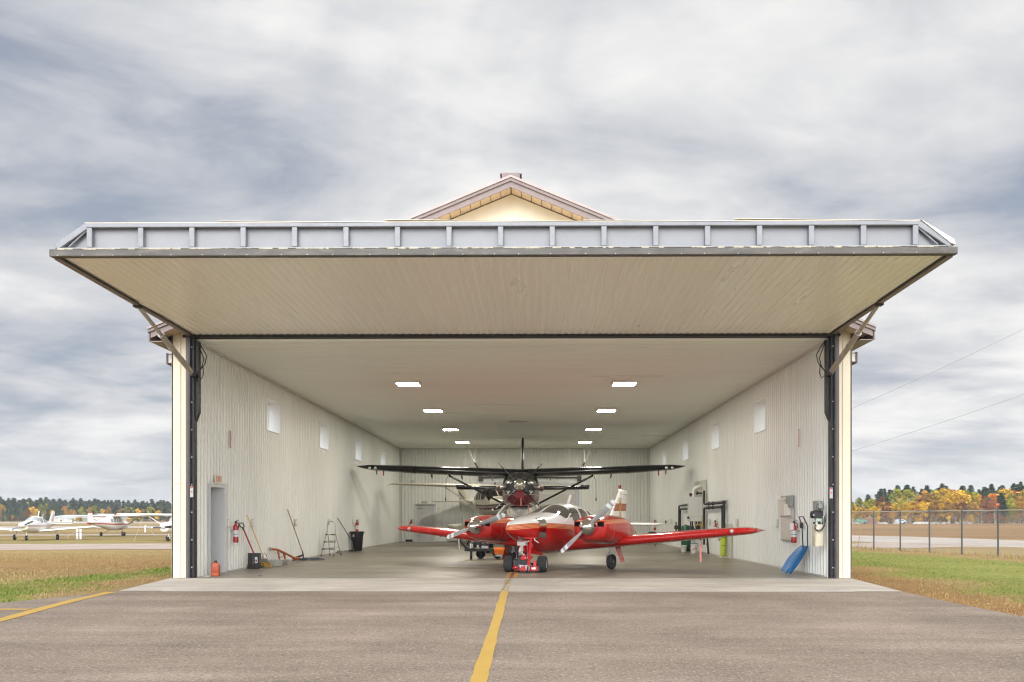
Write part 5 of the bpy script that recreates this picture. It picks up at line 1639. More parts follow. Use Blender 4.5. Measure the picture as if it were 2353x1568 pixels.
def extinguisher(p, lab, inward, yawd=0.0, tagged=False, group='fire extinguishers on the hangar walls'):
    """wall-hung extinguisher; local -y faces the viewer, wall along local +x*inward"""
    t = thing('fire_extinguisher', lab, 'extinguisher', p, yawd, group)
    b = MB(); b.lathe([(0.055, 0), (0.066, 0.012), (0.066, 0.40), (0.055, 0.44), (0.03, 0.465), (0.024, 0.49)], (0, 0, 0), 'z', 20); b.build('cylinder', M_extr, t)
    b = MB(); b.lathe([(0.0675, 0.15), (0.0675, 0.31)], (0, 0, 0), 'z', 20, cap=False); b.build('label_band', M_lab, t)
    b = MB(); b.lathe([(0.068, 0.205), (0.068, 0.218)], (0, 0, 0), 'z', 20, cap=False); b.build('blue_line', M_blue, t)
    b = MB(); b.lathe([(0.028, 0.49), (0.03, 0.53), (0.018, 0.55)], (0, 0, 0), 'z', 12); b.bar((0, 0, 0.54), (0.09, -0.02, 0.575), 0.025, 0.012); b.bar((0, 0, 0.52), (0.085, -0.02, 0.525), 0.022, 0.012); b.build('valve_handle', M_black, t)
    b = MB(); b.tube([(0.02, -0.02, 0.51), (0.075, -0.03, 0.48), (0.088, -0.03, 0.42), (0.082, -0.03, 0.36)], 0.012, 7); b.build('hose', M_black, t)
    b = MB(); b.bar((-inward * 0.0, 0.0, 0.30), (inward * 0.14, 0, 0.30), 0.03, 0.06); b.build('bracket', M_gal2, t)
    if tagged:
        b = MB(); b.box((-0.12, -0.075, 0.33), (-0.03, -0.071, 0.50)); b.build('inspection_tag', M_lab, t, smooth=0)
    return t


extinguisher((XL + 0.13, 21.5, 0.74), 'red fire extinguisher on the left wall beside the grey exit door', -1)
extinguisher((XL + 0.13, 36.3, 0.74), 'dark red fire extinguisher on the left wall above the black bin', -1)
extinguisher((-7.02, YB - 0.13, 0.74), 'fire extinguisher on the back wall left of the pale exit door', 0)
extinguisher((XR - 0.13, 30.6, 0.74), 'tagged fire extinguisher on the right wall between black boiler pipes', 1, tagged=True)
extinguisher((XR - 0.13, 21.35, 0.74), 'bright red tagged extinguisher on the right wall beside the white panel', 1, tagged=True)
extinguisher((XR - 0.13, 45.8, 0.72), 'extinguisher on the right wall in the far corner behind the red wing', 1)


def exit_sign(p, xa, lab, m_):
    t = thing('exit_sign', lab, 'exit sign', p, 0, None)
    xa = Vector(xa); nz = xa.cross(Vector((0, 0, 1)))
    M = frame3((0, 0, 0), xa, (0, 0, 1))
    b = MB(); b.box((-0.19, -0.105, 0), (0.19, 0.105, 0.035), M); b.build('sign_board', mat('cream_sign_plastic', (0.74, 0.70, 0.60), 0.45), t, smooth=0, bevel=0.006)
    text('lettering', 'EXIT', 0.19, M @ Matrix.Translation((0, 0, 0.0375)), m_, t, sx=0.86)
    return t


exit_sign((XL + 0.026, 20.52, 2.30), (0, 1, 0), 'cream exit sign with red letters above the grey door on the left wall', mat('orange_red_letter', (0.62, 0.09, 0.03), 0.5))
p = at_y(976, 1156.5, YB - 0.03)
exit_sign((p.x, YB - 0.03, 2.25), (1, 0, 0), 'pale exit sign with black letters over the back wall door', M_blacktext)

for X, sg, x, y0, y1, lab in ((XL, 1, 527, 990, 1030, 'thin red marked strip hanging high on the left wall'), (XR, -1, 1838.5, 986, 1027, 'thin red marked strip hanging high on the right wall')):
    Y, z1 = wallx(x, y0, X); _, z0 = wallx(x, y1, X)
    b = MB(); b.box((min(X + sg * 0.026, X + sg * 0.036), Y - 0.03, z0), (max(X + sg * 0.026, X + sg * 0.036), Y + 0.03, z1)); o = tag(b.build('wall_strip', mat('pinkish_strip', (0.55, 0.36, 0.32), 0.6, 0, 0.1, 30), None, smooth=0), lab, 'strip', 'red wall strips')
    b = MB(); n_ = 9
    for i in range(n_):
        zz_ = z0 + 0.03 + (z1 - z0 - 0.06) * i / (n_ - 1)
        b.box((min(X + sg * 0.0365, X + sg * 0.038), Y - 0.022, zz_ - 0.012), (max(X + sg * 0.0365, X + sg * 0.038), Y + 0.022, zz_ + 0.004))
    b.box((min(X + sg * 0.0365, X + sg * 0.038), Y - 0.03, z0), (max(X + sg * 0.0365, X + sg * 0.038), Y + 0.03, z0 + 0.018)); b.box((min(X + sg * 0.0365, X + sg * 0.038), Y - 0.03, z1 - 0.02), (max(X + sg * 0.0365, X + sg * 0.038), Y + 0.03, z1))
    b.build('red_graduation', M_redtext, o, smooth=0)

# socket plates
olabs = ['white wall socket just right of the grey exit door', 'white wall socket above the white jug', 'white wall socket right of the wooden mop handle', 'white wall socket beside the step ladder hoop', 'white wall socket left of the extinguisher over the bin']
first = None
for (x, y), lab in zip(((521.5, 1196), (577.7, 1203), (678, 1203), (754, 1202), (810, 1201)), olabs):
    Y, z = wallx(x, y, XL)
    if first is None:
        first = thing('wall_socket', lab, 'socket', (XL + 0.02, Y, 1.23), 0, 'sockets on the hangar walls')
        b = MB(); b.box((0, -0.10, -0.11), (0.012, 0.10, 0.11)); b.build('plate', mat('pale_grey_plate', (0.55, 0.56, 0.53), 0.5), first, smooth=0)
        b = MB(); b.box((0.012, -0.04, -0.075), (0.05, 0.04, 0.075)); b.build('socket_box', M_white, first, smooth=0, bevel=0.004)
    else:
        dup(first, (XL + 0.02, Y, 1.23), 0, lab)
for x, lab in ((1787, 'white wall socket left of the tall white panel'), (1695, 'white wall socket above the red wing, near its middle'), (1632, 'white wall socket between the boiler pipes and extinguisher'), (1544, 'white wall socket on the far right wall near the black box')):
    Y, z = wallx(x, 1202, XR); dup(first, (XR - 0.02, Y, 1.22), PI, lab)
for x, lab in ((1846, 'black socket box on the right wall beside the blue scoop'), (1532, 'black socket box on the far right wall beyond the wing')):
    Y, z = wallx(x, 1207, XR)
    b = MB(); b.box((XR - 0.075, Y - 0.045, 1.11), (XR - 0.02, Y + 0.045, 1.25)); o = tag(b.build('black_socket', M_black, None, smooth=0, bevel=0.006), lab, 'socket', 'black sockets on the right wall')
    b = MB(); b.box((XR - 0.079, Y - 0.03, 1.13), (XR - 0.0755, Y + 0.03, 1.23)); b.build('cover_flap', M_seal, o, smooth=0)

# fuel can
t = thing('fuel_can', 'faded red plastic fuel can standing at the foot of the grey exit door', 'fuel can', (-7.40, 19.68, 0.014), R(8))
M_can = mat('faded_red_plastic', (0.42, 0.088, 0.04), 0.45, 0, 0.12, 6)
b = MB()
def rrect(w_, d_, r_, z, n=5):
    P_ = []
    for cx, cy, a0 in ((w_ / 2 - r_, d_ / 2 - r_, 0), (-w_ / 2 + r_, d_ / 2 - r_, 90), (-w_ / 2 + r_, -d_ / 2 + r_, 180), (w_ / 2 - r_, -d_ / 2 + r_, 270)):
        for i in range(n):
            a = R(a0 + 90 * i / (n - 1)); P_.append((cx + r_ * math.cos(a), cy + r_ * math.sin(a), z))
    return P_
b.loft([rrect(.17, .15, .03, 0), rrect(.185, .165, .04, .012), rrect(.19, .17, .04, .06), rrect(.185, .165, .04, .065), rrect(.19, .17, .04, .07), rrect(.19, .17, .04, .24), rrect(.175, .155, .045, .28), rrect(.12, .11, .04, .31), rrect(.07, .07, .03, .318)])
b.build('can_body', M_can, t)
b = MB(); b.bar((0, -0.03, 0.31), (0, 0.09, 0.33), 0.03, 0.035); b.build('can_handle', M_black, t)
b = MB(); b.lathe([(0.03, .315), (0.03, .355), (0.024, .36)], (0, -0.0, 0), 'z', 14); b.build('neck', M_black, t)
b = MB(); b.lathe([(0.02, .36), (0.02, .375)], (0, 0, 0), 'z', 12); b.build('yellow_cap', mat('yellow_cap_plastic', (0.6, 0.42, 0.06), 0.4), t)

# snow shovel
t = thing('snow_shovel', 'snow shovel with red handle and black blade leaning on the left wall', 'shovel', (-7.40, 22.45, 0.014))
top_ = Vector((-0.25, -0.35, 1.22)); bt = Vector((0.0, 0.0, 0.36))
b = MB(); b.rod(bt, top_ - (top_ - bt).normalized() * 0.18, 0.019, 10); b.build('handle', mat('red_lacquer', (0.48, 0.03, 0.035), 0.35), t)
d = (top_ - bt).normalized(); q = top_ - d * 0.19
b = MB(); b.rod(q, q + d * 0.06, 0.024, 10); b.tube([q + d * 0.05, q + d * 0.09 + Vector((0.055, 0, 0)), q + d * 0.19 + Vector((0.055, 0, 0)), q + d * 0.19 - Vector((0.055, 0, 0)), q + d * 0.09 - Vector((0.055, 0, 0)), q + d * 0.05], 0.016, 8); b.build('grip', M_black, t)
b = MB(); g = []
for i in range(7):
    v = i / 6
    g.append([Vector((-0.175 + 0.35 * u, -0.03 - 0.03 * math.cos((u - 0.5) * PI) * (1 if i < 6 else 1) - 0.12 * max(0, 0.35 - v) / 0.35 + 0.006 * math.cos(u * PI * 8), 0.005 + 0.42 * v)) for u in [j / 24 for j in range(25)]])
fr_ = [[p for p in r] + [p + Vector((0, 0.012, 0)) for p in r[::-1]] for r in g]
b.loft(fr_); b.build('blade', mat('black_poly_blade', (0.028, 0.029, 0.032), 0.35), t)
b = MB(); b.box((0.03, -0.078, 0.16), (0.10, -0.074, 0.32)); b.build('blade_sticker', M_lab, t, smooth=0)
b = MB(); b.box((0.045, -0.081, 0.19), (0.085, -0.0785, 0.25)); b.build('sticker_print', M_extr, t, smooth=0)

# yellow broom
t = thing('broom', 'yellow handled broom with amber bristles leaning on the left wall', 'broom', (-7.38, 23.2, 0.014))
b = MB(); b.rod((0.0, -0.02, 0.24), (-0.27, -0.62, 1.43), 0.0125, 8); b.build('handle', mat('yellow_broom_paint', (0.68, 0.44, 0.10), 0.45), t)
b = MB(); b.prism([(-0.06, .24), (0.06, .24), (0.15, .13), (-0.13, .16)], -0.03, 0.03, 'xz'); b.build('broom_head', mat('grey_broom_head', (0.2, 0.18, 0.15), 0.6), t)
b = MB(); rg = random.Random(2)
for i in range(70):
    x = rg.uniform(-0.13, 0.15); y = rg.uniform(-0.025, 0.025)
    b.bar((x, y, 0.15), (x * 1.35 + rg.uniform(0, 0.05), y * 2.2 - 0.02, rg.uniform(0.0, 0.02)), 0.008, 0.008)
b.build('bristles', mat('amber_bristle', (0.62, 0.38, 0.06), 0.7), t, smooth=0)
b = MB(); b.tube([(-0.07, 0, .24), (-0.03, 0, .36), (0.0, -0.02, 0.40), (0.05, 0, .34), (0.09, 0, .22)], 0.006, 5); b.build('brace', M_dark, t)
# the coil of green hose behind it
b = MB(); b.tube([(-7.5 + 0.16 * math.cos(a / 9 * 2 * PI), 22.95 + 0.13 * math.sin(a / 9 * 2 * PI), 0.03 + 0.012 * (a / 9)) for a in range(28)], 0.012, 6)
tag(b.build('hose_coil', mat('dark_green_hose', (0.02, 0.06, 0.03), 0.5), None), 'small coil of dark green cord on the floor between shovel and broom', 'hose')

t = thing('white_jug', 'white plastic jug on the floor against the left wall behind the broom', 'jug', (-7.52, 23.35, 0.014))
b = MB(); b.loft([rrect(.24, .18, .03, 0), rrect(.25, .19, .04, .02), rrect(.25, .19, .04, .26), rrect(.21, .16, .05, .30), rrect(.10, .08, .03, .325)]); b.build('jug_body', mat('milky_plastic', (0.68, 0.68, 0.65), 0.4), t)
b = MB(); b.lathe([(0.025, .325), (.028, .355)], (0.05, 0, 0), 'z', 12); b.build('cap', M_white, t)


def pan(name, loc, w_, d_, h_, m_, lab, cat, grp=None, rz=0):
    t = thing(name, lab, cat, loc, rz, grp)
    b = MB(); s_ = 0.78
    b.loft([rrect(w_, d_, .04, h_), rrect(w_ * s_, d_ * s_, .035, 0.002)], cap=False)
    k = b.pts(rrect(w_ * s_, d_ * s_, .035, 0.002)); b.face(range(k, k + 20))
    b.loft([rrect(w_ * 0.97, d_ * 0.97, .04, h_), rrect(w_ * s_ * 0.96, d_ * s_ * 0.96, .035, 0.008)], cap=False)
    b.build('tray', m_, t, fix=False)
    b = MB(); P_ = rrect(w_, d_, .04, h_); b.tube(P_, 0.009, 6, closed=True); b.build('rim', m_, t)
    return t


M_foil = mat('crinkled_foil', (0.68, 0.67, 0.65), 0.32, 0.75, 0.1, 12, bump=0.6, bs=18)
pan('clear_tub', (-7.30, 23.85, 0.014), 0.42, 0.34, 0.17, mat('cloudy_clear_plastic', (0.58, 0.58, 0.55), 0.25, alpha=0.75), 'cloudy clear plastic tub on the floor right of the white jug', 'tub', rz=R(-20))
pan('foil_tray', (-7.24, 24.75, 0.014), 0.32, 0.26, 0.13, M_foil, 'crinkled foil tray on the floor under the orange tow bar', 'foil tray')
pan('foil_tray', (-7.45, 32.7, 0.014), 0.28, 0.24, 0.10, M_foil, 'small foil tray on the floor between step ladder and black bin', 'foil tray')

# orange tow bar
t = thing('tow_bar', 'rusty orange tow bar propped against the foot of the left wall', 'tow bar', (-7.50, 25.0, 0.014))
M_or = mat('rusty_orange_paint', (0.40, 0.10, 0.03), 0.5, 0, 0.25, 8)
b = MB(); b.tube([(-0.10, -0.55, 0.46), (-0.05, -0.05, 0.42), (0.02, 0.45, 0.30), (0.16, 0.95, 0.13), (0.22, 1.35, 0.10)], 0.035, 8); b.tube([(-0.06, 0.0, 0.42), (0.0, 0.05, 0.02)], 0.025, 8); b.tube([(0.0, 0.48, 0.30), (0.02, 0.50, 0.02)], 0.03, 8); b.tube([(0.22, 1.32, 0.10), (0.02, 1.0, 0.04), (0.0, 0.2, 0.05)], 0.025, 8); b.build('bar_frame', M_or, t)
b = MB(); b.tube([(-0.10 + 0.045 * math.cos(a * PI / 6), -0.60, 0.46 + 0.045 * math.sin(a * PI / 6)) for a in range(12)], 0.010, 6, closed=True); b.build('hitch_ring', M_gal2, t)
b = MB(); b.tube([(-0.02 + 0.07 * math.cos(a * PI / 6), 0.22, 0.25 + 0.07 * math.sin(a * PI / 6)) for a in range(12)], 0.008, 6, closed=True); b.build('chain_loop', M_dark, t)
b = MB(); b.bar((0.14, 1.25, 0.13), (0.30, 1.48, 0.20), 0.05, 0.05); b.build('rubber_grip', M_black, t)

# mop with wooden handle
t = thing('floor_mop', 'wide blue floor mop with wooden handle leaning on the left wall', 'mop', (-7.40, 27.1, 0.014))
b = MB(); b.rod((0.0, 0.0, 0.26), (-0.26, -0.75, 1.62), 0.014, 8); b.build('handle', mat('reddish_wood', (0.30, 0.13, 0.07), 0.5, 0, 0.15, 10), t)
b = MB(); b.rod((0.02, 0.05, 0.06), (0.0, 0.0, 0.30), 0.02, 8); b.build('ferrule', M_dark, t)
b = MB(); rg = random.Random(11)
for i in range(80):
    u = rg.uniform(-1, 1)
    c_ = Vector((0.18 + 0.36 * u, 0.02 + 0.10 * rg.uniform(-1, 1) + 0.1 * u, 0.03 + 0.035 * rg.random()))
    e = c_ + Vector((rg.uniform(-0.25, 0.25), rg.uniform(-0.16, 0.16), -0.02)); e.z = max(0.012, e.z)
    b.tube([c_, (c_ + e) / 2 + Vector((0, 0, 0.012)), e], [0.018, 0.016, 0.008], 5)
b.build('mop_strands', mat('blue_grey_yarn', (0.075, 0.10, 0.15), 0.9, 0, 0.35, 14), t)

# step ladder
t = thing('step_ladder', 'three step folding ladder with black treads and hoop rail by the left wall', 'step ladder', (-7.28, 30.5, 0.014), R(-14))
M_alu = mat('brushed_aluminium', (0.42, 0.42, 0.40), 0.35, 0.7)
b = MB()
P_ = [(-0.16, 0.0, 0.82), (-0.16, 0.0, 1.08)] + [(-0.16 * math.cos(a * PI / 8), 0, 1.08 + 0.16 * math.sin(a * PI / 8)) for a in range(1, 8)] + [(0.16, 0, 1.08), (0.16, 0, 0.82)]
b.tube(P_, 0.013, 8); b.build('hoop_rail', M_alu, t)
for sg in (-1, 1):
    b = MB(); b.tube([(sg * 0.16, 0.0, 0.92), (sg * 0.25, -0.30, 0.02)], 0.016, 8); b.build('front_leg', M_alu, t)
    b = MB(); b.tube([(sg * 0.15, 0.02, 0.78), (sg * 0.22, 0.30, 0.02)], 0.013, 8); b.build('rear_leg', M_alu, t)
    for y_ in (-0.30, 0.30):
        b = MB(); b.lathe([(0.024, 0), (0.020, 0.05)], (sg * (0.25 if y_ < 0 else 0.22), y_, 0), 'z', 10); b.build('rubber_foot', M_black, t)
for i, z in enumerate((0.25, 0.50, 0.76)):
    yy = -0.30 + (z - 0.02) / 0.9 * 0.30; wd = 0.25 - 0.09 * z / 0.92
    b = MB(); b.box((-wd, yy - 0.10, z - 0.02), (wd, yy + 0.09, z + 0.015)); tr = b.build('tread', M_black, t, smooth=0, bevel=0.01)
    b = MB(); b.box((-0.07, yy - 0.1035, z - 0.012), (0.07, yy - 0.1005, z + 0.006)); b.build('tread_label', M_lab, tr, smooth=0)
b = MB(); b.rod((-0.2, 0.2, 0.28), (0.2, 0.2, 0.28), 0.008); b.rod((-0.18, 0.1, 0.55), (0.18, 0.1, 0.55), 0.008); b.build_each('rear_brace', M_alu, t)

# squeegee and bin
t = thing('squeegee', 'floor squeegee with blue handle leaning beside the black bin', 'squeegee', (-7.42, 34.1, 0.014))
b = MB(); b.rod((0.06, 0.15, 0.45), (-0.24, -1.0, 1.36), 0.016, 8); b.build('handle', mat('blue_handle_paint', (0.05, 0.08, 0.22), 0.45), t)
b = MB(); b.rod((0.10, 0.30, 0.05), (0.06, 0.15, 0.47), 0.012, 8); b.build('socket_tube', M_gal2, t)
b = MB(); b.cbox((0.10, 0.32, 0.035), (0.34, 0.04, 0.06)); b.build('rubber_blade', M_black, t, bevel=0.008)
t = thing('waste_bin', 'tall black plastic waste bin against the left wall', 'bin', (-7.36, 35.3, 0.014))
M_bin = mat('black_bin_plastic', (0.012, 0.012, 0.014), 0.45, 0, 0.2, 5)
b = MB(); b.lathe([(0.20, 0.0), (0.215, 0.02), (0.25, 0.55), (0.275, 0.70), (0.275, 0.745), (0.292, 0.75), (0.292, 0.80), (0.27, 0.80), (0.25, 0.6), (0.2, 0.05)], (0, 0, 0), 'z', 28); b.build('bin_body', M_bin, t)
b = MB(); b.tube([(0.285, -0.05, 0.74), (0.33, -0.05, 0.74), (0.33, 0.05, 0.74), (0.285, 0.05, 0.74)], 0.012, 6); b.tube([(-0.285, -0.05, 0.74), (-0.33, -0.05, 0.74), (-0.33, 0.05, 0.74), (-0.285, 0.05, 0.74)], 0.012, 6); b.build_each('bin_handle', M_bin, t)
b = MB(); b.cbox((-0.09, -0.262, 0.63), (0.075, 0.01, 0.10)); b.build('bin_label', mat('grey_label', (0.4, 0.38, 0.38), 0.6), t, smooth=0)

# ================================================================== right wall
# boiler
M_blr = mat('white_boiler_enamel', (0.70, 0.70, 0.69), 0.3, 0, 0.02, 2)
M_bpipe = mat('black_pipe_lagging', (0.02, 0.02, 0.024), 0.55, 0, 0.15, 10)
bx0, bx1, by0, by1, bz0, bz1 = 6.12, 6.62, 33.3, 33.78, 1.24, 2.20
t = thing('wall_boiler', 'white wall hung boiler with elbow flue and pumps on the right wall', 'boiler', (6.37, 33.5, 0.012))
o_ = Vector((6.37, 33.5, 0.012))
rel = lambda *p: tuple(Vector(p) - o_)
b = MB(); b.box(rel(bx0, by0, bz0), rel(bx1, by1, bz1)); b.build('boiler_case', M_blr, t, smooth=0, bevel=0.015)
b = MB(); b.box(rel(bx0 + 0.01, by0 - 0.006, bz0 + 0.18), rel(bx1 - 0.1, by0 - 0.001, bz0 + 0.186)); b.box(rel(bx1 - 0.14, by0 - 0.006, bz0 + 0.19), rel(bx1 - 0.135, by0 - 0.001, bz1 - 0.02)); b.build('case_seam', mat('grey_seam', (0.4, 0.4, 0.4), 0.5), t, smooth=0)
b = MB(); b.box(rel(bx0 + 0.015, by0 - 0.008, bz0 + 0.10), rel(bx0 + 0.04, by0 - 0.001, bz0 + 0.14)); b.build('red_badge', M_extr, t, smooth=0)
b = MB(); b.box(rel(bx0 - 0.07, by0 + 0.1, bz0 + 0.10), rel(bx0 - 0.003, by0 + 0.2, bz0 + 0.19)); b.build('control_box', M_dark, t, smooth=0)
b = MB(); b.tube([rel(6.30, 33.5, bz1), rel(6.30, 33.5, bz1 + 0.22), rel(6.33, 33.5, bz1 + 0.31), rel(6.41, 33.5, bz1 + 0.38), rel(6.60, 33.5, bz1 + 0.42)], 0.065, 16); b.build('flue_pipe', M_white, t)
b = MB(); b.cbox(rel(6.19, 33.5, bz1 + 0.10), (0.10, 0.1, 0.10)); b.rod(rel(6.19, 33.5, bz1), rel(6.19, 33.5, bz1 + 0.06), 0.02); b.build('air_vent', mat('dark_red_vent', (0.07, 0.015, 0.015), 0.5), t, smooth=0)
b = MB(); b.rod(rel(6.47, 33.4, bz1 + 0.15), rel(6.62, 33.4, bz1 + 0.15), 0.03); b.cbox(rel(6.43, 33.4, bz1 + 0.15), (0.07, 0.1, 0.13)); b.build('gauge', M_bpipe, t)
b = MB()
rg = random.Random(4)
for xx in (6.20, 6.27, 6.42, 6.52):
    b.rod(rel(xx, 33.55, 0.62), rel(xx, 33.55, bz0), 0.028, 10)
for xx, zz_ in ((6.23, 0.95), (6.33, 0.85), (6.46, 0.98), (6.40, 0.72), (6.52, 0.8)):
    b.lathe([(0.05, -0.09), (0.085, -0.08), (0.085, 0.08), (0.05, 0.09)], rel(xx, 33.46, zz_), 'y', 14); b.cbox(rel(xx, 33.42, zz_ + 0.05), (0.11, 0.09, 0.10))
b.rod(rel(6.17, 33.55, 0.70), rel(6.60, 33.55, 0.70), 0.03, 10)
b.build('pump_cluster', M_bpipe, t)
M_gas = mat('yellow_gas_pipe', (0.62, 0.36, 0.02), 0.4)
b = MB(); b.rod(rel(6.38, 33.36, 1.10), rel(6.62, 33.36, 1.11), 0.022, 10); b.rod(rel(6.60, 33.36, 1.11), rel(6.60, 33.36, 0.98), 0.022, 10); b.lathe([(0.035, -0.02), (0.035, 0.02)], rel(6.40, 33.36, 1.10), 'x', 10); b.build('gas_pipe', M_gas, t)
b = MB(); b.rod(rel(6.60, 33.25, 1.15), rel(6.60, 33.25, 1.48), 0.028, 10); b.build('copper_riser', mat('pale_copper_lagging', (0.55, 0.42, 0.25), 0.5), t)
b = MB(); b.box(rel(XR - 0.035, 32.6, 1.0), rel(XR - 0.026, 35.0, 2.85)); b.build('backing_board', mat('pale_backing', (0.56, 0.56, 0.50), 0.5), t, smooth=0)

t = thing('pipe_run', 'thick black heating pipes on the right wall ending in yellow green floor guards', 'pipes', (6.5, 29.1, 0.012)); o_ = Vector((6.5, 29.1, 0.012))
xx = 6.52
b = MB(); b.tube([rel(xx, 32.5, 2.42), rel(xx, 32.5, 1.93), rel(xx, 32.4, 1.90), rel(xx, 29.2, 1.90), rel(xx, 29.1, 1.86), rel(xx, 29.1, 0.80)], 0.042, 10); b.build('upper_pipe', M_bpipe, t)
b = MB(); b.tube([rel(xx, 32.5, 0.35), rel(xx, 32.5, 1.70), rel(xx, 32.4, 1.75), rel(xx, 29.45, 1.75), rel(xx, 29.35, 1.71), rel(xx, 29.35, 0.80)], 0.042, 10); b.build('lower_pipe', M_bpipe, t)
b = MB()
for zz_ in (1.90, 1.75):
    for yy in (31.6, 30.9):
        b.lathe([(0.05, -0.05), (0.066, -0.04), (0.066, 0.04), (0.05, 0.05)], rel(xx, yy, zz_), 'y', 12)
    b.lathe([(0.066, -0.05), (0.07, 0.0), (0.066, 0.05)], rel(xx, 29.15 if zz_ > 1.8 else 29.4, zz_), 'y', 12)
b.build_each('pipe_coupling', M_bpipe, t)
b = MB(); b.box(rel(XR - 0.06, 29.0, 1.96), rel(XR - 0.03, 32.3, 1.985)); b.build('strut_channel', M_gal2, t, smooth=0)
M_hiv = mat('yellow_green_guard', (0.50, 0.62, 0.05), 0.55, 0, 0.08, 6)
b = MB(); b.rod(rel(xx - 0.03, 29.1, 0.06), rel(xx, 29.1, 0.85), 0.075, 14); b.rod(rel(xx, 29.36, 0.06), rel(xx, 29.36, 0.85), 0.07, 14); b.build_each('pipe_guard', M_hiv, t)
b = MB()
for zz_ in (0.10, 0.42, 0.70):
    b.lathe([(0.079, -0.008), (0.079, 0.008)], rel(xx - 0.028 + zz_ * 0.03, 29.1, zz_), 'z', 14)
b.build_each('guard_strap', M_black, t)
b = MB(); b.box(rel(XR - 0.045, 28.45, 0.0), rel(XR - 0.026, 29.75, 1.17)); b.box(rel(6.42, 28.98, 0.0), rel(6.62, 29.5, 0.05)); b.build('wall_board', mat('pale_backing', (0.56, 0.56, 0.50), 0.5), t, smooth=0)
t = thing('pipe_run', 'black heating pipes on the right wall beyond the boiler and green tank', 'pipes', (6.5, 38.0, 0.012)); o_ = Vector((6.5, 38.0, 0.012))
b = MB(); b.tube([rel(xx, 33.9, 1.92), rel(xx, 38.0, 1.92), rel(xx, 38.1, 1.88), rel(xx, 38.1, 0.5)], 0.042, 10); b.build('upper_pipe', M_bpipe, t)
b = MB(); b.tube([rel(xx, 33.9, 1.77), rel(xx, 37.7, 1.77), rel(xx, 37.8, 1.73), rel(xx, 37.8, 0.5)], 0.042, 10); b.build('lower_pipe', M_bpipe, t)
b = MB(); b.box(rel(XR - 0.06, 34.9, 1.97), rel(XR - 0.03, 37.9, 1.995)); b.build('strut_channel', M_gal2, t, smooth=0)
b = MB()
for zz_, yy in ((0.95, 38.7), (0.62, 38.8)):
    b.lathe([(0.06, -0.09), (0.10, -0.06), (0.10, 0.06), (0.06, 0.09)], rel(6.5, yy, zz_), 'z', 14)
b.rod(rel(6.5, 38.75, 0.45), rel(6.5, 38.75, 1.2), 0.03); b.build('circulator', mat('bronze_pump', (0.08, 0.06, 0.045), 0.4, 0.5), t)

t = thing('pressure_tank', 'dark green pressure tank on a black base beside the boiler', 'tank', (6.28, 35.0, 0.012))
M_grn = mat('dark_green_enamel', (0.008, 0.10, 0.05), 0.3, coat=0.4)
b = MB(); b.lathe([(0.12, 0.10), (0.19, 0.14), (0.205, 0.2), (0.205, 0.96), (0.18, 1.02), (0.10, 1.065), (0.02, 1.075)], (0, 0, 0), 'z', 26); b.build('tank_body', M_grn, t)
b = MB(); b.lathe([(0.18, 0), (0.17, 0.14)], (0, 0, 0), 'z', 22); b.build('tank_base', M_black, t)
b = MB(); b.lathe([(0.02, 1.07), (0.02, 1.10)], (0, 0, 0), 'z', 10); b.build('valve_cap', M_grn, t)
b = MB(); b.cbox((0.02, -0.206, 0.62), (0.09, 0.006, 0.14)); b.build('tank_label', mat('pale_green_label', (0.45, 0.6, 0.5), 0.5), t, smooth=0)


def bucket(loc, lab, r_, h_, m_, mark):
    t = thing('bucket', lab, 'bucket', loc, 0, None)
    b = MB(); b.lathe([(r_ * 0.86, 0), (r_ * 0.88, 0.01), (r_, h_ * 0.86), (r_ * 1.05, h_ * 0.87), (r_ * 1.05, h_ * 0.95)], (0, 0, 0), 'z', 26); b.build('pail', m_, t)
    b = MB(); b.lathe([(r_ * 1.06, h_ * 0.95), (r_ * 1.07, h_), (r_ * 0.95, h_ * 1.01)], (0, 0, 0), 'z', 26); b.build('lid', mark, t)
    b = MB(); b.tube([(r_ * 1.04 * math.cos(a), -r_ * 1.04 * abs(math.sin(a)) - 0.01, h_ * 0.86 - 0.35 * r_ * abs(math.sin(a))) for a in [PI * i / 10 for i in range(11)]], 0.004, 5); b.build('bail', M_gal2, t)
    return t


bucket((6.02, 34.05, 0.012), 'small translucent white bucket on the floor in front of the green tank', 0.115, 0.27, mat('milky_plastic', (0.68, 0.68, 0.65), 0.4), M_white)
t = bucket((6.24, 33.0, 0.012), 'white bucket with blue rim and red mark under the boiler', 0.14, 0.37, M_white, mat('blue_rim', (0.05, 0.08, 0.35), 0.4))
b = MB(); b.tube([(0.045 + 0.032 * math.cos(a), -0.134, 0.15 + 0.032 * math.sin(a)) for a in [2 * PI * i / 14 for i in range(14)]], 0.006, 4, closed=True); b.tube([(-0.01, -0.135, 0.24), (0.015, -0.136, 0.17)], 0.007, 4); b.tube([(0.045, -0.134, 0.25), (0.02, -0.136, 0.17)], 0.007, 4); b.build('red_mark', mat('red_print', (0.5, 0.03, 0.04), 0.5), t)
b = MB(); b.box((-0.10, -0.128, 0.12), (-0.02, -0.122, 0.135)); b.box((-0.09, -0.128, 0.15), (-0.03, -0.122, 0.17)); b.build('print', M_black, t, smooth=0)
b = MB(); b.tube([(6.56, 31.9, 0.02), (6.50, 31.9, 0.9)], 0.035, 10); b.lathe([(0.045, 0.35), (0.045, 0.42)], (6.53, 31.9, 0), 'z', 12); tag(b.build('drain_pipe', M_bpipe, None), 'black drain pipe leaning at the foot of the right wall beside the buckets', 'pipe')

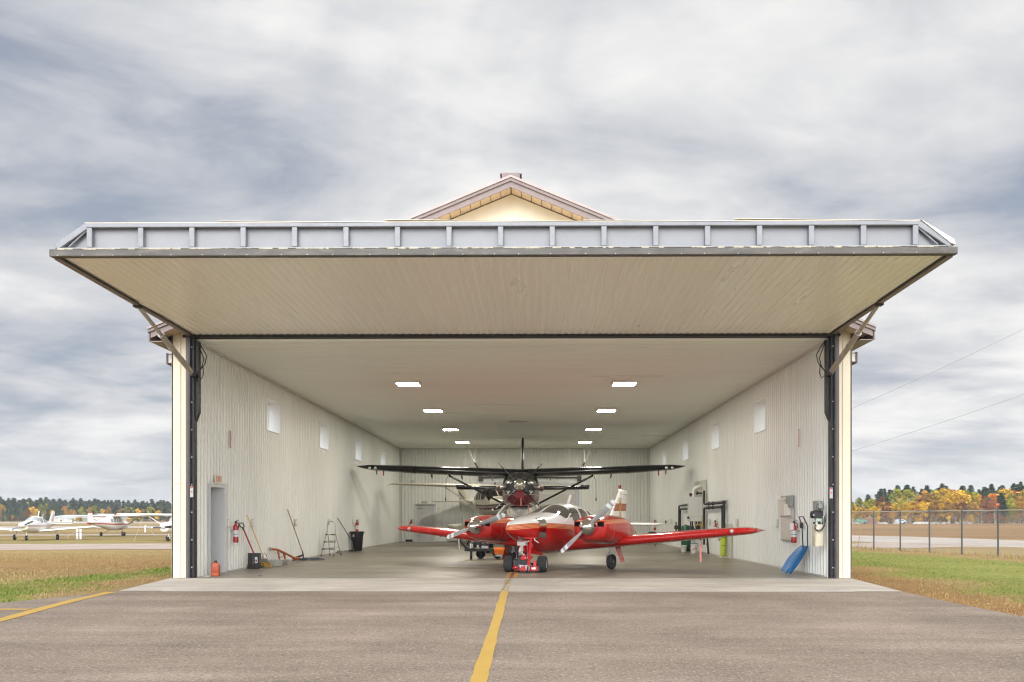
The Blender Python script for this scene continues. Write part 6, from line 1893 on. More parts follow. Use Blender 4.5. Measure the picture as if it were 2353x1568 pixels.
# white panel and boxes by the opening
t = thing('wall_panel', 'tall white board with grey box on the right wall near the opening', 'panel', (XR - 0.026, 22.2, 0))
M_brd = mat('speckled_white_board', (0.60, 0.57, 0.535), 0.55, 0, 0.04, 8)
b = MB(); b.box((-0.012, -0.55, 0.80), (0, 0.55, 1.92)); b.build('board', M_brd, t, smooth=0)
b = MB(); b.box((-0.016, -0.58, 0.77), (0, 0.58, 0.80)); b.box((-0.016, -0.58, 1.92), (0, 0.58, 1.95)); b.box((-0.016, -0.58, 0.80), (0, -0.55, 1.92)); b.box((-0.016, 0.55, 0.80), (0, 0.58, 1.92)); b.build('board_frame', M_gal2, t, smooth=0)
b = MB(); b.box((-0.05, 0.0, 1.42), (-0.013, 0.72, 1.86)); b.build('notice_sheet', mat('paler_sheet', (0.63, 0.60, 0.57), 0.6, 0, 0.04, 10), t, smooth=0)
b = MB(); b.box((-0.10, -0.28, 1.43), (-0.013, 0.0, 1.72)); b.build('white_box', M_white, t, smooth=0, bevel=0.005)
b = MB(); b.box((-0.09, -0.52, 1.66), (-0.013, -0.10, 1.93)); b.build('grey_box', mat('grey_electrical_box', (0.32, 0.35, 0.34), 0.4, 0.3), t, smooth=0, bevel=0.006)
b = MB(); b.tube([(-0.07, -0.1, 1.86), (-0.09, 0.1, 1.84), (-0.07, 0.45, 1.86)], 0.01, 6); b.build('cable', M_white, t)

# hydraulic power pack
t = thing('hydraulic_power_pack', 'black hydraulic pump with cream oil tank on the right wall at the opening', 'pump', (XR - 0.03, 19.42, 0))
M_gbx = mat('grey_electrical_box', (0.32, 0.35, 0.34), 0.4, 0.3)
b = MB(); b.loft([rrect(.20, .24, .05, .72), rrect(.21, .25, .05, .75), rrect(.21, .25, .05, 1.18), rrect(.17, .2, .05, 1.22)]); bk = b.build('oil_tank', mat('cream_oil_tank', (0.60, 0.545, 0.42), 0.4, 0, 0.05, 3, dirt=0.4, dcol=(0.5, 0.48, 0.44), ds=4), t); bk.location = (-0.14, 0, 0)
b = MB(); b.cbox((-0.14, 0, 1.25), (0.17, 0.2, 0.06)); b.build('pump_base', M_black, t, smooth=0, bevel=0.008)
b = MB(); b.cbox((-0.15, -0.02, 1.325), (0.12, 0.14, 0.08)); b.build('green_valve_block', mat('pale_green_label', (0.35, 0.55, 0.45), 0.5), t, smooth=0, bevel=0.006)
b = MB(); b.lathe([(0.06, -0.14), (0.085, -0.13), (0.085, 0.12), (0.06, 0.14)], (-0.16, 0.02, 1.44), 'x', 18); b.cbox((-0.14, -0.05, 1.42), (0.26, 0.12, 0.13)); b.cbox((-0.15, 0.02, 1.52), (0.16, 0.1, 0.06)); b.build('motor', M_black, t, smooth=30, bevel=0.006)
b = MB(); b.lathe([(0.018, 0), (0.018, 0.012)], (-0.275, -0.112, 1.43), 'y', 10); b.lathe([(0.02, 0), (0.02, 0.012)], (-0.21, -0.112, 1.26), 'y', 10); b.lathe([(0.02, 0), (0.02, 0.012)], (-0.10, -0.112, 1.26), 'y', 10); b.build_each('plug', M_bolt, t)
b = MB(); b.box((-0.10, 0.12, 1.56), (0.0, 0.48, 1.76)); b.box((-0.14, -0.05, 1.585), (-0.04, 0.06, 1.69)); b.build('control_box', M_gbx, t, smooth=0, bevel=0.005)
b = MB(); b.tube([(-0.09, 0.0, 1.69), (-0.10, 0.1, 1.72), (-0.14, 0.18, 1.66), (-0.15, 0.2, 1.52)], 0.010, 6); b.build('conduit', M_gal2, t)
b = MB()
b.tube([(-0.02, -0.1, 1.42), (-0.03, -0.16, 1.30), (-0.06, -0.18, 1.18), (-0.12, -0.19, 1.09), (-0.18, -0.19, 1.06), (-0.25, -0.16, 1.09), (-0.26, -0.14, 1.17), (-0.22, -0.12, 1.23)], 0.011, 6)
b.tube([(-0.03, -0.12, 1.42), (-0.06, -0.2, 1.22), (-0.12, -0.21, 1.12), (-0.2, -0.2, 1.085), (-0.27, -0.15, 1.12), (-0.24, -0.13, 1.25)], 0.009, 6)
b.build('hydraulic_hose', M_seal, t)
b = MB(); b.lathe([(0.02, -0.06), (0.02, 0.06)], (-0.04, -0.11, 1.47), 'z', 8); b.cbox((-0.05, -0.1, 1.38), (0.05, 0.05, 0.05)); b.cbox((-0.22, -0.125, 1.23), (0.05, 0.04, 0.05)); b.build('fitting', M_bolt, t)

# blue snow scoop
t = thing('snow_scoop', 'blue plastic snow scoop with black tube handle leaning on the right wall', 'snow scoop', (6.36, 20.55, 0.014))
M_sc = mat('blue_scoop_plastic', (0.012, 0.105, 0.27), 0.35, 0, 0.1, 5, coat=0.2)
th_ = []
NV, NU = 12, 20
def sc(u, v):
    """u across (along the wall), v up the scoop; deep in the middle, lip out on the floor"""
    wd = 0.29 - 0.07 * v
    x = -0.22 + 0.44 * v + 0.035 * math.sin(PI * min(1, v * 1.05))
    z = 0.015 + 0.66 * v
    y = -wd + 2 * wd * u
    side = max(0, abs(2 * u - 1) - 0.80) / 0.20
    depth = 0.15 * math.sin(PI * min(1, 0.10 + v * 0.80)) + 0.03
    x -= depth * side
    z += 0.05 * side * (1 - v)
    return Vector((x, y, z))
b = MB(); rows_ = []
for i in range(NV + 1):
    r_ = [sc(j / NU, i / NV) for j in range(NU + 1)]
    rows_.append(r_ + [p + Vector((0.010, 0, 0.004)) for p in r_[::-1]])
b.loft(rows_); b.build('scoop', M_sc, t)
b = MB()
for q in range(1, 6):
    u = 0.25 + 0.5 * q / 6
    b.tube([sc(u, v) + Vector((-0.006, 0, 0)) for v in (0.55, 0.7, 0.85, 0.97)], 0.006, 5)
b.tube([sc(0.02, v / 12) for v in range(13)], 0.010, 6); b.tube([sc(0.98, v / 12) for v in range(13)], 0.010, 6)
b.build('rib', mat('lighter_blue_edge', (0.03, 0.16, 0.36), 0.35), t)
b = MB(); b.tube([(0.20, -0.17, 0.62), (0.19, -0.20, 1.16), (0.10, -0.16, 1.38), (0.10, 0.16, 1.38), (0.19, 0.22, 1.16), (0.20, 0.17, 0.62)], 0.014, 8); b.build('handle', M_black, t)

# back wall bits
def back_box(name, x0, y0, x1, y1, dep, m_, lab, cat):
    a = at_y(x0, y0, YB - 0.03); c_ = at_y(x1, y1, YB - 0.03)
    b = MB(); b.box((min(a.x, c_.x), YB - 0.026 - dep, max(0.015, min(a.z, c_.z))), (max(a.x, c_.x), YB - 0.026, max(a.z, c_.z))); return tag(b.build(name, m_, None, smooth=0, bevel=0.008), lab, cat)


back_box('floor_vent', 932, 1240, 948, 1245, 0.03, M_black, 'black floor vent in the back wall left of the pale exit door', 'vent')
back_box('light_switch', 1001, 1191, 1009, 1199, 0.04, M_white, 'white switch plate on the back wall right of the pale exit door', 'switch')
back_box('vent_pipe', 944, 1104, 951, 1116, 0.08, mat('pale_vent', (0.6, 0.6, 0.57), 0.4), 'short pale vent pipe high on the back wall at left', 'vent')
back_box('notice_plate', 1138, 1102, 1147, 1108, 0.01, M_white, 'white notice plate on the back wall left of the overhead door', 'notice')
back_box('sensor_box', 1136, 1109, 1139, 1117, 0.06, M_black, 'small black sensor box under the white notice on the back wall', 'box')
a = at_y(1050, 1208, YB - 0.5)
t = thing('white_cabinet', 'pale cabinet on the back wall behind the left grey propeller', 'cabinet', (a.x, YB - 0.35, 0.012))
b = MB(); b.box((-0.45, -0.25, 0.05), (0.45, 0.3, 1.0)); b.build('case', mat('pale_cabinet', (0.5, 0.5, 0.47), 0.5), t, smooth=0, bevel=0.01)
b = MB(); b.box((-0.43, -0.262, 0.08), (-0.01, -0.252, 0.97)); b.box((0.01, -0.262, 0.08), (0.43, -0.252, 0.97)); b.build('cabinet_door', mat('pale_cabinet_door', (0.54, 0.54, 0.5), 0.5), t, smooth=0)
t = thing('low_stool', 'low black rounded seat in the far right corner beyond the red wing', 'stool', (6.2, 44.4, 0.012))
b = MB(); b.loft([rrect(.55, .12, .05, .28), rrect(.6, .14, .06, .38), rrect(.58, .14, .06, .52), rrect(.42, .12, .05, .62), rrect(.18, .1, .04, .66)]); b.build('backrest', M_black, t)
b = MB(); b.cbox((0, -0.25, 0.27), (0.55, 0.45, 0.08)); b.build('seat', M_black, t, bevel=0.03)
for sx_ in (-0.22, 0.22):
    for sy_ in (-0.42, -0.08):
        b = MB(); b.rod((sx_, sy_, 0), (sx_, sy_, 0.25), 0.02); b.build('leg', M_black, t)

# ================================================================== the red tug under the nose wheel
t = thing('aircraft_tug', 'small red petrol tug with fat black tyres holding the nose wheel of the red plane', 'tug', (-0.20, 21.25, 0.014), R(-98))
# local x forward (towards the camera), y to the photo's right
M_tug = mat('bright_red_tug_paint', (0.56, 0.022, 0.028), 0.35, 0, 0.08, 8, coat=0.2)
M_tread = mat('knobbly_tyre', (0.026, 0.027, 0.028), 0.8, 0, 0.2, 30, bump=1.0, bs=45)
for sg in (-1, 1):
    b = MB(); r_, h = 0.20, 0.115
    b.lathe([(r_ * .45, -h * .7), (r_ * .6, -h * .95), (r_ * .82, -h), (r_ * .95, -h * .85), (r_, -h * .55), (r_, h * .55), (r_ * .95, h * .85), (r_ * .82, h), (r_ * .6, h * .95), (r_ * .45, h * .7)], (0, 0, 0), 'y', 28)
    for i in range(22):
        for q in (-0.6, -0.2, 0.2, 0.6):
            a = 2 * PI * (i + (0.5 if q in (-0.2, 0.6) else 0)) / 22
            M_ = Matrix.Translation((0, q * h, 0)) @ Matrix.Rotation(-a, 4, 'Y') @ Matrix.Translation((r_, 0, 0)) @ Matrix.Rotation(0.5, 4, 'X')
            b.cbox((0, 0, 0), (0.014, 0.034, 0.03), M_)
    w_ = b.build('wheel', M_tread, t, loc=(0.0, sg * 0.425, r_), smooth=30)
    b = MB(); b.lathe([(0.02, -0.09), (0.06, -0.085), (0.095, -0.075), (0.105, -0.1), (0.105, 0.1), (0.095, 0.075), (0.06, 0.085), (0.02, 0.09)], (0, 0, 0), 'y', 20); b.build('rim', M_rim, w_)
b = MB(); b.rod((0, -0.33, 0.2), (0, 0.33, 0.2), 0.03); b.cbox((0.0, -0.25, 0.22), (0.16, 0.10, 0.16)); b.build('axle', M_dark, t)
b = MB()
b.bar((0.10, -0.30, 0.12), (0.30, -0.12, 0.10), 0.03, 0.10); b.bar((0.30, -0.12, 0.10), (0.32, 0.36, 0.10), 0.03, 0.10); b.bar((0.32, 0.36, 0.10), (0.08, 0.36, 0.12), 0.03, 0.10); b.box((0.02, -0.28, 0.10), (0.30, 0.34, 0.12)); b.box((0.20, 0.24, 0.10), (0.30, 0.31, 0.30))
b.build('chassis', M_tug, t, smooth=0, bevel=0.006)
b = MB(); b.box((0.3405, 0.20, 0.085), (0.3435, 0.30, 0.14)); b.build('data_plate', M_white, t, smooth=0)
b = MB(); b.box((0.3405, -0.145, 0.05), (0.3445, -0.105, 0.15)); b.box((0.338, 0.345, 0.05), (0.3395, 0.395, 0.15)); b.build('black_band', M_dark, t, smooth=0)
b = MB()
for yy in (-0.20, -0.08, 0.06, 0.22):
    b.lathe([(0.014, 0.30), (0.012, 0.345)], (0, yy, 0.13), 'x', 8)
b.build_each('bolt', M_bolt, t)
b = MB(); b.cbox((0.16, -0.13, 0.27), (0.14, 0.10, 0.24)); b.cbox((0.15, 0.02, 0.25), (0.18, 0.22, 0.12)); en = b.build('engine', M_black, t, smooth=0, bevel=0.015)
b = MB(); b.cbox((0.17, 0.03, 0.345), (0.2, 0.24, 0.07)); b.cbox((0.14, -0.01, 0.40), (0.14, 0.14, 0.05)); b.cbox((0.10, 0.15, 0.37), (0.1, 0.1, 0.05)); b.build('engine_cowl', M_tug, en, smooth=0, bevel=0.02)
b = MB(); b.box((0.271, 0.03, 0.355), (0.274, 0.10, 0.375)); b.build('cowl_badge', M_white, en, smooth=0)
b = MB(); b.lathe([(0.028, 0.24), (0.022, 0.27)], (0, 0.10, 0.24), 'x', 12); b.build('filler_cap', M_bolt, en)
b = MB(); rg = random.Random(8)
for i in range(9):
    b.cbox((0.17 + rg.uniform(-0.04, 0.05), -0.15 + 0.035 * i, 0.17 + rg.uniform(-0.02, 0.02)), (0.12, 0.05, 0.07), Matrix.Rotation(rg.uniform(-.06, .06), 4, 'X'))
b.build('crankcase', mat('cast_aluminium', (0.50, 0.50, 0.51), 0.4, 0.6, 0.25, 25, bump=0.5, bs=30), en, bevel=0.012)
b = MB(); b.bar((0.34, 0.12, 0.15), (0.36, 0.13, 0.30), 0.06, 0.06); b.bar((0.36, 0.13, 0.28), (0.44, 0.20, 0.80), 0.045, 0.045); b.bar((0.415, 0.185, 0.62), (0.425, 0.195, 0.72), 0.075, 0.075); b.build('steering_column', M_tug, t, smooth=0, bevel=0.006)
b = MB(); b.rod((0.44, 0.05, 0.855), (0.44, 0.32, 0.855), 0.017); b.rod((0.44, 0.2, 0.80), (0.44, 0.2, 0.86), 0.02); b.build('handlebar', M_tug, t)
for y0, y1 in ((-0.06, 0.05), (0.32, 0.42)):
    b = MB(); b.rod((0.44, y0, 0.855), (0.44, y1, 0.853), 0.019); b.build('rubber_grip', M_dark, t)
b = MB(); b.tube([(0.46, 0.30, 0.85), (0.47, 0.29, 0.81), (0.48, 0.33, 0.79), (0.48, 0.38, 0.755)], 0.012, 6); b.lathe([(0.001, -0.018), (0.018, 0), (0.001, 0.018)], (0.48, 0.385, 0.745), 'z', 8); b.tube([(0.46, 0.05, 0.78), (0.46, 0.11, 0.76), (0.45, 0.16, 0.79)], 0.016, 6); b.build('brake_lever', M_bolt, t)
b = MB(); b.tube([(0.45, 0.10, 0.76), (0.44, 0.09, 0.6), (0.36, 0.08, 0.4), (0.30, 0.10, 0.28)], 0.006, 5); b.tube([(0.44, 0.12, 0.74), (0.40, 0.10, 0.52), (0.33, 0.06, 0.3)], 0.006, 5); b.build('control_cable', M_black, t)
b = MB(); b.rod((0.41, 0.125, 0.35), (0.44, 0.115, 0.7), 0.009); b.build('link_rod', M_tug, t)
wheel(t, (0.46, 0.12, 0.075), 0.075, 0.04, M_rim, 'caster', ribbed=False)
b = MB(); b.tube([(0.46, 0.09, 0.075), (0.44, 0.085, 0.15), (0.40, 0.10, 0.17), (0.40, 0.14, 0.17), (0.44, 0.155, 0.15), (0.46, 0.15, 0.075)], 0.012, 6); b.build('caster_fork', M_bolt, t)

# ================================================================== black tow cart with orange box
t = thing('tow_cart', 'low black motorised tow cart with orange box and long boom behind the red tug', 'tow cart', (-1.55, 28.0, 0.012), 0)
M_tb = mat('black_cart_paint', (0.014, 0.014, 0.015), 0.45, 0, 0.15, 6)
b = MB(); b.box((-0.62, -0.18, 0.26), (0.50, 0.30, 0.34)); b.box((-0.72, -0.12, 0.27), (-0.60, 0.05, 0.38)); b.box((0.20, -0.2, 0.14), (0.36, 0.3, 0.30)); b.build('deck', M_tb, t, smooth=0, bevel=0.008)
b = MB(); b.bar((-0.66, -0.05, 0.36), (-1.03, 0.1, 0.78), 0.07, 0.07); b.bar((-0.62, -0.05, 0.42), (-0.95, 0.12, 0.80), 0.02, 0.02); b.build('boom', M_tb, t, smooth=0)
b = MB(); b.rod((-0.92, 0.0, 0.66), (-0.90, 0.0, 0.34), 0.018); b.build('white_cord_end', M_white, t)
b = MB(); b.lathe([(0.02, -0.04), (0.075, -0.035), (0.075, 0.035), (0.02, 0.04)], (-0.84, 0.05, 0.70), 'y', 14); b.build('cable_reel', M_black, t)
b = MB(); b.cbox((-0.30, 0.05, 0.50), (0.22, 0.3, 0.22)); b.cbox((-0.08, 0.05, 0.48), (0.26, 0.28, 0.26)); en = b.build('engine', M_black, t, smooth=0, bevel=0.03)
b = MB(); b.cbox((-0.16, 0.05, 0.66), (0.22, 0.2, 0.06)); b.build('fuel_tank', mat('dark_red_tank', (0.22, 0.02, 0.03), 0.4), en, smooth=0, bevel=0.02)
b = MB(); b.lathe([(0.05, -0.13), (0.045, -0.155)], (-0.12, 0, 0.40), 'y', 12); b.cbox((-0.02, -0.12, 0.40), (0.16, 0.06, 0.08)); b.cbox((-0.28, -0.12, 0.42), (0.06, 0.05, 0.10)); b.build_each('carburettor', mat('cast_aluminium', (0.50, 0.50, 0.51), 0.4, 0.6, 0.25, 25), en, smooth=30)
b = MB()
for x_ in (-0.12, 0.03):
    b.lathe([(0.014, -0.15), (0.014, -0.165)], (x_, 0.06, 0.52), 'y', 8)
b.build_each('bolt', M_bolt, en)
b = MB(); b.box((-0.58, -0.2, 0.34), (-0.40, 0.2, 0.54)); bx = b.build('battery_box', mat('dark_box_plastic', (0.05, 0.05, 0.055), 0.5), t, smooth=0, bevel=0.01)
b = MB(); b.box((-0.54, -0.204, 0.36), (-0.49, -0.2005, 0.52)); b.box((-0.48, -0.204, 0.37), (-0.465, -0.2005, 0.51)); b.box((-0.455, -0.204, 0.37), (-0.44, -0.2005, 0.51)); b.build('battery_label', M_lab, bx, smooth=0)
b = MB(); b.loft([[(0.28, -0.28, 0.17), (0.70, -0.28, 0.17), (0.70, 0.2, 0.17), (0.28, 0.2, 0.17)], [(0.26, -0.30, 0.33), (0.69, -0.30, 0.33), (0.69, 0.2, 0.33), (0.26, 0.2, 0.33)], [(0.24, -0.1, 0.38), (0.62, -0.1, 0.38), (0.66, 0.2, 0.38), (0.24, 0.2, 0.38)]]); b.build('orange_box', mat('safety_orange_paint', (0.80, 0.17, 0.008), 0.45), t, smooth=0)
b = MB(); b.cbox((0.42, -0.25, 0.13), (0.2, 0.08, 0.06)); b.rod((0.28, -0.25, 0.12), (0.60, -0.25, 0.12), 0.02); b.build('hitch', M_gal2, t, smooth=0)
b = MB(); b.box((0.56, -0.02, 0.06), (1.12, 0.5, 0.42)); b.box((0.56, 0.02, 0.42), (0.68, 0.4, 0.47)); b.build('ballast_tank', M_tb, t, smooth=0, bevel=0.015)
b = MB(); b.rod((0.05, 0.25, 0.56), (0.8, 0.3, 0.54), 0.03); b.build('red_crossbar', mat('dark_red_bar', (0.25, 0.04, 0.02), 0.5), t)
wheel(t, (-0.50, -0.12, 0.115), 0.115, 0.07, M_rimd, 'front_caster', ribbed=False, yaw=R(90))
b = MB(); b.box((-0.54, -0.15, 0.20), (-0.46, -0.09, 0.27)); b.build('caster_fork', M_tb, t, smooth=0)
wheel(t, (-0.22, 0.42, 0.16), 0.16, 0.12, M_rimd)
wheel(t, (0.35, 0.42, 0.16), 0.16, 0.12, M_rimd)
t2 = thing('supply_box', 'white and blue printed box resting on the black tank of the tow cart', 'box', (-0.72, 28.2, 0.43))
b = MB(); b.box((-0.14, -0.12, 0.0), (0.14, 0.14, 0.22)); b.build('carton', M_white, t2, smooth=0, bevel=0.004)
b = MB(); b.box((0.0, -0.124, 0.06), (0.025, -0.1205, 0.21)); b.box((0.09, -0.124, 0.06), (0.115, -0.1205, 0.21)); b.box((-0.135, -0.124, 0.09), (-0.06, -0.1205, 0.20)); b.build('blue_print', M_blue, t2, smooth=0)

# small litter on the floor
for i, (x, y) in enumerate(((1035 / 1.741, 2308 / 1.741), (1043 / 1.741, 2305 / 1.741))):
    g_ = ground(x, y)
    b = MB(); b.lathe([(0.001, 0), (0.018, 0.004), (0.012, 0.012), (0.001, 0.014)], (g_.x, g_.y, 0.0125), 'z', 7); tag(b.build('floor_crumb', M_black, None), 'tiny black crumb on the concrete floor near the snow shovel', 'crumb', 'crumbs on the hangar floor')
# ================================================================== outdoors
def fld_mat():
    m = bpy.data.materials.new('autumn_field'); m.use_nodes = True
    t = NT(m.node_tree); b = t.n['Principled BSDF']
    v = t.add('ShaderNodeTexCoord').outputs['Object']
    s = t.add('ShaderNodeSeparateXYZ', {0: v})
    gr = t.add('ShaderNodeAttribute', attribute_name='green').outputs['Fac']
    rs = t.add('ShaderNodeAttribute', attribute_name='rust').outputs['Fac']
    n1 = t.noise(t.mapping(v, (0.25, 0.8, 1)), 0.55, 7, 0.65)
    n2 = t.noise(v, 5.0, 6, 0.7)
    n3 = t.noise(v, 26, 3, 0.7)
    n4 = t.noise(t.mapping(v, (0.012, 0.07, 1)), 1.0, 6, 0.65)
    dry = t.ramp(t.math('ADD', t.math('MULTIPLY', n1, 0.5), t.math('MULTIPLY', n4, 0.5)), [(0.34, (0.20, 0.135, 0.06)), (0.48, (0.275, 0.195, 0.085)), (0.60, (0.34, 0.255, 0.12)), (0.72, (0.275, 0.215, 0.09))])
    rust = t.ramp(n2, [(0.3, (0.18, 0.085, 0.032)), (0.6, (0.315, 0.17, 0.068)), (0.75, (0.38, 0.245, 0.11))])
    green = t.ramp(n2, [(0.28, (0.115, 0.135, 0.03)), (0.5, (0.205, 0.215, 0.055)), (0.72, (0.31, 0.285, 0.105))])
    rust = t.mix(t.remap(n4, 0.36, 0.62, 0, 0.75), rust, (0.15, 0.085, 0.04))
    c = t.mix(t.math('MULTIPLY', rs, t.remap(n1, 0.3, 0.6, 0.4, 1.0)), dry, rust)
    k = t.math('ADD', gr, t.math('MULTIPLY', t.math('SUBTRACT', n1, 0.5), 1.3))
    c = t.mix(t.remap(k, 0.30, 0.62, 0, 1), c, green)
    n6 = t.noise(t.mapping(v, (0.006, 0.055, 1)), 1.0, 7, 0.7, 0.4)
    k6 = t.remap(n6, 0.36, 0.64, 0.66, 1.18)
    c = t.vmath('MULTIPLY', c, t.add('ShaderNodeCombineXYZ', {0: k6, 1: k6, 2: k6}).outputs[0])
    c = t.mix(t.remap(n3, 0.42, 0.25, 0, 0.6), c, t.mix(0.5, c, (0.03, 0.025, 0.01)))
    c = t.mix(t.remap(n3, 0.56, 0.72, 0, 0.30), c, (0.50, 0.42, 0.24))
    t.put(b.inputs['Base Color'], c)
    b.inputs['Roughness'].default_value = 0.95; b.inputs['Specular IOR Level'].default_value = 0.1
    bp = t.add('ShaderNodeBump', {'Strength': 0.8, 'Distance': 0.06, 'Height': t.math('ADD', n2, t.math('MULTIPLY', n3, 0.6))}); t.put(b.inputs['Normal'], bp.outputs[0])
    return m


def green_at(X, Y):
    g = 0.0
    if X > 7:
        # mown grass right of the hangar, dry along the concrete
        d_edge = X - (6.8 + max(0, Y - 15.7) * 0.1)
        fence_x = 14.9 + (37.3 - Y) / 7.0 * 1.6
        g = 0.78 * sstep(0.5, 3.0, d_edge + 0.6 * math.sin(Y * 1.3)) * (1 - sstep(-3.2, -0.6, X - fence_x))
        if 6 < Y < 15.5 and d_edge > 1.2:
            g = max(g, 0.98 * (1 - abs(Y - 13.3) / 2.4)) if abs(Y - 13.3) < 2.4 else g
    elif X < -7.5:
        # green tongue running out along the side of the hangar
        pn = math.sin(X * 2.1 + 0.7) * math.sin(X * 0.9 + Y * 1.7) + 0.5 * math.sin(X * 4.3 - Y * 3.1)
        xc = -9.5 - 0.6 * math.sin((22 - Y) * 0.42) + 0.5 * sstep(17, 13, Y)
        g = (0.85 + 0.3 * pn) * max(0, 1 - (abs(X - xc) / (1.15 + 0.35 * pn)) ** 2) * sstep(12.5, 14, Y) * (1 - sstep(23, 26, Y))
        g = max(g, 0.5 * max(0, pn - 0.35) * (1 - sstep(20, 24, Y)))
        if Y > 40:
            g = max(g, 0.36 * sstep(48, 54, Y) * (1 - sstep(80, 130, Y)))
    return g


def rust_at(X, Y):
    r = 0.0
    if X > 6.6:
        d_edge = X - (6.8 + max(0, Y - 15.7) * 0.1)
        r = 0.9 * (1 - sstep(0.6, 2.2, d_edge))
        if Y > 55:
            r = max(r, 0.95)
    elif X < -7:
        r = 0.75 * math.exp(-((Y - 25.5) / 4.5) ** 2) + 0.55 * max(0, 1 - abs(Y - (18.5 - (abs(X) - 8.2) * 1.1)) / 1.5)
    return min(1, r)


def axis(spans):
    out = []
    for a, b, st in spans:
        k = a
        while k < b - 1e-6:
            out.append(k); k += st
    out.append(spans[-1][1])
    return out


xs = axis([(-1500, -300, 120), (-300, -60, 12), (-60, -24, 2.0), (-24, -7, 0.4), (-7, 6, 6.5), (6, 24, 0.4), (24, 60, 2.0), (60, 300, 12), (300, 1500, 120)])
ys = axis([(-200, -20, 30), (-20, 4, 6), (4, 40, 0.4), (40, 80, 1.6), (80, 160, 5), (160, 500, 17), (500, 1600, 110)])
b = MB()
for y in ys:
    b.pts([(x, y, gz(x, y) - 0.012 * (1 - sstep(25, 40, y)) + (0.03 * math.sin(x * 0.9 + y * 0.5) * math.sin(y * 0.7) * sstep(9, 12, abs(x)) * (1 - sstep(20, 30, y)) if y < 60 else 0)) for x in xs])
NX = len(xs)
for j in range(len(ys) - 1):
    for i in range(NX - 1):
        # leave the ground out under the building and the pavement
        xm = (xs[i] + xs[i + 1]) / 2; ym = (ys[j] + ys[j + 1]) / 2
        if -7 < xm < 6 and 4 < ym < 49:
            continue
        b.face((j * NX + i, j * NX + i + 1, (j + 1) * NX + i + 1, (j + 1) * NX + i))
b.attr['green'] = [green_at(x, y) for x, y, z in b.v]
b.attr['rust'] = [rust_at(x, y) for x, y, z in b.v]
struct(b.build('field', fld_mat(), None, smooth=60, fix=False))

M_grav = rough_mat('pale_gravel', [(0.35, (0.28, 0.215, 0.172)), (0.5, (0.35, 0.28, 0.23)), (0.65, (0.41, 0.345, 0.29))], 0.6, 14, 0.4, (0.60, 0.53, 0.46), 0.4, (0.05, 1.2, 1))
M_rwy = rough_mat('pale_runway', [(0.35, (0.32, 0.275, 0.235)), (0.5, (0.375, 0.33, 0.285)), (0.65, (0.42, 0.375, 0.33))], 0.2, 6, 0.2, (0.62, 0.58, 0.53), 0.1, (0.03, 0.4, 1))


def strip(name, near, far, m_, dz=0.006, nseg=40):
    """ground-hugging band between two lines of ground points"""
    def line(P_, t):
        L = len(P_) - 1; i = min(L - 1, int(t * L)); f = t * L - i
        return P_[i].lerp(P_[i + 1], f)
    b = MB(); k0 = []; 
    for i in range(nseg + 1):
        t = i / nseg
        a = line(near, t); c = line(far, t)
        b.pts([(q.x, q.y, gz(q.x, q.y) + dz) for q in (a.lerp(c, s) for s in (0, 0.33, 0.67, 1))])
    for i in range(nseg):
        for j in range(3):
            q = i * 4 + j; b.face((q, q + 1, q + 5, q + 4))
    return struct(b.build(name, m_, None, smooth=60))


V3 = lambda x, y: Vector((x, y, 0))
def band(name, pts_near, pts_far, m_, dz):
    return strip(name, [ground(*p) for p in pts_near], [ground(*p) for p in pts_far], m_, dz)


band('gravel_road', [(-260, 1266), (0, 1264.5), (200, 1263), (400, 1262)], [(-260, 1251), (0, 1250.5), (200, 1250), (400, 1249)], M_grav, 0.006)
band('gravel_track', [(-260, 1233), (0, 1231.5), (200, 1231), (400, 1230.5)], [(-260, 1230), (0, 1228.5), (200, 1228.3), (400, 1228)], M_grav, 0.01)
band('taxiway', [(-260, 1216), (0, 1214.5), (200, 1214), (400, 1213.5)], [(-260, 1211), (0, 1210), (200, 1209.5), (400, 1209)], M_rwy, 0.015)
band('runway', [(-260, 1203.6), (0, 1203.3), (200, 1203.2), (400, 1203)], [(-260, 1201), (0, 1200.8), (200, 1200.8), (400, 1200.7)], M_rwy, 0.03)
band('road', [(1800, 1241), (1930, 1244), (2100, 1249), (2240, 1254), (2353, 1259), (2500, 1265)], [(1800, 1227.5), (1930, 1230), (2100, 1234), (2240, 1238.5), (2353, 1243), (2500, 1248)], M_rwy, 0.008)
band('road_shoulder', [(1930, 1255.5), (2000, 1260), (2090, 1260.5), (2200, 1257.5), (2310, 1258.5)], [(1930, 1252), (2020, 1247), (2100, 1249.5), (2200, 1253), (2300, 1257)], M_grav, 0.012)

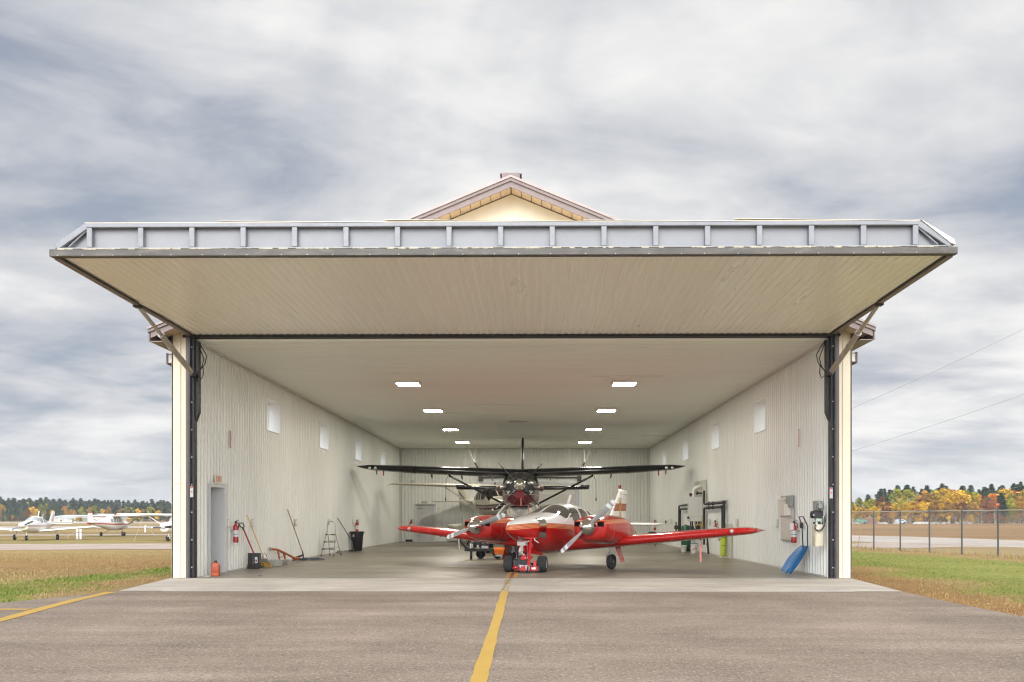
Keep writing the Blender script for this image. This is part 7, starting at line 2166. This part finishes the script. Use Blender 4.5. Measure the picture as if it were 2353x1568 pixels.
# grass blades near the hangar (nobody could count them)
def blades(name, n, region, dens, hgt, cols, lab, seed):
    rg = random.Random(seed)
    b = MB(); tone = []
    x0, x1, y0, y1 = region
    i = 0; tries = 0
    while i < n and tries < n * 8:
        tries += 1
        x = rg.uniform(x0, x1); y = y0 + (y1 - y0) * rg.random() ** 1.6
        d = dens(x, y)
        if rg.random() > d:
            continue
        z = gz(x, y) - 0.015
        h = hgt(x, y) * rg.uniform(0.5, 1.3); a = rg.uniform(0, 2 * PI); w_ = 0.006 + 0.0003 * y
        dx, dy = math.cos(a) * w_, math.sin(a) * w_
        lx, ly = rg.uniform(-0.7, 0.7) * h, rg.uniform(-0.7, 0.7) * h
        k = b.pts([(x - dx, y - dy, z), (x + dx, y + dy, z), (x + lx, y + ly, z + h)])
        b.face((k, k + 1, k + 2))
        g = green_at(x, y) + rg.uniform(-0.35, 0.35); r_ = rust_at(x, y)
        tone += [max(0, min(1, 0.5 + 0.5 * g if g > 0.3 else 0.45 - 0.45 * r_ * rg.random()))] * 3
        i += 1
    b.attr['line'] = tone
    m = bpy.data.materials.new(name + '_tone'); m.use_nodes = True
    t = NT(m.node_tree); bs = t.n['Principled BSDF']
    at_ = t.add('ShaderNodeAttribute', attribute_name='line').outputs['Fac']
    t.put(bs.inputs['Base Color'], t.ramp(at_, cols)); bs.inputs['Roughness'].default_value = 0.8; bs.inputs['Specular IOR Level'].default_value = 0.2
    return stuff(b.build(name, m, None, smooth=0, fix=False), lab, 'grass')


GC = [(0.0, (0.27, 0.125, 0.042)), (0.22, (0.32, 0.19, 0.075)), (0.45, (0.345, 0.255, 0.115)), (0.55, (0.25, 0.225, 0.07)), (0.8, (0.185, 0.20, 0.045)), (1.0, (0.12, 0.18, 0.028))]
def on_pave(x, y):
    if x < 0:
        pts_ = [(15.68, -7.70), (14.9, -7.95), (13.5, -8.5), (11.5, -9.3), (8, -11.5), (3.5, -18)]
        if y > 15.68:
            return x > -8.2
        for (ya, xa), (yb, xb) in zip(pts_, pts_[1:]):
            if yb <= y <= ya:
                return x > xa + (xb - xa) * (ya - y) / (ya - yb)
        return True
    pts_ = [(15.68, 6.78), (13.5, 6.70), (11.6, 6.72), (9.0, 7.4), (5.5, 9.5)]
    if y > 15.68:
        return x < 7.14
    for (ya, xa), (yb, xb) in zip(pts_, pts_[1:]):
        if yb <= y <= ya:
            return x < xa + (xb - xa) * (ya - y) / (ya - yb)
    return True


blades('dry_grass', 56000, (-26, -7.8, 11, 42), lambda x, y: 0 if on_pave(x, y) or (39 < y < 54 and x < -9) else 0.45 + 0.5 * green_at(x, y), lambda x, y: 0.035 + 0.03 * green_at(x, y), GC, 'dry tan and green grass left of the hangar', 3)
blades('lawn_grass', 62000, (6.7, 26, 9.5, 42), lambda x, y: 0 if on_pave(x, y) else (1.0 if x - (6.8 + max(0, y - 15.7) * 0.1) < 3 else 0.35 + 0.2 * green_at(x, y)), lambda x, y: 0.032 + 0.06 * max(0, green_at(x, y) - 0.8) * 4 + (0.18 * math.exp(-((x - (14.9 + (37.3 - y) / 7.0 * 1.6) + 0.1) / 0.5) ** 2)), GC, 'green and rusty grass right of the hangar', 4)

# ---- chain link fence
def fence_pt(i):
    return Vector((14.9 + 0.4 * i, 37.3 - 1.75 * i, 0))


t = thing('chain_link_fence', 'grey chain link fence with dark posts along the grass right of the hangar', 'fence', (0, 0, 0))
M_post = mat('dark_fence_post', (0.085, 0.085, 0.088), 0.5, 0.4, 0.15, 6)
M_wire = mat('galvanised_wire', (0.34, 0.34, 0.33), 0.4, 0.6)
FI = range(-5, 8); FH = 1.66
for i in FI:
    p = fence_pt(i); b = MB(); b.rod((p.x, p.y, -0.05), (p.x, p.y, FH), 0.032, 8); b.lathe([(0.036, FH), (0.03, FH + 0.03), (0.001, FH + 0.045)], (p.x, p.y, 0), 'z', 8); b.build('fence_post', M_post, t)
a, c = fence_pt(FI[0]), fence_pt(FI[-1])
b = MB(); b.rod((a.x, a.y, FH - 0.02), (c.x, c.y, FH - 0.02), 0.022, 8); b.build('top_rail', mat('pale_top_rail', (0.42, 0.41, 0.38), 0.4, 0.5), t)
b = MB(); L = (c - a).length; dirv = (c - a) / L; st = 0.085; n_ = int(L / st)
hgt_ = FH - 0.04
for i in range(-int(hgt_ / st), n_):
    for sgn in (1, -1):
        s0 = i * st; s1 = s0 + hgt_ - 0.02
        z0, z1 = (0.02, hgt_) if sgn > 0 else (hgt_, 0.02)
        if s0 < 0:
            f = -s0 / (s1 - s0); z0 = z0 + (z1 - z0) * f; s0 = 0
        if s1 > L:
            f = (L - s0) / (s1 - s0); z1 = z0 + (z1 - z0) * f; s1 = L
        if s1 - s0 < 0.02:
            continue
        p = a + dirv * s0; q = a + dirv * s1
        b.tube([(p.x, p.y, z0), (q.x, q.y, z1)], 0.0019, 3, cap=False)
b.build('wire_mesh', M_wire, t, smooth=0, fix=False)
p = fence_pt(0) + Vector((-0.55, 0.4, 0)); q = Vector((p.x + 0.18, p.y, 1.3))
b = MB(); b.rod((p.x, p.y, 0), q, 0.014, 6); tag(b.build('leaning_stake', mat('weathered_wood', (0.26, 0.20, 0.14), 0.8), None), 'thin weathered stake leaning before the fence near the hangar corner', 'stake')

# ---- overhead wires with their pole out beyond the fence
M_wireb = mat('grey_cable', (0.20, 0.20, 0.205), 0.6)
pole = Vector((52.0, 62.0, 0))
t = thing('utility_pole', 'wooden utility pole beyond the fence carrying two wires', 'pole', pole)
b = MB(); b.tube([(0, 0, -0.5), (0, 0, 21)], [0.17, 0.11], 10); b.build('pole', mat('weathered_wood', (0.26, 0.20, 0.14), 0.8), t)
b = MB(); b.bar((-0.9, 0, 20.4), (0.9, 0, 20.4), 0.1, 0.12); b.build('crossarm', mat('weathered_wood', (0.26, 0.20, 0.14), 0.8), t)
for (xa, ya), (xb, yb), lab in (((1953, 941), (2353, 756), 'upper of two thin wires crossing the sky right of the hangar'), ((1953, 1038), (2353, 906), 'lower of two thin wires crossing the sky right of the hangar')):
    A = at(xa, ya, 62); B_ = at(xb, yb, 62)
    d = B_ - A
    P_ = []
    for i in range(25):
        s = -1.2 + 2.7 * i / 24
        P_.append(A + d * s + Vector((0, 0, 0.35 * ((s - 0.5) ** 2 - 0.25))))
    b = MB(); b.tube(P_, 0.015, 5); tag(b.build('overhead_wire', M_wireb, None), lab, 'wire')
pole_top = A + d * 1.5
t.location = (pole_top.x, pole_top.y, 0)

# ---- marker posts and tie-down ropes in the left field
M_mk = mat('white_marker_paint', (0.80, 0.80, 0.79), 0.5)
first = None
for (x, yb, yt), lab in zip((((970) * .3189 / 1.741, 1240.0, 1216), ((1012) * .3189 / 1.741, 1239.5, 1215), (1822 * .3189 / 1.741, 1223.5, 1208)), ('left of two short white marker posts under the low wing plane tip', 'right of two short white marker posts under the low wing plane tip', 'lone white marker post right of the red striped plane')):
    g_ = ground(x, yb); d_ = g_.y
    h_ = (yb - yt) * d_ / F
    if first is None:
        first = thing('marker_post', lab, 'post', g_, 0, 'white marker posts in the field')
        b = MB(); b.lathe([(0.085, 0), (0.085, h_ * 0.96), (0.07, h_)], (0, 0, 0), 'z', 14); b.build('post_body', M_mk, first)
        b = MB(); b.lathe([(0.09, h_ * 0.62), (0.09, h_ * 0.74)], (0, 0, 0), 'z', 14); b.build('band', mat('grey_band', (0.45, 0.45, 0.47), 0.5), first)
    else:
        dup(first, g_, 0, lab)
M_rope = mat('pale_rope', (0.42, 0.38, 0.28), 0.8)
def rope(p, q, lab):
    b = MB(); b.tube([p, (Vector(p) + Vector(q)) / 2 - Vector((0, 0, 0.04)), q], 0.013, 5); tag(b.build('tie_down_rope', M_rope, None), lab, 'rope', 'tie down ropes')
zf = lambda x, y: gz(x, y)
rope((X0 - 0.1, Y0 - 4.3, zf(X0, Y0) + 1.2), (X0 - 2.2, Y0 - 5.0, zf(X0, Y0)), 'pale rope from the tail of the red striped plane to the grass')
rope((X0 + 2.6, Y0 + 0.1, zf(X0, Y0) + 1.95), (X0 + 4.6, Y0 - 1.0, zf(X0, Y0)), 'rope from the right wing strut of the red striped plane')
rope((X2 + 2.6, Y2 + 0.6, zf(X2, Y2) + 0.85), (X2 + 2.8, Y2 - 0.4, zf(X2, Y2)), 'rope under the wing of the low wing plane')
rope((X1 - 2.9, Y1, zf(X1, Y1) + 1.95), (X1 - 3.2, Y1 - 0.8, zf(X1, Y1)), 'rope under the wing of the orange tipped plane')

# ---- far sheds
M_rf = mat('pale_blue_roof', (0.46, 0.52, 0.58), 0.5, 0, 0.06, 0.5); M_sh = mat('pale_shed_wall', (0.62, 0.60, 0.57), 0.6, 0, 0.05, 0.4); M_rdr = mat('dull_red_gable', (0.26, 0.09, 0.08), 0.6)
def shed(x0, x1, ytop, yeave, ybase, d_, dep, rm, wm, lab, gable=False, hip=0.0):
    a = at(x0, ybase, d_); c_ = at(x1, ybase, d_); zt = at(x0, ytop, d_).z; ze = at(x0, yeave, d_).z; zb = gz(a.x, a.y) - 0.3
    wd = c_.x - a.x
    t = thing('airfield_shed', lab, 'shed', (a.x, a.y, 0), 0, 'low sheds before the far wood')
    b = MB(); b.box((0, 0, zb), (wd, dep, ze)); b.build('wall', wm, t, smooth=0)
    if gable:
        b = MB(); b.prism([(0, ze), (wd, ze), (wd * hip, zt)], 0.0, 0.15, 'xz'); b.build('gable', M_rdr, t, smooth=0)
        b = MB(); e = 0.25
        for xa, xb in ((-e, wd * hip), (wd + e, wd * hip)):
            b.prism([(xa, ze), (xb, zt), (xb, zt + 0.12), (xa, ze + 0.12)], -0.3, dep + 0.3, 'xz')
        b.build('roof', rm, t, smooth=0)
    else:
        b = MB(); k = b.pts([(-0.4, -0.4, ze), (wd + 0.4, -0.4, ze), (wd + 0.4, dep + 0.4, ze), (-0.4, dep + 0.4, ze), (wd * hip, dep * 0.5, zt), (wd * (1 - hip), dep * 0.5, zt)])
        for q in ((0, 1, 5, 4), (1, 2, 5), (2, 3, 4, 5), (3, 0, 4), (0, 3, 2, 1)):
            b.face([k + i for i in q])
        b.build('roof', rm, t, smooth=0)
    b = MB(); b.box((wd * 0.3, -0.05, zb), (wd * 0.55, -0.005, ze - 0.3)); b.build('shed_door', mat('dim_shed_door', (0.42, 0.42, 0.42), 0.6), t, smooth=0)


shed(118, 144, 1184.2, 1189.5, 1197, 330, 9, M_rf, M_sh, 'leftmost low shed with pale blue hipped roof before the far wood', hip=0.25)
shed(146, 175, 1185, 1190, 1198, 325, 9, M_rf, M_sh, 'second low shed with pale blue hipped roof, yellow bush in front', hip=0.3)
shed(175, 209, 1184.5, 1189.5, 1198, 335, 10, M_rf, M_sh, 'long low shed left of the white fin, before the far wood', hip=0.05)
shed(210, 251, 1181.5, 1189.5, 1199, 320, 14, M_rf, M_sh, 'shed with dull red gable and blue roof right of the white fin', gable=True, hip=0.25)
shed(258, 283, 1189, 1193.5, 1197, 340, 8, mat('ochre_roof', (0.5, 0.33, 0.06), 0.6), mat('ochre_wall', (0.55, 0.36, 0.08), 0.6), 'small ochre shed just right of the sheds, under the orange wing tip', hip=0.1)

# ---- vehicles and yard clutter far right, below the trees
def yard(x, y, w_, h_, d_, col, lab, name, cat):
    g_ = at(x, y, d_); t = thing(name, lab, cat, (g_.x, g_.y, gz(g_.x, g_.y)))
    b = MB(); b.loft([rrect(w_, 1.8, .3, .25), rrect(w_, 1.8, .3, h_ * .55), rrect(w_ * .96, 1.7, .3, h_ * .6), rrect(w_ * .6, 1.5, .3, h_)]); b.build('body', mat('yard_' + cat.replace(' ', '_') + '_' + str(int(x)), col, 0.4), t)
    for sx_ in (-0.3, 0.3):
        b = MB(); b.lathe([(0.3, -0.95), (0.3, -0.7)], (w_ * sx_, 0, 0.3), 'y', 12); b.build('wheel', M_tyre, t)
    b = MB(); b.box((-w_ * .28, -0.83, h_ * .64), (w_ * .28, -0.78, h_ * .9)); b.build('window', M_wind, t, smooth=0)
yard(1978, 1203, 2.6, 1.3, 215, (0.05, 0.22, 0.14), 'far green vehicle below the autumn trees, nearest the hangar', 'parked_van', 'van')
yard(2068, 1204, 2.6, 1.15, 215, (0.36, 0.42, 0.48), 'far pale blue car below the yellow trees', 'parked_car', 'car')
for x, w_, col, lab in ((1953, 9, (0.2, 0.18, 0.16), 'far grey heap beside the green vehicle'), (2040, 8, (0.30, 0.27, 0.23), 'far pale pile under the yellow trees'), (2117, 6, (0.36, 0.34, 0.32), 'far white pile right of the pale blue car'), (2155, 9, (0.26, 0.24, 0.21), 'far grey pile midway along the field edge'), (2215, 9, (0.2, 0.18, 0.16), 'far dull pile towards the right field edge')):
    g_ = at(x, 1203.5, 214); b = MB(); rg = random.Random(int(x))
    for i in range(9):
        b.lathe([(0.001, 0), (rg.uniform(.4, .9), 0.0), (rg.uniform(.25, .5), rg.uniform(.2, .45)), (0.001, rg.uniform(.4, .7))], (g_.x + rg.uniform(-.5, .5) * w_ * 0.6, g_.y + rg.uniform(-1, 1), gz(g_.x, g_.y)), 'z', 7)
    tag(b.build('yard_pile', mat('pile_' + str(x), col, 0.8, 0, 0.2, 1), None, smooth=0), lab, 'pile')
a = at(2000, 1203, 217); t = thing('red_shed', 'small far rusty red shed below the trees by the first fence post', 'shed', (a.x, a.y, 0))
b = MB(); b.box((-1.2, 0, 0), (1.5, 2, 1.15)); b.build('wall', mat('rusty_red_wall', (0.17, 0.085, 0.06), 0.7), t, smooth=0)
b = MB(); b.prism([(-1.3, 1.15), (1.6, 1.15), (0.15, 1.6)], -0.1, 2.1, 'xz'); b.build('roof', mat('rusty_roof', (0.25, 0.12, 0.08), 0.7), t, smooth=0)

# ---- trees
def leaf_mat(name, col, var):
    m = bpy.data.materials.new(name); m.use_nodes = True
    t = NT(m.node_tree); b = t.n['Principled BSDF']
    oi = t.add('ShaderNodeObjectInfo'); v = t.add('ShaderNodeTexCoord').outputs['Object']
    n = t.noise(v, 0.9, 3, 0.6)
    k = t.math('MULTIPLY', t.remap(n, 0.3, 0.7, 1 - var, 1 + var), t.remap(oi.outputs['Random'], 0, 1, 0.72, 1.25))
    c = t.vmath('MULTIPLY', col, t.add('ShaderNodeCombineXYZ', {0: k, 1: k, 2: k}).outputs[0])
    t.put(b.inputs['Base Color'], c); b.inputs['Roughness'].default_value = 0.85; b.inputs['Specular IOR Level'].default_value = 0.15
    return m


M_bark = mat('grey_bark', (0.13, 0.11, 0.09), 0.9); M_birch = mat('pale_bark', (0.42, 0.39, 0.34), 0.8)


def clump_mesh(name, kind, seed, n):
    """crown for a 10 m tree: many leaf-sized faces through its volume, in lobes or tiers"""
    rg = random.Random(seed); b = MB()
    if kind == 'pine':
        tiers = rg.randint(7, 9); z0 = rg.uniform(0.3, 1.2)
        lean = rg.uniform(-.25, .25)
        for i in range(n):
            tq = rg.random() ** 0.8
            ti = int(tq * tiers); tt = min(0.985, (ti + 1.05 * rg.random()) / tiers)
            z = z0 + (10 - z0) * tt
            rmax = (2.75 * (1 - tt) ** 0.62 + 0.30) * (0.85 + 0.22 * math.sin(ti * 2.7 + seed + 2.2 * math.sin(ti + seed)))
            rmax = max(0.25, rmax)
            az = rg.uniform(0, 2 * PI); rr = rmax * rg.random() ** 0.55 * (0.75 + 0.35 * math.sin(az * 3 + ti * 1.9 + seed))
            c = Vector((rr * math.cos(az) + lean * tt, rr * math.sin(az), z + 0.25 * (rmax - rr) - 0.1))
            d = Vector((math.cos(az), math.sin(az), rg.uniform(-0.35, 0.55))).normalized(); s_ = Vector((-d.y, d.x, rg.uniform(-.6, .6))).normalized()
            L = rg.uniform(0.28, 0.6); w_ = rg.uniform(0.14, 0.28)
            k = b.pts([c - d * L * .5 - s_ * w_, c + d * L * .6, c - d * L * .5 + s_ * w_, c - d * L * 0.8]); b.face((k, k + 1, k + 2, k + 3))
    else:
        lobes = []
        nl = rg.randint(9, 13)
        for i in range(nl):
            tt = rg.random(); z = 1.7 + 7.2 * tt
            rad = 2.4 * math.sin(PI * (0.18 + 0.72 * tt)) ** 0.8
            az = rg.uniform(0, 2 * PI); rr = rad * rg.uniform(0.2, 0.95)
            lobes.append((Vector((rr * math.cos(az), rr * math.sin(az), z)), rg.uniform(0.8, 1.45)))
        lobes.append((Vector((0, 0, 9.0)), 0.9)); lobes.append((Vector((0, 0, 6)), 1.6))
        for i in range(n):
            c0, r_ = rg.choice(lobes)
            v = Vector((rg.gauss(0, 1), rg.gauss(0, 1), rg.gauss(0, 1))).normalized() * r_ * rg.random() ** 0.4
            v.z *= 0.85
            c = c0 + v
            d = Vector((rg.gauss(0, 1), rg.gauss(0, 1), rg.gauss(0, .7) - .3)).normalized(); s_ = d.cross(Vector((rg.gauss(0, 1), rg.gauss(0, 1), rg.gauss(0, 1)))).normalized()
            L = rg.uniform(0.16, 0.34); w_ = rg.uniform(0.10, 0.2)
            k = b.pts([c - d * L, c + s_ * w_, c + d * L, c - s_ * w_]); b.face((k, k + 1, k + 2, k + 3))
    me = bpy.data.meshes.new(name); me.from_pydata(b.v, [], b.f); me.update()
    return me


def trunk_mesh(kind, seed):
    rg = random.Random(seed); b = MB()
    top = 9.4 if kind == 'pine' else 8.0
    P_ = [(rg.uniform(-.08, .08) * i, rg.uniform(-.08, .08) * i, top * i / 4 - 0.3) for i in range(5)]
    b.tube(P_, [0.20, 0.17, 0.13, 0.08, 0.03], 6)
    for i in range(6 if kind != 'pine' else 3):
        z = rg.uniform(2.5, 7); az = rg.uniform(0, 2 * PI); L = rg.uniform(1.0, 2.0)
        b.tube([(0, 0, z), (L * .5 * math.cos(az), L * .5 * math.sin(az), z + L * .45), (L * math.cos(az), L * math.sin(az), z + L * 0.8)], [0.07, 0.045, 0.015], 5)
    me = bpy.data.meshes.new('trunk'); me.from_pydata(b.v, [], b.f); me.update()
    return me


KINDS = {
    'pine': ('pine_tree', 'pine', (0.068, 0.118, 0.060), 0.35, 'dark green pine'),
    'lime': ('birch_tree', 'leaf', (0.26, 0.26, 0.030), 0.35, 'yellow green birch'),
    'gold': ('aspen_tree', 'leaf', (0.58, 0.36, 0.03), 0.30, 'bright golden aspen'),
    'amber': ('maple_tree', 'leaf', (0.38, 0.205, 0.04), 0.35, 'amber orange maple'),
    'rust': ('oak_tree', 'leaf', (0.22, 0.085, 0.035), 0.35, 'rusty brown oak'),
    'flame': ('red_maple', 'leaf', (0.50, 0.12, 0.035), 0.3, 'orange red maple'),
    'bare': ('thin_tree', 'leaf', (0.20, 0.145, 0.085), 0.3, 'thin grey brown half bare tree'),
}
LEAFM = {k: leaf_mat(v[4].replace(' ', '_') + '_leaf', v[2], v[3]) for k, v in KINDS.items()}
CR = {}
for ki, (k, v) in enumerate(KINDS.items()):
    for q in range(3):
        n_ = 1700 if v[1] == 'pine' else (500 if k == 'bare' else 1500)
        me = clump_mesh('crown', v[1], 31 * ki + 7 * q + 5, n_); me.materials.append(LEAFM[k])
        tm = trunk_mesh(v[1], 17 * ki + q); tm.materials.append(M_birch if k in ('gold', 'bare', 'lime') else M_bark)
        CR[(k, q)] = (me, tm)


def tree(k, x, y, h_, wd, rg, where, grp):
    nm, _, _, _, desc = KINDS[k]
    t = bpy.data.objects.new(nm, None); t.empty_display_size = 1; COL.objects.link(t)
    t.location = (x, y, gz(x, y) - 0.1); t.rotation_euler = (0, 0, rg.uniform(0, 6.28)); s_ = h_ / 10; t.scale = (s_ * wd, s_ * wd, s_)
    t['label'] = desc + ' ' + where; t['category'] = 'tree'; t['group'] = grp
    cm, tm = CR[(k, rg.randint(0, 2))]
    c = bpy.data.objects.new('crown', cm); COL.objects.link(c); c.parent = t
    tr = bpy.data.objects.new('trunk', tm); COL.objects.link(tr); tr.parent = t


rg = random.Random(21)
# left: a far wall of pines with scattered colour in front
def left_tree(k, xpix, d_, ytop, wd, row):
    p = at(xpix, 1192, d_); h_ = at(xpix, ytop, d_).z - gz(p.x, p.y)
    tree(k, p.x, p.y, h_, wd, rg, 'in the far wood beyond the left field', KINDS[k][4] + 's of the left wood')


for row, (d_, n_, y0, y1) in enumerate(((475, 46, 1149, 1140), (452, 44, 1153, 1143), (430, 42, 1158, 1147), (412, 36, 1168, 1153))):
    for i in range(n_):
        x = -55 + 470 * (i + rg.uniform(0.1, 0.9)) / n_
        slope = 6 * sstep(0, 400, x)
        k = 'pine' if rg.random() < (1.0, 0.97, 0.9, 0.82)[row] else rg.choice(['lime', 'amber', 'lime', 'gold'])
        left_tree(k, x, d_ + rg.uniform(-7, 7), rg.uniform(y1, y0) + slope + (3 if k != 'pine' else 0), rg.uniform(1.0, 1.45), row)
for k, x, yt in [('gold', 8, 1188), ('rust', 24, 1184), ('rust', 62, 1169), ('rust', 57, 1176), ('gold', 76, 1163), ('gold', 84, 1172), ('lime', 95, 1158), ('lime', 98, 1170), ('bare', 100, 1180), ('gold', 28, 1183), ('amber', 162, 1169), ('amber', 171, 1172), ('lime', 188, 1163), ('lime', 197, 1178), ('lime', 216, 1160), ('gold', 235, 1168), ('bare', 226, 1174), ('amber', 250, 1163), ('rust', 294, 1173), ('gold', 284, 1187), ('gold', 317, 1167), ('bare', 310, 1173), ('gold', 364, 1172), ('bare', 356, 1173), ('amber', 5, 1160), ('gold', -15, 1168), ('rust', -32, 1175), ('bare', 42, 1184), ('bare', 262, 1180)] + [('pine', 6 + 17.3 * i, 1168 + (i * 7) % 9) for i in range(-3, 24)]:
    left_tree(k, x, rg.uniform(388, 402), yt, rg.uniform(0.8, 1.25), 9)
# low bushes along the foot of the far wood
for i, x in enumerate(range(-50, 400, 9)):
    if 120 < x < 252 and i % 3:
        continue
    k = rg.choice(['bare', 'bare', 'rust', 'lime', 'pine', 'bare', 'pine'])
    left_tree(k, x + rg.uniform(-3, 3), rg.uniform(375, 384), rg.uniform(1189, 1193), rg.uniform(2.0, 3.0), 9)
for k, x, yt in (('gold', 176, 1188), ('lime', 168, 1191), ('lime', 186, 1192), ('gold', 183, 1187), ('lime', 258, 1190), ('lime', 140, 1193)):
    left_tree(k, x, 300, yt, 2.0, 9)


# right: a nearer bank of autumn colour with pines rising behind
def right_tree(k, xpix, d_, ytop, wd):
    p = at(xpix, 1192, d_); h_ = at(xpix, ytop, d_).z - gz(p.x, p.y)
    tree(k, p.x, p.y, h_, wd, rg, 'in the autumn wood right of the hangar', KINDS[k][4] + 's of the right wood')


for i in range(42):
    x = 1810 + 648 * (i + rg.uniform(0, 1)) / 42
    ramp_ = sstep(1950, 2080, x)
    right_tree('pine', x, rg.uniform(262, 275), 1141 - 22 * ramp_ + rg.uniform(-6, 7) - 5 * sstep(2200, 2350, x), rg.uniform(0.9, 1.3))
for i in range(30):
    x = 1810 + 650 * (i + rg.uniform(0, 1)) / 30
    right_tree(rg.choice(['pine', 'pine', 'lime', 'bare']), x, rg.uniform(252, 260), 1148 - 20 * sstep(1950, 2080, x) + rg.uniform(-4, 9), rg.uniform(1.0, 1.4))
for k, x, yt in [('pine', 2024, 1122), ('pine', 2044, 1124), ('pine', 2085, 1113), ('pine', 2165, 1110), ('pine', 2211, 1115), ('pine', 2345, 1106), ('pine', 2338, 1112), ('pine', 2262, 1118), ('flame', 2330, 1124)]:
    right_tree(k, x, rg.uniform(244, 250), yt, rg.uniform(0.9, 1.15))
for k, x, yt in [('lime', 1952, 1152), ('gold', 1962, 1158), ('gold', 1985, 1162), ('lime', 2000, 1143), ('amber', 2012, 1148), ('rust', 2028, 1139), ('amber', 2030, 1152), ('lime', 2062, 1120), ('lime', 2085, 1121), ('gold', 2076, 1136), ('gold', 2092, 1132), ('gold', 2068, 1146), ('amber', 2124, 1124), ('amber', 2136, 1130), ('lime', 2150, 1122), ('gold', 2168, 1119), ('amber', 2186, 1121), ('gold', 2206, 1122), ('lime', 2222, 1124), ('lime', 2240, 1128), ('gold', 2248, 1134), ('rust', 2262, 1137), ('flame', 2282, 1132), ('gold', 2304, 1120), ('lime', 2312, 1124), ('pine', 2300, 1132), ('lime', 2326, 1142), ('amber', 2344, 1138), ('gold', 2360, 1120), ('lime', 2372, 1124), ('amber', 2390, 1122), ('gold', 2410, 1120), ('lime', 2430, 1122)]:
    right_tree(k, x, rg.uniform(232, 242), yt, rg.uniform(1.05, 1.4))
for k, x, yt in [('gold', 1958, 1172), ('amber', 1972, 1172), ('amber', 1992, 1168), ('gold', 2010, 1162), ('rust', 2024, 1166), ('rust', 2040, 1164), ('gold', 2052, 1158), ('amber', 2062, 1168), ('gold', 2082, 1152), ('amber', 2102, 1150), ('gold', 2120, 1150), ('gold', 2136, 1152), ('amber', 2150, 1148), ('gold', 2160, 1154), ('amber', 2178, 1150), ('amber', 2196, 1152), ('rust', 2212, 1150), ('bare', 2222, 1160), ('amber', 2238, 1152), ('bare', 2256, 1154), ('rust', 2270, 1148), ('bare', 2286, 1150), ('pine', 2306, 1148), ('lime', 2330, 1156), ('amber', 2350, 1150), ('gold', 2366, 1150), ('amber', 2384, 1152), ('rust', 2404, 1150), ('gold', 2424, 1150)]:
    right_tree(k, x, rg.uniform(224, 231), yt, rg.uniform(1.15, 1.55))
for i in range(34):
    x = 1945 + 480 * (i + rg.uniform(0.2, .8)) / 34
    right_tree(rg.choice(['bare', 'bare', 'gold', 'amber', 'rust', 'bare']), x, rg.uniform(218, 222), rg.uniform(1176, 1192), rg.uniform(1.0, 1.7))
# ---- autumn air: far woods fade a little
m = bpy.data.materials.new('autumn_air'); m.use_nodes = True
t = NT(m.node_tree); t.n.clear()
v = t.add('ShaderNodeVolumePrincipled', {'Color': (0.86, 0.90, 0.94), 'Density': 0.0003}); o = t.add('ShaderNodeOutputMaterial'); t.l.new(v.outputs[0], o.inputs['Volume'])
b = MB(); b.box((-900, -210, -2.2), (900, 900, 26)); hz = b.build('haze', m, None, smooth=0); hz['kind'] = 'stuff'
